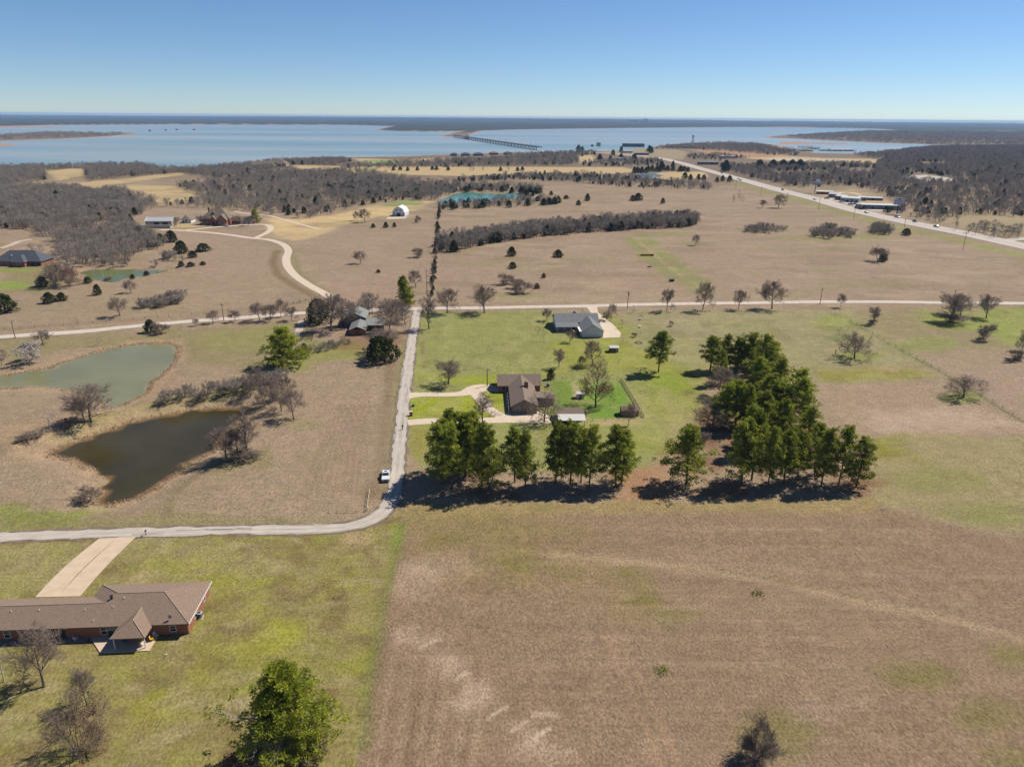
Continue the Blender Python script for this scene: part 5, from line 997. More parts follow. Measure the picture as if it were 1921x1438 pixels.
for k in range(10): a = k*0.628; MB().box(1.4*math.cos(a)-0.25, 1.4*math.cos(a)+0.25, 1.4*math.sin(a)-0.22, 1.4*math.sin(a)+0.22, 0, 0.35).build('stone', stone_m, s)
for k in range(7): p = to_world(h2, (-4.85, 2.2+k*2.4, 0.09)); o = empty('porch_plant', p, k, 'pale green potted bush in the row along the brown roofed house porch', 'plant', 'porch pot plants'); MB().tube((0, 0, 0), (0, 0, 0.45), 0.3, 0.36, 10).build('pot', wpl, o); lf = MB(); [lf.slab([[(0, 0, 0.4), (0.5*math.cos(a), 0.5*math.sin(a), 0.7), (0.45*math.cos(a+0.4), 0.45*math.sin(a+0.4), 1.0), (0, 0, 0.8)]], 0.02) for a in np.arange(0, 6.28, 0.6)]; lf.build('leaves', mat('pot_leaf', s2l((120, 140, 96)), 0.8), o)

# --- the walker on the lane
p = P(755.5, 805.5); p[2] += 0.05
def walker(p):
    J = {'pel': (0, 0, 0.92), 'ab': (0, 0, 1.12), 'ch': (0, 0.02, 1.34), 'nk': (0, 0.03, 1.47), 'hd': (0, 0.05, 1.60), 'tp': (0, 0.05, 1.70),
         'ls': (-0.18, 0.02, 1.40), 'le': (-0.25, -0.12, 1.14), 'lh': (-0.24, 0.02, 0.92), 'lf': (-0.23, 0.08, 0.84), 'rs': (0.18, 0.02, 1.40), 're': (0.25, 0.06, 1.13), 'rh': (0.24, 0.24, 0.98), 'rf': (0.22, 0.31, 0.93),
         'lp': (-0.09, 0, 0.88), 'lk': (-0.10, 0.16, 0.50), 'la': (-0.10, 0.22, 0.09), 'lt': (-0.11, 0.40, 0.05), 'rp': (0.09, 0, 0.88), 'rk': (0.10, -0.04, 0.48), 'ra': (0.10, -0.30, 0.13), 'rt': (0.11, -0.16, 0.05)}
    E_ = [('pel', 'ab'), ('ab', 'ch'), ('ch', 'nk'), ('nk', 'hd'), ('hd', 'tp'), ('ch', 'ls'), ('ls', 'le'), ('le', 'lh'), ('lh', 'lf'), ('ch', 'rs'), ('rs', 're'), ('re', 'rh'), ('rh', 'rf'), ('pel', 'lp'), ('lp', 'lk'), ('lk', 'la'), ('la', 'lt'), ('pel', 'rp'), ('rp', 'rk'), ('rk', 'ra'), ('ra', 'rt')]
    Rr = {'pel': 0.15, 'ab': 0.14, 'ch': 0.17, 'nk': 0.06, 'hd': 0.10, 'tp': 0.085, 'ls': 0.07, 'le': 0.05, 'lh': 0.04, 'lf': 0.035, 'rs': 0.07, 're': 0.05, 'rh': 0.04, 'rf': 0.035, 'lp': 0.10, 'lk': 0.065, 'la': 0.045, 'lt': 0.04, 'rp': 0.10, 'rk': 0.065, 'ra': 0.045, 'rt': 0.04}
    ks = list(J); me = bpy.data.meshes.new('person'); me.from_pydata([J[k] for k in ks], [(ks.index(a), ks.index(b)) for a, b in E_], [])
    o = obj('person', me, None, p, math.radians(170)); o.modifiers.new('skin', 'SKIN')
    sv_ = me.skin_vertices[0].data if me.skin_vertices else None
    if sv_ is None: me.attributes; 
    else:
        for i, k in enumerate(ks): sv_[i].radius = (Rr[k], Rr[k]); sv_[i].use_root = (k == 'pel')
    o.modifiers.new('sub', 'SUBSURF').levels = 1; o.modifiers['sub'].render_levels = 2
    m = bpy.data.materials.new('walker'); m.use_nodes = True; t = m.node_tree; b = t.nodes['Principled BSDF']; g = t.nodes.new('ShaderNodeTexCoord'); sx = t.nodes.new('ShaderNodeSeparateXYZ'); cr = t.nodes.new('ShaderNodeValToRGB')
    t.links.new(g.outputs['Object'], sx.inputs[0]); mr = t.nodes.new('ShaderNodeMath'); mr.operation = 'DIVIDE'; mr.inputs[1].default_value = 1.8; t.links.new(sx.outputs[2], mr.inputs[0]); t.links.new(mr.outputs[0], cr.inputs[0])
    el = cr.color_ramp.elements; cr.color_ramp.interpolation = 'CONSTANT'; el[0].color = (0.02, 0.02, 0.025, 1); el[1].position = 0.06; el[1].color = (0.03, 0.03, 0.045, 1)
    for ps, c in ((0.53, (0.035, 0.035, 0.04, 1)), (0.82, (0.35, 0.2, 0.14, 1)), (0.93, (0.03, 0.02, 0.015, 1))): x = el.new(ps); x.color = c
    t.links.new(cr.outputs[0], b.inputs['Base Color']); b.inputs['Roughness'].default_value = 0.85; me.materials.append(m)
    tag(o, 'person in dark clothes walking along the pale lane', 'person')
walker(p)

# ------------------------------------------------------------------ trees: library
bark_m = mat('grey_bark', s2l((122, 110, 100)), 0.95, 0.25, 3.0, 0.02, 10)
twig_m = mat('winter_twigs', s2l((146, 130, 118)), 0.95, 0.12, 0.8, objrand=0.14)
twigf_m = mat('far_twigs', s2l((154, 144, 133)), 0.95, 0.12, 0.6, objrand=0.2)
pale_m = mat('pale_bark', s2l((186, 176, 166)), 0.9, 0.15, 2)
pinebark_m = mat('pine_bark', s2l((104, 82, 68)), 0.95, 0.25, 4)
pine_m = leafmat('pine_needles', s2l((74, 96, 38)), s2l((184, 190, 78)), 0.44, 0.22)
ced_m = leafmat('cedar_needles', s2l((50, 62, 30)), s2l((96, 102, 54)), 0.15, 0.22)
gold_m = leafmat('bright_needles', s2l((86, 108, 32)), s2l((192, 196, 74)), 0.36, 0.1)
brown_l = leafmat('dead_leaves', s2l((124, 90, 66)), s2l((172, 130, 98)), 0.2, 0.12)
bloss_m = leafmat('white_blossom', s2l((196, 186, 172)), s2l((236, 228, 216)), 0.3, 0.05)
rust_l = leafmat('rust_twigs', s2l((120, 84, 70)), s2l((160, 112, 90)), 0.2, 0.1)
reed_m = leafmat('dry_reeds', s2l((176, 150, 118)), s2l((216, 192, 158)), 0.4, 0.1)
def segs_geo(S, sides):
    S = np.asarray(S, float); p0 = S[:, 0:3]; p1 = S[:, 3:6]; r0 = S[:, 6]; r1 = S[:, 7]; n = len(S)
    d = p1-p0; d /= np.linalg.norm(d, axis=1)[:, None]+1e-9
    ref = np.where(np.abs(d[:, 2:3]) > 0.9, np.array([[1., 0, 0]]), np.array([[0, 0, 1.]])); a = np.cross(d, ref); a /= np.linalg.norm(a, axis=1)[:, None]+1e-9; b = np.cross(d, a)
    V = np.zeros((n, 2, sides, 3))
    for k in range(sides):
        t = 2*math.pi*k/sides; o = a*math.cos(t)+b*math.sin(t); V[:, 0, k] = p0+o*r0[:, None]; V[:, 1, k] = p1+o*r1[:, None]
    base = np.arange(n)[:, None]*(2*sides); Q = []
    for k in range(sides): k2 = (k+1) % sides; Q.append(np.concatenate([base+k, base+k2, base+sides+k2, base+sides+k], 1))
    return V.reshape(-1, 3), np.stack(Q, 1).reshape(-1, 4)
def leaf_geo(Cn, size, rs, flat=0.0, up=0.0, asp=0.55):
    n = len(Cn); N = rs.normal(size=(n, 3)); N[:, 2] = N[:, 2]*(1-flat)+up; N /= np.linalg.norm(N, axis=1)[:, None]+1e-9
    A = np.cross(N, rs.normal(size=(n, 3))); A /= np.linalg.norm(A, axis=1)[:, None]+1e-9; B = np.cross(N, A)
    s = size*(0.6+0.8*rs.rand(n))[:, None]; A = A*s; B = B*s*asp
    V = np.stack([Cn-A*0.5-B*0.35, Cn+A*0.1-B*0.5, Cn+A*0.5+B*0.1, Cn-A*0.05+B*0.5], 1).reshape(-1, 3)
    return V, np.arange(4*n).reshape(-1, 4)
def grow(seed, H=10.0, W=9.0, trunk=0.22, limbs=9, kids=(7, 6, 4), tr=0.2, rtwig=0.018, stems=1, lean=0.0, droop=0.0, clear=0.25, upness=0.5):
    """winter tree: trunk segments and branch segments"""
    rs = random.Random(seed); T = []; B = []; tips = []
    def rv(): return Vector((rs.gauss(0, 1), rs.gauss(0, 1), rs.gauss(0, 1)))
    def branch(p, d, L, r, lev, out):
        n = 3 if lev < 3 else 2; pts = [p]; cur = p; dd = d
        for i in range(n):
            dd = (dd+rv()*0.16+Vector((0, 0, (0.10*upness if lev < 3 else 0.03)-droop*lev*0.05))).normalized(); nx = cur+dd*(L/n)
            if nx.z < 0.15: nx.z = 0.15+rs.random()*0.2
            ra = r*(1-i/n*0.55); rb = r*(1-(i+1)/n*0.55); out.append((*cur, *nx, ra, rb)); cur = nx; pts.append(nx)
        if lev < len(kids)+1:
            k = kids[lev-1]
            for j in range(k):
                t = 0.25+0.75*(j+rs.random())/k; i = min(n-1, int(t*n)); f2 = t*n-i; q = pts[i].lerp(pts[i+1], f2)
                ax = (pts[i+1]-pts[i]).normalized(); sd_ = ax.cross(rv()).normalized(); nd_ = (ax*(0.75+0.2*rs.random())+sd_*(0.55+0.35*rs.random())+Vector((0, 0, 0.12*upness))).normalized()
                branch(q, nd_, L*(0.62-0.22*t)*(0.8+0.5*rs.random()), max(rtwig, r*0.42), lev+1, B)
        else: tips.append(cur)
    for s in range(stems):
        a0 = s*6.283/stems+rs.random()*0.5; base = Vector((0, 0, 0)) if stems == 1 else Vector((math.cos(a0), math.sin(a0), 0))*0.35*rs.random()
        up = Vector((lean+rs.gauss(0, 0.03), rs.gauss(0, 0.04), 1)) if stems == 1 else Vector((math.cos(a0)*(0.2+0.6*rs.random()), math.sin(a0)*(0.2+0.6*rs.random()), 1)); up.normalize()
        cur = base; pts = [base]; n = 6; TL = H*0.72; sc_ = tr if stems == 1 else tr*0.6
        for i in range(n):
            up = (up+Vector((rs.gauss(0, 0.07), rs.gauss(0, 0.07), 0.05))).normalized(); nx = cur+up*(TL/n); T.append((*cur, *nx, sc_*(1-0.13*i), sc_*(1-0.13*(i+1)))); cur = nx; pts.append(nx)
        nl = max(3, limbs//stems)
        for j in range(nl):
            t = clear+(1-clear)*(j+0.5*rs.random())/nl; i = min(n-1, int(t*n)); q = pts[i].lerp(pts[i+1], t*n-i); az = j*2.4+rs.random()*0.9
            el = 0.25+0.75*upness*rs.random()+0.5*t*upness; d = Vector((math.cos(az)*math.cos(el), math.sin(az)*math.cos(el), math.sin(el)))
            L = (W*0.5)*(0.55+0.35*math.sin(math.pi*min(1, 0.25+t*0.75)))*(0.85+0.35*rs.random()); branch(q, d, L, sc_*(0.5-0.25*t), 1, T if False else B)
        branch(cur, up, H*0.2, sc_*0.3, 1, B)
    return T, B, tips
def norm_tree(parts):
    """scale so that height is 1 and radius (95 percent) 0.5"""
    allv = np.concatenate([p[0] for p in parts]); zmax = np.percentile(allv[:, 2], 99.7); r = np.percentile(np.hypot(allv[:, 0], allv[:, 1]), 96)
    for p in parts: p[0][:, :2] /= 2*r; p[0][:, 2] /= zmax
    return parts
LIB = {}
def reg(kind, trunk, crown, tmat, cmats, tint=None, matidx=None):
    """trunk/crown: (V,Q); also a joined single mesh for things too small to show parts"""
    tm = mesh_np(kind+'_trunk', *trunk, tmat); cm = mesh_np(kind+'_crown', *crown, cmats, matidx, tint=tint)
    V = np.concatenate([trunk[0], crown[0]]); Q = np.concatenate([trunk[1], crown[1]+len(trunk[0])])
    cl = list(cmats) if isinstance(cmats, (list, tuple)) else [cmats]
    mi = np.concatenate([np.zeros(len(trunk[1])), (np.asarray(matidx) if matidx is not None else np.zeros(len(crown[1])))+1])
    tt = np.concatenate([np.full(len(trunk[1]), 0.5), tint if tint is not None else np.full(len(crown[1]), 0.5)])
    jm = mesh_np(kind+'_tree', V, Q, [tmat]+cl, mi, tint=tt); LIB.setdefault(kind.rstrip('0123456789'), []).append((tm, cm, jm))
def bare(kind, seed, tm=bark_m, cmm=twig_m, leaves=None, **kw):
    T, B, tips = grow(seed, **kw); parts = norm_tree([list(segs_geo(T, 7)), list(segs_geo(B, 3))]) if leaves is None else None
    if leaves is None: reg(kind, parts[0], parts[1], tm, cmm, np.full(len(parts[1][1]), 0.5)); return
    lm, cnt, size, spread, sel = leaves; rs = np.random.RandomState(seed); tp = np.array([t[:] for t in tips]); tp = tp[[sel(t) for t in tp]] if sel else tp
    Cn = tp[rs.randint(0, len(tp), cnt)]+rs.normal(size=(cnt, 3))*spread; lv, lq = leaf_geo(Cn, size, rs)
    bv, bq = segs_geo(B, 3); tv, tq = segs_geo(T, 7); P3 = norm_tree([[tv, tq], [np.concatenate([bv, lv]), np.concatenate([bq, lq+len(bv)])]])
    reg(kind, P3[0], P3[1], tm, [cmm, lm], np.concatenate([np.full(len(bq), 0.5), rs.rand(len(lq))]), np.concatenate([np.zeros(len(bq)), np.ones(len(lq))]))
for i in range(4): bare('bare%d' % i, 100+i, H=11, W=11, limbs=14, kids=(8, 7, 5), tr=0.28, rtwig=0.025, upness=0.6)
for i in range(2): bare('spread%d' % i, 140+i, H=8, W=13, limbs=12, kids=(8, 7, 5), tr=0.38, rtwig=0.022, upness=0.25, clear=0.22)
for i in range(2): bare('narrow%d' % i, 150+i, H=15, W=8, limbs=18, kids=(7, 7, 4), tr=0.24, rtwig=0.021, upness=1.0, clear=0.2)
for i in range(3): bare('shrub%d' % i, 160+i, H=4.5, W=5.5, limbs=16, kids=(7, 6, 4), tr=0.10, rtwig=0.018, stems=7, clear=0.05, upness=0.7)
bare('sapling0', 170, H=4, W=2.6, limbs=8, kids=(5, 4), tr=0.06, rtwig=0.012, upness=0.7)
bare('snag0', 175, pale_m, pale_m, H=8, W=7, limbs=8, kids=(5, 3), tr=0.2, rtwig=0.03, upness=0.5)
bare('blossom0', 180, leaves=(bloss_m, 5200, 0.34, 0.22, None), H=6, W=8, limbs=14, kids=(6, 5, 3), tr=0.16, stems=3, clear=0.08)
bare('oakleaf0', 185, leaves=(brown_l, 2300, 0.30, 0.22, lambda t: t[2] < 7.5), H=15, W=11, limbs=18, kids=(7, 6, 3), tr=0.3, upness=0.85, clear=0.12)
bare('tangle0', 190, leaves=(brown_l, 1500, 0.24, 0.25, lambda t: t[0] > 0.5), H=8, W=9, limbs=24, kids=(7, 6, 4), tr=0.2, rtwig=0.02, stems=4, clear=0.06, upness=0.5)
bare('rusty0', 195, leaves=(rust_l, 2200, 0.3, 0.3, None), H=7, W=8, limbs=18, kids=(6, 5, 3), tr=0.15, stems=5, clear=0.05)
for i in range(5): bare('far%d' % i, 200+i, bark_m, twigf_m, H=9, W=7.5, limbs=9, kids=(6, 5), tr=0.2, rtwig=0.042, upness=0.8, clear=0.2)
for i in range(2): bare('farbush%d' % i, 220+i, bark_m, twigf_m, H=4, W=4.5, limbs=14, kids=(6, 4), tr=0.09, rtwig=0.032, stems=5, clear=0.05, upness=0.8)
def tuft_geo(Cn, Dn, ln, wd, rs):
    """needle sprays: narrow quads standing out of each tuft along Dn"""
    n = len(Cn); A = Dn/(np.linalg.norm(Dn, axis=1)[:, None]+1e-9); B = np.cross(A, rs.normal(size=(n, 3))); B /= np.linalg.norm(B, axis=1)[:, None]+1e-9
    s = (0.7+0.6*rs.rand(n))[:, None]; A = A*ln*s; B = B*wd*s
    V = np.stack([Cn-B*0.35, Cn+A*0.45-B*0.6, Cn+A, Cn+A*0.5+B*0.6], 1).reshape(-1, 3)
    return V, np.arange(4*n).reshape(-1, 4)
def pine(kind, seed, H=16.0, W=10.0, clear=0.28, nl=34, per=10, leaf=0.55, lm=None, round_=0.6, dead=0, clumpn=24, spread=0.34, layer=1.0):
    rs = np.random.RandomState(seed); T = []; Bs = []; CC = []; DD = []; tn = []; lm = lm or pine_m
    lx, ly = rs.normal(0, 0.35, 2); n = 9; pts = [np.array([lx*math.sin(i/n*2.4), ly*math.sin(i/n*1.9), H*0.97*i/n]) for i in range(n+1)]; r0 = H*0.0165
    for i in range(n): T.append((*pts[i], *pts[i+1], r0*(1-0.09*i), r0*(1-0.09*(i+1))))
    sect = 0.75+0.5*rs.rand(7)
    for j in range(nl):
        t = clear+(1-clear)*(j+rs.rand()*0.9)/nl; k = min(n-1, int(t*n)); q = pts[k]+(pts[k+1]-pts[k])*(t*n-k); az = j*2.39996+rs.rand()*0.9; u = (t-clear)/(1-clear)
        prof = (math.sin(math.pi*min(1.0, 0.30+0.66*u))**round_)*(1-0.46*u) if u < 0.96 else 0.22
        L = W*0.5*max(0.25, prof)*(0.50+0.70*rs.rand())*sect[int(az*7/6.2832) % 7]; el = -0.12+0.85*u*u+rs.normal()*0.13
        if rs.rand() < 0.10 and u < 0.6: L *= 1.35
        d = np.array([math.cos(az)*math.cos(el), math.sin(az)*math.cos(el), math.sin(el)]); e = q+d*L; e[2] += 0.14*L; m_ = q+d*L*0.55
        r = 0.03+0.014*L; Bs.append((*q, *m_, r, r*0.7)); Bs.append((*m_, *e, r*0.7, r*0.3)); g = rs.rand()
        bare_in = 0.30 if u < 0.7 else 0.1
        for c in range(per):
            f2 = bare_in+(1.02-bare_in)*((c+rs.rand())/per)**0.8; cc = q+(e-q)*f2; wd = 0.34*L*(1.15-f2)+0.25; cc = cc+rs.normal(size=3)*np.array([wd, wd, 0.16+0.05*L*layer]); cc[2] += 0.12
            Bs.append((*(q+(e-q)*f2*0.85), *cc, r*0.3, 0.01)); ns = clumpn; dd = rs.normal(size=(ns, 3)); dd[:, 2] = dd[:, 2]*0.8+0.35; dd /= np.linalg.norm(dd, axis=1)[:, None]
            CC.append(cc+dd*spread*(0.2+0.8*rs.rand(ns, 1))+np.zeros((ns, 3))); DD.append(dd); tn.append(np.clip(0.12+0.5*g+0.38*rs.rand()+0.12*rs.rand(ns), 0, 1))
    for j in range(dead):
        az = 2.2+rs.rand()*2.6; q = pts[1+rs.randint(4)]; L = W*0.46*(0.6+0.5*rs.rand()); e = q+np.array([math.cos(az), math.sin(az), 0.05+0.3*rs.rand()])*L; Bs.append((*q, *e, 0.08, 0.03))
        for c in range(9): f2 = 0.25+0.75*rs.rand(); a = q+(e-q)*f2; b = a+rs.normal(size=3)*np.array([1.1, 1.1, 0.5]); Bs.append((*a, *b, 0.03, 0.014)); [Bs.append((*(a+(b-a)*rs.rand()), *(b+rs.normal(size=3)*0.6), 0.018, 0.01)) for _ in range(4)]
    CC = np.concatenate(CC); DD = np.concatenate(DD); tn = np.concatenate(tn); lv, lq = tuft_geo(CC, DD, leaf, leaf*0.36, rs); bv, bq = segs_geo(Bs, 4); tv, tq = segs_geo(T, 8)
    P3 = norm_tree([[tv, tq], [np.concatenate([bv, lv]), np.concatenate([bq, lq+len(bv)])]])
    bm = pale_m if dead else pinebark_m
    reg(kind, P3[0], P3[1], pinebark_m, [bm, lm], np.concatenate([np.full(len(bq), 0.3), tn]), np.concatenate([np.zeros(len(bq)), np.ones(len(lq))]))
for i in range(7): pine('pine%d' % i, 300+i, 17, 10.5, (0.16, 0.26, 0.2, 0.3, 0.14, 0.22, 0.28)[i], 34+3*(i % 3), 11, 0.5, round_=0.55)
pine('bigpine0', 322, 15, 13, 0.10, 96, 18, 0.30, gold_m, 0.75, dead=18, clumpn=42, spread=0.36)
pine('roundpine0', 325, 13, 14, 0.08, 52, 14, 0.5, gold_m, 0.8)
pine('column0', 330, 14, 6.5, 0.03, 66, 9, 0.45, gold_m, 0.4)
pine('lonepine0', 335, 16.5, 11, 0.34, 30, 15, 0.5, pine_m, 0.6)
pine('brownpine0', 338, 8, 6.5, 0.1, 34, 10, 0.34, brown_l, 0.7, spread=0.26)
def cedar(kind, seed, n=2600, H=6.0, W=4.2, leaf=0.5, rag=0.18, lm=ced_m, shape=0.75):
    rs = np.random.RandomState(seed); u = rs.rand(n)**0.9; az = rs.rand(n)*6.283; lob = 1+rag*np.sin(az*3+seed)+rag*np.sin(az*5+u*9+seed*2)+0.5*rag*np.sin(u*23+az*2)
    lob = lob+0.16*np.sin(u*14+np.round(az*1.3)*2.1+seed); r = W*0.5*((1-u**1.5)**shape)*np.minimum(1, 0.6+u*3)*lob*(0.60+0.45*rs.rand(n)**0.5); Cn = np.stack([r*np.cos(az), r*np.sin(az), 0.06*H+u*0.94*H+rs.normal(size=n)*0.2], 1)
    lv, lq = leaf_geo(Cn, leaf, rs, 0.0, 0.3, 0.6); tv, tq = segs_geo([(0, 0, 0, 0, 0, H*0.8, 0.16, 0.05)], 6); P3 = norm_tree([[tv, tq], [lv, lq]])
    reg(kind, P3[0], P3[1], pinebark_m, [lm], np.clip(0.15+0.7*rs.rand(len(lq))*rs.rand(len(lq))+0.2*np.sin(az*4+u*12), 0, 1), np.zeros(len(lq)))
for i in range(3): cedar('cedar%d' % i, 400+i, 2600, 6, 4.6, 0.42, 0.24, ced_m, 0.5)
for i in range(2): cedar('broad%d' % i, 410+i, 3600, 6, 8.5, 0.5, 0.24, ced_m, 0.45)
for i in range(3): cedar('farcedar%d' % i, 420+i, 420, 6, 3.8, 0.9, 0.25, ced_m, 0.6)

# ------------------------------------------------------------------ trees: placing
def plant(kind, px, py, hpx=None, wpx=None, label=None, cat='tree', group=None, parts=True, H=None, W=None, rz=None, var=None, tilt=0.0, name=None, world=None):
    p = P(px, py) if world is None else np.array(world); D = depth_of(p)
    if H is None: H = max(0.4, tall(p, px, py-hpx))
    if W is None: W = (wpx/F*D) if wpx else H*0.8
    L = LIB[kind]; tm, cm, jm = L[(var if var is not None else rng.randrange(len(L))) % len(L)]
    rz = rng.random()*6.28 if rz is None else rz
    nm = name or {'cedar': 'cedar_tree', 'farcedar': 'cedar_tree', 'broad': 'evergreen_tree', 'pine': 'pine_tree', 'bigpine': 'pine_tree', 'roundpine': 'pine_tree', 'lonepine': 'pine_tree', 'brownpine': 'pine_tree', 'column': 'evergreen_tree', 'shrub': 'bare_shrub', 'farbush': 'bare_shrub', 'sapling': 'sapling', 'rusty': 'rusty_shrub', 'tangle': 'bare_tree', 'blossom': 'blossom_tree', 'oakleaf': 'oak_tree'}.get(kind, 'bare_tree')
    loc = (float(p[0]), float(p[1]), float(p[2])-0.04)
    if parts:
        e = empty(nm, loc, rz, label, cat, group); t = obj('trunk', tm, e); c = obj('crown', cm, e)
    else: e = tag(obj(nm, jm, None, loc, rz), label, cat, group)
    e.scale = (W, W, H)
    if tilt: e.rotation_euler = (0, tilt, 0); 
    return e
# pines of the front row and grove (base x, base y, top y, crown width)
FR = [(833, 900, 782, 66), (850, 884, 764, 74), (872, 896, 775, 70), (888, 880, 772, 62), (904, 912, 790, 60), (916, 922, 800, 52), (848, 918, 796, 60)]
for i, a in enumerate(FR): plant('pine', a[0], a[1], a[1]-a[2], a[3]*1.12, 'tall green pine in the dense clump at the lane end of the front row', 'tree', 'pines clumped beside the lane', var=i)
for i, a in enumerate([(966, 904, 798, 52), (986, 915, 808, 50), (1042, 906, 790, 50), (1053, 898, 800, 40), (1070, 910, 789, 52), (1105, 912, 799, 56), (1090, 905, 802, 44), (1155, 912, 796, 60), (1166, 906, 806, 52)]):
    plant('pine', a[0], a[1], a[1]-a[2], a[3]*1.12, 'slender pine in the open row, %s from the lane side clump' % (sorted([966, 986, 1042, 1053, 1070, 1105, 1090, 1155, 1166]).index(a[0])+1 and ('first', 'second', 'third', 'fourth', 'fifth', 'sixth', 'seventh', 'eighth', 'last')[sorted([966, 986, 1042, 1053, 1070, 1105, 1090, 1155, 1166]).index(a[0])]), 'tree', 'pines of the open front row', var=i+1)
plant('pine', 1288, 907, 108, 92, 'rounded pine standing alone between the pine row and the grove', 'tree', var=2)
for i, a in enumerate([(1391, 907, 782, 60), (1410, 900, 770, 62), (1440, 912, 800, 46), (1470, 909, 806, 52), (1528, 888, 792, 56), (1540, 912, 802, 52), (1573, 909, 800, 54), (1606, 912, 822, 52), (1496, 902, 808, 46)]):
    plant('pine', a[0], a[1], a[1]-a[2], a[3]*1.12, 'pine on the front edge of the grove, %s from the lone rounded pine' % ('first', 'second', 'third', 'fourth', 'fifth', 'sixth', 'seventh', 'eighth', 'last')[sorted([1391, 1410, 1440, 1470, 1528, 1540, 1573, 1606, 1496]).index(a[0])], 'tree', 'pines along the grove front', var=i)
for i, a in enumerate([(1361, 803, 718, 56), (1380, 797, 712, 60), (1400, 806, 722, 50), (1452, 800, 715, 60), (1485, 794, 690, 58), (1500, 812, 708, 58), (1425, 830, 735, 60), (1404, 850, 760, 50), (1462, 850, 748, 56), (1510, 850, 765, 50), (1440, 770, 700, 54)]):
    plant('pine', a[0], a[1], a[1]-a[2], a[3]*1.12, 'pine in the middle of the dense grove', 'tree', 'pines inside the grove', var=i+2)
for i, a in enumerate([(1332, 696, 630, 44), (1360, 696, 628, 38), (1382, 700, 632, 44), (1402, 702, 625, 50), (1432, 728, 628, 50), (1420, 742, 668, 52), (1460, 745, 672, 46), (1415, 690, 640, 50), (1352, 720, 655, 36), (1445, 712, 640, 44)]):
    plant('pine', a[0], a[1], a[1]-a[2], a[3]*1.12, 'pine at the back end of the grove', 'tree', 'pines at the grove back', var=i+3)
plant('lonepine', 1235, 698, 78, 56, 'lone dark pine on the lawn behind the fenced yard', 'tree')
plant('bigpine', 552, 1424, 176, 168, 'large spreading yellow green pine with dead lower limbs on the near lawn', 'tree', rz=0.5)
plant('brownpine', 446, 1480, None, None, 'brown needled young tree in front of the large spreading pine', 'tree', H=6.0, W=6.5)
plant('roundpine', 535, 686, 72, 84, 'broad yellow green pine above the sapling thicket', 'tree'); plant('pine', 574, 670, 30, 26, 'small dark pine beside the broad yellow green pine', 'tree', H=6)
plant('column', 766, 571, 54, 30, 'tall leaning bright green evergreen at the crossroads', 'tree', tilt=-0.16)
plant('roundpine', 480, 418, 26, 22, 'bright green pine beside the garage wing of the large house', 'tree'); plant('cedar', 283, 623, 24, 24, 'bright green young conifer by the road above the green pond', 'tree')
plant('broad', 716, 677, 46, 68, 'dark low spreading evergreen by the lane', 'tree'); plant('bare', 722, 660, 45, 62, 'olive twigged bare tree over the dark spreading evergreen', 'tree')
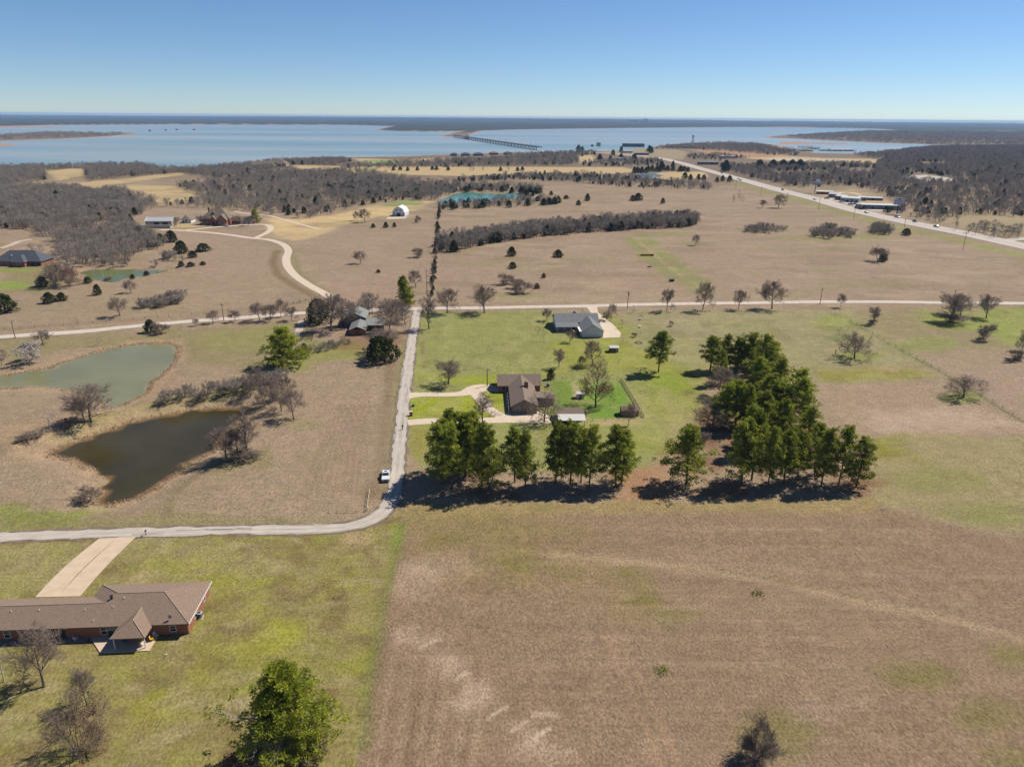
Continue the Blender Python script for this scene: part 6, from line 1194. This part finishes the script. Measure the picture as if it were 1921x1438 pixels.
# named bare trees: kind, x, base y, height px, width px, label
for a in (('bare', 83, 1287, 104, 95, 'bare tree with long shadow behind the brick house wall'), ('snag', 8, 1278, 62, 50, 'pale barked small tree left of the long shadowed bare tree'), ('bare', 164, 1322, 64, 56, 'crooked little bare tree behind the tangled brown leaved tree'),
          ('tangle', 150, 1418, 112, 118, 'tangled bare tree with tan leaves on one side'), ('shrub', 1422, 1424, 66, 70, 'lone grey shrub in the brown field'), ('sapling', 677, 1018, 22, 14, 'staked sapling on a bare patch at the lane bend'), ('sapling', 643, 1118, 22, 18, 'tiny bare shrub on the near lawn'),
          ('bare', 425, 862, 58, 70, 'leaning bare tree casting a fan shadow toward the dark pond'), ('narrow', 466, 856, 94, 62, 'tall bare tree beside the dark pond'), ('bare', 448, 858, 50, 50, 'small bare tree between the two pond side trees'),
          ('bare', 171, 790, 66, 86, 'wide bare tree on the dam between the ponds'), ('bare', 159, 791, 48, 52, 'smaller bare tree touching the wide tree on the dam'), ('snag', 94, 809, 44, 42, 'white barked dead tree on the dam'),
          ('bare', 80, 646, 26, 34, 'small rounded bare tree between road and green pond'), ('snag', 185, 648, 24, 18, 'leaning dead tree above the green pond'), ('blossom', 58, 678, 36, 54, 'white blossoming tree by the green pond'), ('bare', 4, 684, 30, 26, 'bare tree left of the white blossoming tree'),
          ('narrow', 805, 617, 70, 40, 'tall grey bare tree at the corner of lane and cross road'), ('bare', 839, 587, 46, 44, 'bare roadside tree right of the crossroads'), ('bare', 909, 587, 52, 54, 'round crowned bare tree on the cross road verge'),
          ('bare', 780, 538, 32, 32, 'bare tree beyond the leaning evergreen'), ('bare', 622, 621, 70, 74, 'large bare tree left of the grey roofed house'), ('broad', 598, 606, 46, 50, 'dark evergreen behind the large bare tree'), ('bare', 730, 622, 58, 60, 'bare tree over the drive of the grey roofed house'), ('bare', 745, 603, 44, 50, 'bare tree between the grey roofed house and the lane'), ('bare', 690, 578, 30, 46, 'bare tree behind the grey roofed house'), ('bare', 655, 612, 46, 50, 'bare tree against the chimney of the grey roofed house'),
          ('bare', 841, 720, 46, 60, 'low spreading bare tree on the bright lawn'), ('narrow', 905, 794, 60, 50, 'vase shaped bare tree in the driveway island'), ('spread', 1021, 792, 64, 70, 'large bare tree before the stone gable'), ('oakleaf', 1117, 763, 88, 70, 'tall oak with clinging brown leaves in the green yard'), ('bare', 1179, 798, 42, 28, 'small bare tree before the brown shed'), ('cedar', 1033, 711, 20, 16, 'small round evergreen behind the brown roofed house'),
          ('bare', 1048, 689, 36, 28, 'bare tree left of the wire pen'), ('bare', 1112, 684, 46, 42, 'bare tree inside the wire pen'), ('bare', 1251, 583, 42, 28, 'bare tree nearest the white house in the road row'), ('bare', 1318, 582, 54, 42, 'large bare tree at the end of the field track'), ('bare', 1385, 580, 38, 30, 'small bare tree between two larger road trees'), ('bare', 1448, 579, 53, 52, 'largest bare tree of the road row'), ('bare', 1577, 576, 26, 18, 'small bare tree beside the slanting fence top'),
          ('bare', 1637, 607, 33, 26, 'bare tree with dark shrubby foot in the right meadow'), ('bare', 1782, 602, 54, 60, 'dense bare tree over a dark thicket on the cross road'), ('bare', 1802, 592, 40, 46, 'second trunk of the dark roadside thicket'), ('bare', 1850, 597, 44, 42, 'bare tree right of the dark roadside thicket'), ('spread', 1603, 672, 46, 66, 'gnarled spreading bare tree in the meadow'), ('spread', 1807, 745, 46, 78, 'broad spreading oak at the slanting fence'), ('sapling', 1575, 627, 14, 16, 'thin sapling on a dark green ring'), ('narrow', 1914, 672, 68, 26, 'tall crooked bare tree at the meadow edge'),
          ('bare', 1352, 742, 54, 66, 'grey bare tree against the left side of the grove'), ('bare', 1336, 806, 46, 74, 'low bare tree reaching out from the grove'), ('shrub', 1312, 832, 24, 40, 'bare brush at the left foot of the grove'), ('bare', 1092, 687, 20, 18, 'slim bare tree behind the tall oak'),
          ('bare', 1026, 601, 23, 22, 'small bare tree left of the white house'), ('sapling', 1009, 627, 17, 14, 'sapling on the lawn left of the white house shadow'), ('sapling', 1019, 639, 24, 8, 'thin upright sapling in front of the white house shadow'), ('bare', 1069, 642, 24, 22, 'small bare tree before the white house porch'), ('bare', 1147, 593, 24, 22, 'small bare tree beside the white house driveway'), ('bare', 1138, 601, 17, 20, 'low bare tree at the driveway edge of the white house'), ('sapling', 1187, 587, 16, 12, 'roadside sapling near the transformer pole'), ('sapling', 1167, 615, 18, 18, 'thin sapling right of the white house driveway'), ('sapling', 1202, 600, 14, 8, 'sapling with a white pot at its foot'), ('rusty', 1259, 612, 10, 11, 'small reddish shrub on the open lawn'), ('shrub', 1190, 632, 9, 13, 'low shrub near the ring of stones'), ('sapling', 1201, 630, 9, 8, 'tiny sapling near the ring of stones'), ('sapling', 1168, 646, 16, 4, 'staked twig on a bare patch behind the small open shed'), ('rusty', 1125, 606, 8, 11, 'reddish shrub at the corner of the white house'), ('sapling', 1092, 590, 12, 10, 'sapling behind the white house ridge'),
          ('bare', 677, 494, 24, 28, 'bare tree with dark foot alone in the left pasture'), ('shrub', 784, 482, 18, 25, 'round bare bush near the fence row'), ('bare', 685, 417, 26, 24, 'bare tree left of the white barn'), ('bare', 670, 414, 18, 16, 'slim bare tree left of the white barn'), ('shrub', 784, 418, 14, 12, 'bare bush right of the white barn'),
          ('bare', 225, 593, 36, 40, 'bare tree with dark foot on the left hillside'), ('bare', 246, 549, 24, 26, 'bare tree above the hillside thicket'), ('shrub', 302, 626, 20, 34, 'bare bush beside the bright young conifer'), ('sapling', 340, 616, 9, 10, 'tiny bare tree near the road bushes'), ('sapling', 145, 612, 18, 10, 'thin bare tree at the hillside fence'), ('bare', 368, 611, 14, 14, 'small bare tree left of the road bushes'),
          ('bare', 1460, 390, 26, 30, 'dark bare tree near the highway in the pasture'), ('bare', 1430, 390, 16, 14, 'small bare tree left of the dark pasture tree'), ('bare', 1305, 460, 20, 16, 'small bare tree on the far pasture'), ('shrub', 1648, 490, 28, 36, 'bare bush with a cedar in the right pasture'), ('bare', 1862, 660, 0.1, 1, None)):
    if a[5]: plant(a[0], a[1], a[2], a[3], a[4], a[5], 'tree' if a[0] not in ('shrub', 'rusty') else 'shrub')
for a in ((400, 606, 24, 24, 'round'), (441, 603, 22, 26, 'wide'), (487, 601, 34, 36, ''), (507, 602, 32, 32, ''), (527, 594, 34, 28, ''), (547, 601, 26, 26, '')):
    plant('bare', *a[:4], 'bushy bare tree along the left road, %s from the bright young conifer' % ('first', 'second', 'third', 'fourth', 'fifth', 'sixth')[(400, 441, 487, 507, 527, 547).index(a[0])], 'tree', 'bushy trees along the left road')
for a in ((485, 732, 44, 34), (512, 752, 50, 44), (551, 786, 54, 52), (528, 772, 46, 46), (540, 745, 40, 36), (498, 765, 40, 40), (470, 745, 36, 30)): plant('bare', *a, 'grey bare tree in the thicket above the dark pond', 'tree', 'bare trees above the dark pond')
for a in ((1416, 1427, 34, 74, 'low dark brush round the foot of the lone grey shrub'), (1845, 637, 30, 40, 'dark dense bush on the bright green meadow'), (1780, 606, 20, 60, 'dark brush at the foot of the roadside thicket'), (1905, 672, 16, 34, 'brush at the foot of the tall crooked tree'), (1637, 607, 8, 20, 'dark brush round the meadow tree foot'), (165, 942, 26, 52, 'dense brush at the near end of the dark pond'), (460, 862, 18, 60, 'low dark brush under the pond side trees'), (130, 796, 12, 40, 'dark brush under the trees on the dam'), (60, 822, 12, 42, 'low dark brush on the end of the dam'), (40, 828, 10, 24, 'last low brush at the dam end'), (735, 410, 0, 0, None)):
    if a[4]: plant('shrub', *a[:4], a[4], 'shrub')
for a in ((10, 585, 34, 46, 'big dark cedar at the left edge of the hillside'), (93, 568, 20, 24, 'left cedar of the hillside pair'), (116, 564, 16, 20, 'right cedar of the hillside pair'), (184, 553, 20, 16, 'narrow cedar in brush on the hillside'), (341, 475, 24, 27, 'tall cedar on the slope before the large house'), (381, 471, 15, 28, 'flat topped cedar on the slope before the large house'), (312, 484, 14, 13, 'small cedar under the tall slope cedar'), (362, 483, 13, 18, 'greyish cedar on the slope'), (340, 500, 10, 13, 'little cedar by the small green pond bank'), (358, 500, 9, 16, 'low cedar shrub by the small green pond bank'), (381, 497, 7, 12, 'last low cedar along the slope fence'),
          (322, 454, 22, 24, 'cedar at the corner of the wood by the barn'), (290, 462, 14, 20, 'cedar below the retaining wall'), (302, 456, 18, 16, 'cedar pressed against the wood edge'), (165, 531, 12, 16, 'cedar at the left tip of the small green pond'), (249, 523, 9, 10, 'tiny cedar on the near bank of the small green pond'), (275, 517, 9, 12, 'tiny cedar at the right bank of the small green pond'), (80, 537, 20, 22, 'cedar at the left of the rusty thicket'),
          (960, 480, 18, 18, 'single cedar below the hedgerow'), (1047, 482, 14, 20, 'dark bush on the pasture below the hedgerow'), (1020, 521, 9, 9, 'tiny dark bush on the pasture'), (1007, 541, 10, 12, 'dark round cedar near the bare bushes'), (962, 503, 12, 16, 'low dark bush below the single cedar'), (710, 511, 6, 9, 'tiny cedar in the left pasture'), (1656, 490, 16, 16, 'cedar beside the bare bush in the right pasture'), (1700, 441, 13, 18, 'cedar by the highway verge'), (700, 427, 8, 9, 'first small cedar below the white barn'), (724, 427, 11, 10, 'second small cedar below the white barn'), (740, 426, 9, 8, 'third small cedar below the white barn'),
          (1197, 376, 14, 18, 'dark cedar of the pasture pair'), (1187, 377, 11, 12, 'smaller cedar of the pasture pair'), (1243, 382, 11, 9, 'single cedar far out on the tan pasture'), (1085, 385, 10, 10, 'single cedar beyond the hedgerow'), (1102, 377, 14, 11, 'taller cedar beyond the hedgerow'), (1034, 366, 8, 8, 'little cedar near the turquoise pond'), (1062, 373, 7, 11, 'low cedar near the turquoise pond')):
    plant('cedar', *a[:4], a[4], 'tree', parts=a[2] > 12)
for a in ((950, 533, 20, 34), (980, 550, 24, 42), (968, 540, 18, 30)): plant('shrub', *a, 'bare bush in the clump on the far pasture', 'shrub', 'bare bushes clumped on the pasture')
plant('rusty', 130, 538, 36, 48, 'rust coloured thicket tree beside the small green pond', 'shrub'); plant('bare', 105, 536, 44, 60, 'grey brush tree left of the rust coloured one', 'tree'); plant('shrub', 203, 528, 9, 18, 'low bare brush on the bank of the small green pond', 'shrub')
for x, y in ((388, 421), (445, 421), (466, 423), (332, 423), (376, 421), (432, 419)): plant('bare', x, y, 17, 18, 'bare yard tree before the large house', 'tree', 'yard trees before the large house', parts=False)
# fence row of small cedars
for i in range(34):
    t = i/33+rng.uniform(-0.02, 0.02); x = 823-13*t+rng.uniform(-2, 2); y = 402+154*t
    if 0.42 < t < 0.46: continue
    plant(('cedar', 'shrub', 'cedar', 'farbush')[i % 4], x, y, rng.uniform(6, 15), rng.uniform(6, 11), 'small cedar or bush in the straight fence row', 'tree', 'fence row bushes', parts=False)
# thickets: several stems of the same kind inside a pixel polygon
def inpoly(px):
    poly = np.array(px, float); x0, y0 = poly.min(0); x1, y1 = poly.max(0)
    wp = np.array(PL(px)); bx0, by0 = wp.min(0); bx1, by1 = wp.max(0)
    return wp, bx0, by0, bx1, by1
def scatter(px, spacing, seed):
    wp, a, b, c, d = inpoly(px); rs = np.random.RandomState(seed); n = int((c-a)*(d-b)/(spacing*spacing)*1.6)+4
    X = a+(c-a)*rs.rand(n); Y = b+(d-b)*rs.rand(n); m = sdf(wp, X, Y) > 0; X = X[m]; Y = Y[m]
    # thin to a rough minimum spacing
    keep = []; cell = {}
    for x, y in zip(X, Y):
        k = (int(x/spacing*1.25), int(y/spacing*1.25))
        if k in cell: continue
        cell[k] = 1; keep.append((x, y))
    return keep
def thicket(px, kind, spacing, H, W, label, group, seed, cat='shrub', mx=60):
    pts = scatter(px, spacing, seed); rs = random.Random(seed); rs.shuffle(pts)
    for x, y in pts[:mx]: plant(kind, 0, 0, None, None, label, cat, group, False, H*rs.uniform(0.7, 1.15), W*rs.uniform(0.8, 1.2), world=(x, y, hz(x, y)))
thicket([(265, 574), (290, 566), (330, 556), (343, 560), (340, 568), (300, 578), (270, 582)], 'farbush', 3.0, 4.5, 6.5, 'bare bush in the long hillside thicket', 'hillside thicket', 1, mx=24)
thicket([(285, 757), (330, 745), (400, 733), (470, 720), (530, 705), (545, 712), (480, 735), (400, 750), (320, 765), (280, 768)], 'farbush', 2.6, 4.2, 4.6, 'thin grey bush in the sapling thicket between pond and pine', 'sapling thicket', 2, mx=48)
thicket([(1395, 432), (1430, 427), (1472, 430), (1470, 436), (1430, 438), (1400, 437)], 'farbush', 4.0, 5, 8.5, 'bare bush in the left strip thicket of the far pasture', 'left strip thicket', 3, mx=22)
thicket([(1520, 437), (1550, 430), (1605, 438), (1610, 445), (1570, 450), (1525, 446)], 'farbush', 3.6, 6.5, 9.5, 'bare bush in the long oval thicket of the far pasture', 'oval thicket', 4, mx=34)
thicket([(1628, 434), (1650, 426), (1674, 436), (1670, 442), (1640, 440)], 'farbush', 3.8, 6.5, 8.5, 'bare bush in the round thicket by the highway', 'round thicket', 5, mx=22)
thicket([(1770, 432), (1860, 424), (1921, 436), (1921, 448), (1850, 444)], 'far', 9, 7, 7, 'bare tree in the scrub beyond the highway', 'highway scrub trees', 6, 'tree', 40)
thicket([(630, 588), (690, 583), (760, 590), (765, 610), (700, 592), (640, 600)], 'far', 5.5, 8, 7, 'bare tree crowding round the grey roofed house', 'trees round the grey roofed house', 7, 'tree', 16)
thicket([(560, 660), (640, 640), (668, 642), (600, 665)], 'farbush', 2.5, 2.2, 3, 'low brown brush before the pergola', 'brush before the pergola', 8, mx=30)
thicket([(75, 528), (110, 502), (160, 504), (250, 489), (330, 482), (352, 490), (300, 502), (170, 507), (152, 512), (150, 538), (85, 546)], 'farbush', 5.0, 5.5, 6.5, 'grey brush bordering the small green pond', 'brush round the small green pond', 9, mx=26)
thicket([(245, 440), (300, 441), (312, 458), (285, 478), (250, 470)], 'far', 6.0, 8.0, 7.5, 'bare tree below the retaining wall of the metal barn', 'trees below the metal barn', 10, 'tree', 26)
thicket([(490, 400), (560, 412), (640, 398), (700, 384), (650, 388), (560, 404), (500, 392)], 'farbush', 9.0, 5.5, 7, 'bare bush along the upper edge of the pale bare earth', 'bushes above the pale bare earth', 11, mx=14)
thicket([(10, 478), (60, 474), (100, 486), (108, 500), (90, 492), (20, 470)], 'far', 9.0, 8.5, 8, 'bare tree round the dark roofed house', 'trees round the dark roofed house', 12, 'tree', 14)
# reeds on the pond rims
def reeds(poly, name, label, n, seed):
    rs = np.random.RandomState(seed); poly = np.asarray(poly); V = []; Q = []; tn = []; k = 0
    seg = np.linalg.norm(np.roll(poly, -1, 0)-poly, axis=1); cum = seg/seg.sum()
    for i in range(len(poly)):
        a = poly[i]; b = poly[(i+1) % len(poly)]; d = (b-a)/(np.linalg.norm(b-a)+1e-9); nn = np.array([d[1], -d[0]])
        dens = 0.15+0.85*(vnoise(np.array([a[0]/14]), np.array([a[1]/14]), 5)[0] > 0.42)
        for j in range(int(n*cum[i]*dens)):
            q = a+(b-a)*rs.rand()+nn*(0.15+2.6*rs.rand()**1.3); z = hz(q[0], q[1]); h_ = 0.2+0.55*rs.rand()**1.5; az = rs.rand()*6.28; w_ = 0.07+0.08*rs.rand(); l = rs.normal(size=2)*0.22
            dx, dy = math.cos(az)*w_, math.sin(az)*w_
            V += [(q[0]-dx, q[1]-dy, z-0.05), (q[0]+dx, q[1]+dy, z-0.05), (q[0]+l[0]+dx*0.4, q[1]+l[1]+dy*0.4, z+h_), (q[0]+l[0]-dx*0.4, q[1]+l[1]-dy*0.4, z+h_)]; Q.append((k, k+1, k+2, k+3)); k += 4; tn.append(rs.rand())
    o = obj(name, mesh_np(name, V, Q, [reed_m], tint=tn)); tag(o, label, 'reeds', None, 'stuff')
reeds(PA[::-1], 'reeds', 'dry pale reeds round the grey green pond', 2600, 1); reeds(PB[::-1], 'reeds', 'dry pale reeds round the dark brown pond', 3000, 2); reeds(PC[::-1], 'reeds', 'dry reeds round the small green pond', 500, 3)
# weeds in the brown field
for px, py, lab in ((1241, 1258, 'small green weed clump in the brown field'), (1421, 1113, 'olive weed clump beside the wheel tracks')):
    p = P(px, py); rs = np.random.RandomState(px); Cn = rs.normal(size=(160, 3))*np.array([0.7, 0.6, 0.16])+np.array([0, 0, 0.2]); v, q = leaf_geo(Cn, 0.3, rs, 0, 0.5); o = obj('weed_clump', mesh_np('weed_clump', v, q, [pine_m], tint=rs.rand(160)), None, p); tag(o, lab, 'weed')

# ------------------------------------------------------------------ woods
WOODS = {
 'wl': ([(-60, 352), (130, 356), (190, 366), (270, 393), (262, 425), (292, 452), (255, 485), (160, 502), (112, 492), (105, 455), (60, 430), (-60, 428)], 5.2, 0.05, 8.5),
 'wl2': ([(-40, 316), (80, 320), (88, 338), (0, 350), (-60, 350)], 7, 0.03, 8.5), 'wl3': ([(-20, 316), (150, 314), (260, 311), (335, 321), (420, 314), (520, 304), (640, 300), (660, 304), (620, 314), (480, 322), (400, 338), (345, 325), (300, 328), (165, 340), (160, 320)], 8, 0.03, 9),
 'wl4': ([(125, 364), (230, 358), (245, 366), (300, 382), (290, 395), (200, 378)], 7, 0.03, 8.5),
 'wm': ([(400, 345), (480, 326), (640, 322), (700, 327), (800, 345), (960, 350), (1020, 356), (1010, 364), (975, 362), (860, 360), (818, 377), (760, 376), (700, 382), (640, 392), (580, 412), (490, 398), (400, 392), (300, 388), (385, 372), (330, 350)], 8.0, 0.12, 8.5),
 'wmc': ([(600, 347), (800, 351), (1000, 357), (1012, 363), (860, 359), (760, 371), (640, 374)], 8.5, 0.6, 8.5),
 'wd': ([(815, 386), (850, 383), (985, 374), (1045, 377), (1050, 383), (1000, 386), (900, 391), (830, 394)], 7, 0.4, 7), 'wd2': ([(975, 356), (1010, 358), (1018, 364), (990, 372), (980, 366)], 8, 0.6, 9),
 'we': ([(640, 313), (860, 301), (1080, 294), (1085, 306), (1060, 311), (860, 313), (640, 318)], 10, 0.08, 9), 'we2': ([(1090, 306), (1150, 300), (1240, 300), (1245, 311), (1160, 312), (1095, 312)], 12, 0.2, 8),
 'wf': ([(855, 336), (990, 328), (1100, 328), (1200, 335), (1340, 351), (1330, 357), (1200, 353), (1100, 344), (990, 338), (860, 342)], 8.5, 0.3, 7.5),
 'wg': ([(826, 455), (900, 443), (1000, 430), (1100, 421), (1200, 415), (1300, 410), (1311, 420), (1290, 427), (1200, 430), (1100, 437), (1000, 446), (920, 458), (850, 473), (824, 476)], 3.9, 0.2, 9.0),
 'wr': ([(2100, 278), (1760, 276), (1690, 283), (1660, 298), (1640, 310), (1500, 308), (1420, 313), (1345, 312), (1375, 324), (1430, 340), (1490, 352), (1520, 352), (1600, 348), (1650, 364), (1700, 392), (1760, 408), (1850, 402), (2100, 420)], 9.2, 0.13, 9),
 'wr2': ([(1640, 400), (1690, 404), (1760, 418), (1800, 418), (1740, 402), (1690, 392)], 8, 0.1, 8), 'ws': ([(1215, 281), (1250, 275), (1300, 271), (1420, 271), (1490, 285), (1500, 293), (1420, 290), (1380, 286), (1290, 280)], 14, 0.05, 9),
 'ws2': ([(1600, 291), (1660, 286), (1700, 282), (1690, 292), (1640, 300)], 14, 0.1, 9), 'wb': ([(950, 291), (1080, 287), (1110, 284), (1120, 290), (1080, 295), (960, 297)], 12, 0.15, 8), 'wh': ([(1290, 292), (1350, 290), (1410, 297), (1350, 302), (1290, 298)], 14, 0.2, 8),
 'isl': ([(-200, 256), (0, 255), (60, 251.5), (180, 250.5), (235, 251), (200, 255.5), (110, 259), (0, 262), (-200, 264)], 26, 0.0, 10), 'pen': ([(1470, 256.5), (1530, 252.5), (1600, 250), (1700, 248), (2100, 254), (2100, 276), (1760, 272), (1640, 267), (1560, 263), (1500, 260)], 30, 0.0, 11)}
CLEAR = [PL(q) for q in ([(1690, 328), (1740, 326), (1800, 335), (1800, 342), (1720, 343)], [(1440, 322), (1560, 320), (1560, 326), (1450, 330)], [(1520, 355), (1600, 352), (1690, 392), (1640, 402), (1570, 380)], [(480, 309), (550, 309), (640, 313), (640, 319), (520, 318)], [(85, 318), (160, 316), (160, 334), (100, 338)], [(1560, 312), (1640, 318), (1650, 325), (1580, 324)], [(1720, 303), (1780, 306), (1780, 312), (1730, 312)], [(240, 404), (330, 404), (330, 440), (250, 440)])]+[PC, PD]
far_pts = {}; near_list = []
for ki, (key, (px, sp, ced, H)) in enumerate(WOODS.items()):
    pts = np.array(scatter(px, sp, 50+ki))
    if len(pts) == 0: continue
    m = np.ones(len(pts), bool)
    for c in CLEAR: m &= sdf(c, pts[:, 0], pts[:, 1]) < 1
    hd = pdist(hwl[::3], pts[:, 0], pts[:, 1]) > 22
    pts = pts[m & hd]; zz = height(pts[:, 0], pts[:, 1]); ok = zz > LAKE_Z+0.2; pts = pts[ok]; zz = zz[ok]
    rs = np.random.RandomState(90+ki); gaps = fbm(pts[:, 0]/35, pts[:, 1]/35, 70+ki, 2); keep = gaps > (-0.9 if key == 'wg' else -0.55); pts = pts[keep]; zz = zz[keep]
    isc = rs.rand(len(pts)) < ced*(1+1.2*fbm(pts[:, 0]/60, pts[:, 1]/60, 33, 2)); hh = H*(0.45+0.85*rs.rand(len(pts)))
    far_pts[key] = [pts, zz, isc, hh]
    if key in ('wl', 'wg', 'wd'):
        for i in range(len(pts)): near_list.append((pts[i][1], key, i))
near_list.sort(); take = {'b': 0, 'c': 0}; used = {}
NL = {'wl': ('bare tree in the front of the grey wood below the metal barn', 'front trees of the left wood', 'dark cedar in the front of the grey wood below the metal barn', 'cedars of the left wood'), 'wg': ('bare tree in the long hedgerow across the pasture', 'hedgerow trees', 'dark cedar in the long hedgerow across the pasture', 'hedgerow cedars'), 'wd': ('bare tree on the near bank of the turquoise pond', 'turquoise pond trees', 'dark cedar on the near bank of the turquoise pond', 'turquoise pond cedars')}
for _, key, i in near_list:
    pts, zz, isc, hh = far_pts[key]; c = bool(isc[i])
    if take['c' if c else 'b'] >= (70 if c else 225): continue
    take['c' if c else 'b'] += 1; used.setdefault(key, set()).add(i); lb = NL[key]
    plant('farcedar' if c else 'far', 0, 0, None, None, lb[2] if c else lb[0], 'tree', lb[3] if c else lb[1], False, hh[i]*(0.72 if c else 1), hh[i]*(0.62 if c else 0.95), world=(pts[i][0], pts[i][1], zz[i]))
def proto_coll(name, kind):
    col_ = bpy.data.collections.new(name)
    for i, (tm, cm, jm) in enumerate(LIB[kind]): col_.objects.link(bpy.data.objects.new('proto_%s' % kind, jm))
    return col_
PCOL = {'b': proto_coll('bare_stock', 'far'), 'c': proto_coll('cedar_stock', 'farcedar')}
def gn_forest(name, pts, zz, W, Hh, coll, label, seed):
    me = bpy.data.meshes.new(name); me.from_pydata([(float(a), float(b), float(z)-0.1) for (a, b), z in zip(pts, zz)], [], [])
    at = me.attributes.new('size', 'FLOAT_VECTOR', 'POINT'); at.data.foreach_set('vector', np.stack([W, W, Hh], 1).astype(np.float32).ravel())
    o = tag(obj(name, me), label, 'woodland', None, 'stuff')
    g = bpy.data.node_groups.new(name, 'GeometryNodeTree'); g.interface.new_socket('Geometry', in_out='INPUT', socket_type='NodeSocketGeometry'); g.interface.new_socket('Geometry', in_out='OUTPUT', socket_type='NodeSocketGeometry')
    gi = g.nodes.new('NodeGroupInput'); go = g.nodes.new('NodeGroupOutput'); ip = g.nodes.new('GeometryNodeInstanceOnPoints'); ci = g.nodes.new('GeometryNodeCollectionInfo'); ci.inputs['Collection'].default_value = coll; ci.inputs['Separate Children'].default_value = True; ci.inputs['Reset Children'].default_value = True
    ip.inputs['Pick Instance'].default_value = True; na = g.nodes.new('GeometryNodeInputNamedAttribute'); na.data_type = 'FLOAT_VECTOR'; na.inputs['Name'].default_value = 'size'
    rv = g.nodes.new('FunctionNodeRandomValue'); rv.data_type = 'FLOAT_VECTOR'; rv.inputs[0].default_value = (0, 0, 0); rv.inputs[1].default_value = (0, 0, 6.28); rv.inputs['Seed'].default_value = seed
    ri = g.nodes.new('FunctionNodeRandomValue'); ri.data_type = 'INT'; ri.inputs[4].default_value = 0; ri.inputs[5].default_value = len(coll.objects)-1; ri.inputs['Seed'].default_value = seed+5
    L = g.links.new; L(gi.outputs[0], ip.inputs['Points']); L(ci.outputs[0], ip.inputs['Instance']); L(na.outputs[0], ip.inputs['Scale']); L(rv.outputs[0], ip.inputs['Rotation']); L(ri.outputs[2], ip.inputs['Instance Index']); L(ip.outputs[0], go.inputs[0])
    md = o.modifiers.new('forest', 'NODES'); md.node_group = g
WL = {'wl': 'grey leafless wood on the left hillside', 'wl2': 'strip of leafless wood by the lake at the left edge', 'wl3': 'leafless shoreline wood behind the fairways', 'wl4': 'leafless belt between the two golden fairways', 'wm': 'broad leafless wood with cedars round the lodge', 'wmc': 'cedar rich belt above the white barn', 'wd': 'brush on the near bank of the turquoise pond', 'wd2': 'cedar grove at the right of the turquoise pond', 'we': 'leafless belt below the shore houses', 'we2': 'scattered trees at the highway bend', 'wf': 'leafless belt between the two far pastures', 'wg': 'dense brush of the long hedgerow', 'wr': 'wide leafless woodland right of the highway', 'wr2': 'leafless trees round the blue shed', 'ws': 'leafless shore wood round the water tower', 'ws2': 'leafless trees right of the marina', 'wb': 'trees at the near end of the bridge', 'wh': 'trees beside the highway near the bare red field', 'isl': 'wooded island in the lake', 'pen': 'wooded peninsula across the inlet'}
for key, (pts, zz, isc, hh) in far_pts.items():
    m = np.array([i not in used.get(key, ()) for i in range(len(pts))]); big = 2.2 if key in ('isl', 'pen') else 1.0
    for c, nm in ((False, 'b'), (True, 'c')):
        s = m & (isc == c)
        if s.sum() == 0: continue
        gn_forest('cedar_wood' if c else 'woodland', pts[s], zz[s], hh[s]*(0.66 if c else 1.05)*big, hh[s]*(0.78 if c else 1.0), PCOL[nm], WL[key] if not c else 'dark cedars in the '+WL[key], 3)
# dotted cedars on the far fairway and along the highway
for i, (x, y) in enumerate(((738, 320), (751, 320), (765, 321), (783, 320), (811, 319), (819, 319), (841, 320), (883, 321), (889, 321), (906, 321), (939, 321), (954, 321), (971, 321), (980, 320))): plant('far' if i in (7, 8, 9, 11) else 'farcedar', x, y, 8, 8, 'small tree dotted along the golden fairway', 'tree', 'fairway trees', False)
for i, (x, y) in enumerate(((1190, 325), (1196, 324), (1204, 324), (1212, 325), (1216, 322), (1223, 322), (1232, 322), (1238, 322), (1244, 319), (1252, 320), (1262, 321), (1240, 316), (1276, 322), (1283, 321), (1262, 314), (1290, 323), (1165, 297), (1150, 292), (1125, 300), (1145, 302), (1190, 300), (1218, 285), (1222, 288), (1165, 287), (1092, 284), (1085, 285), (1285, 336), (1295, 338), (1310, 338), (1320, 338), (1345, 342), (1355, 341), (1368, 342))): plant('farcedar', x, y, rng.uniform(9, 14), rng.uniform(8, 13), 'dark cedar beside the far end of the highway', 'tree', 'cedars near the far highway', False)
for i, x in enumerate((1361, 1424, 1450, 1468, 1485, 1500)): plant('broad', x, 318+(2 if i == 0 else -2), 17, 17, 'round dark green pine in the line beyond the highway', 'tree', 'round pines beyond the highway', False)
plant('broad', 1361, 322, 22, 17, 'tall round evergreen close beside the highway bend', 'tree')
for i, (x, y) in enumerate(((1030, 384), (1040, 383), (1020, 385), (955, 389), (905, 390), (850, 393), (990, 386), (1047, 381))): plant('farcedar', x, y, 14, 13, 'dark cedar along the pasture edge by the turquoise pond', 'tree', 'pond edge cedars', False)
for x in (1375, 1385, 1393, 1376, 1388): plant('sapling', x, 378+rng.uniform(-6, 4), 16, 8, 'thin sapling near the highway pasture corner', 'tree', 'pasture corner saplings', False)

# ------------------------------------------------------------------ haze
def haze():
    mb = MB(); mb.box(-24500, 24500, -400, 26600, -12, 98)
    m = bpy.data.materials.new('haze'); m.use_nodes = True; t = m.node_tree; t.nodes.clear(); o = t.nodes.new('ShaderNodeOutputMaterial'); v = t.nodes.new('ShaderNodeVolumePrincipled')
    v.inputs['Color'].default_value = (0.40, 0.63, 1.0, 1); v.inputs['Density'].default_value = 4.4e-5; v.inputs['Anisotropy'].default_value = 0.0
    t.links.new(v.outputs[0], o.inputs['Volume']); ob = mb.build('haze', m); tag(ob, 'thin bluish haze over the distant lake country', 'haze', None, 'stuff')
haze()
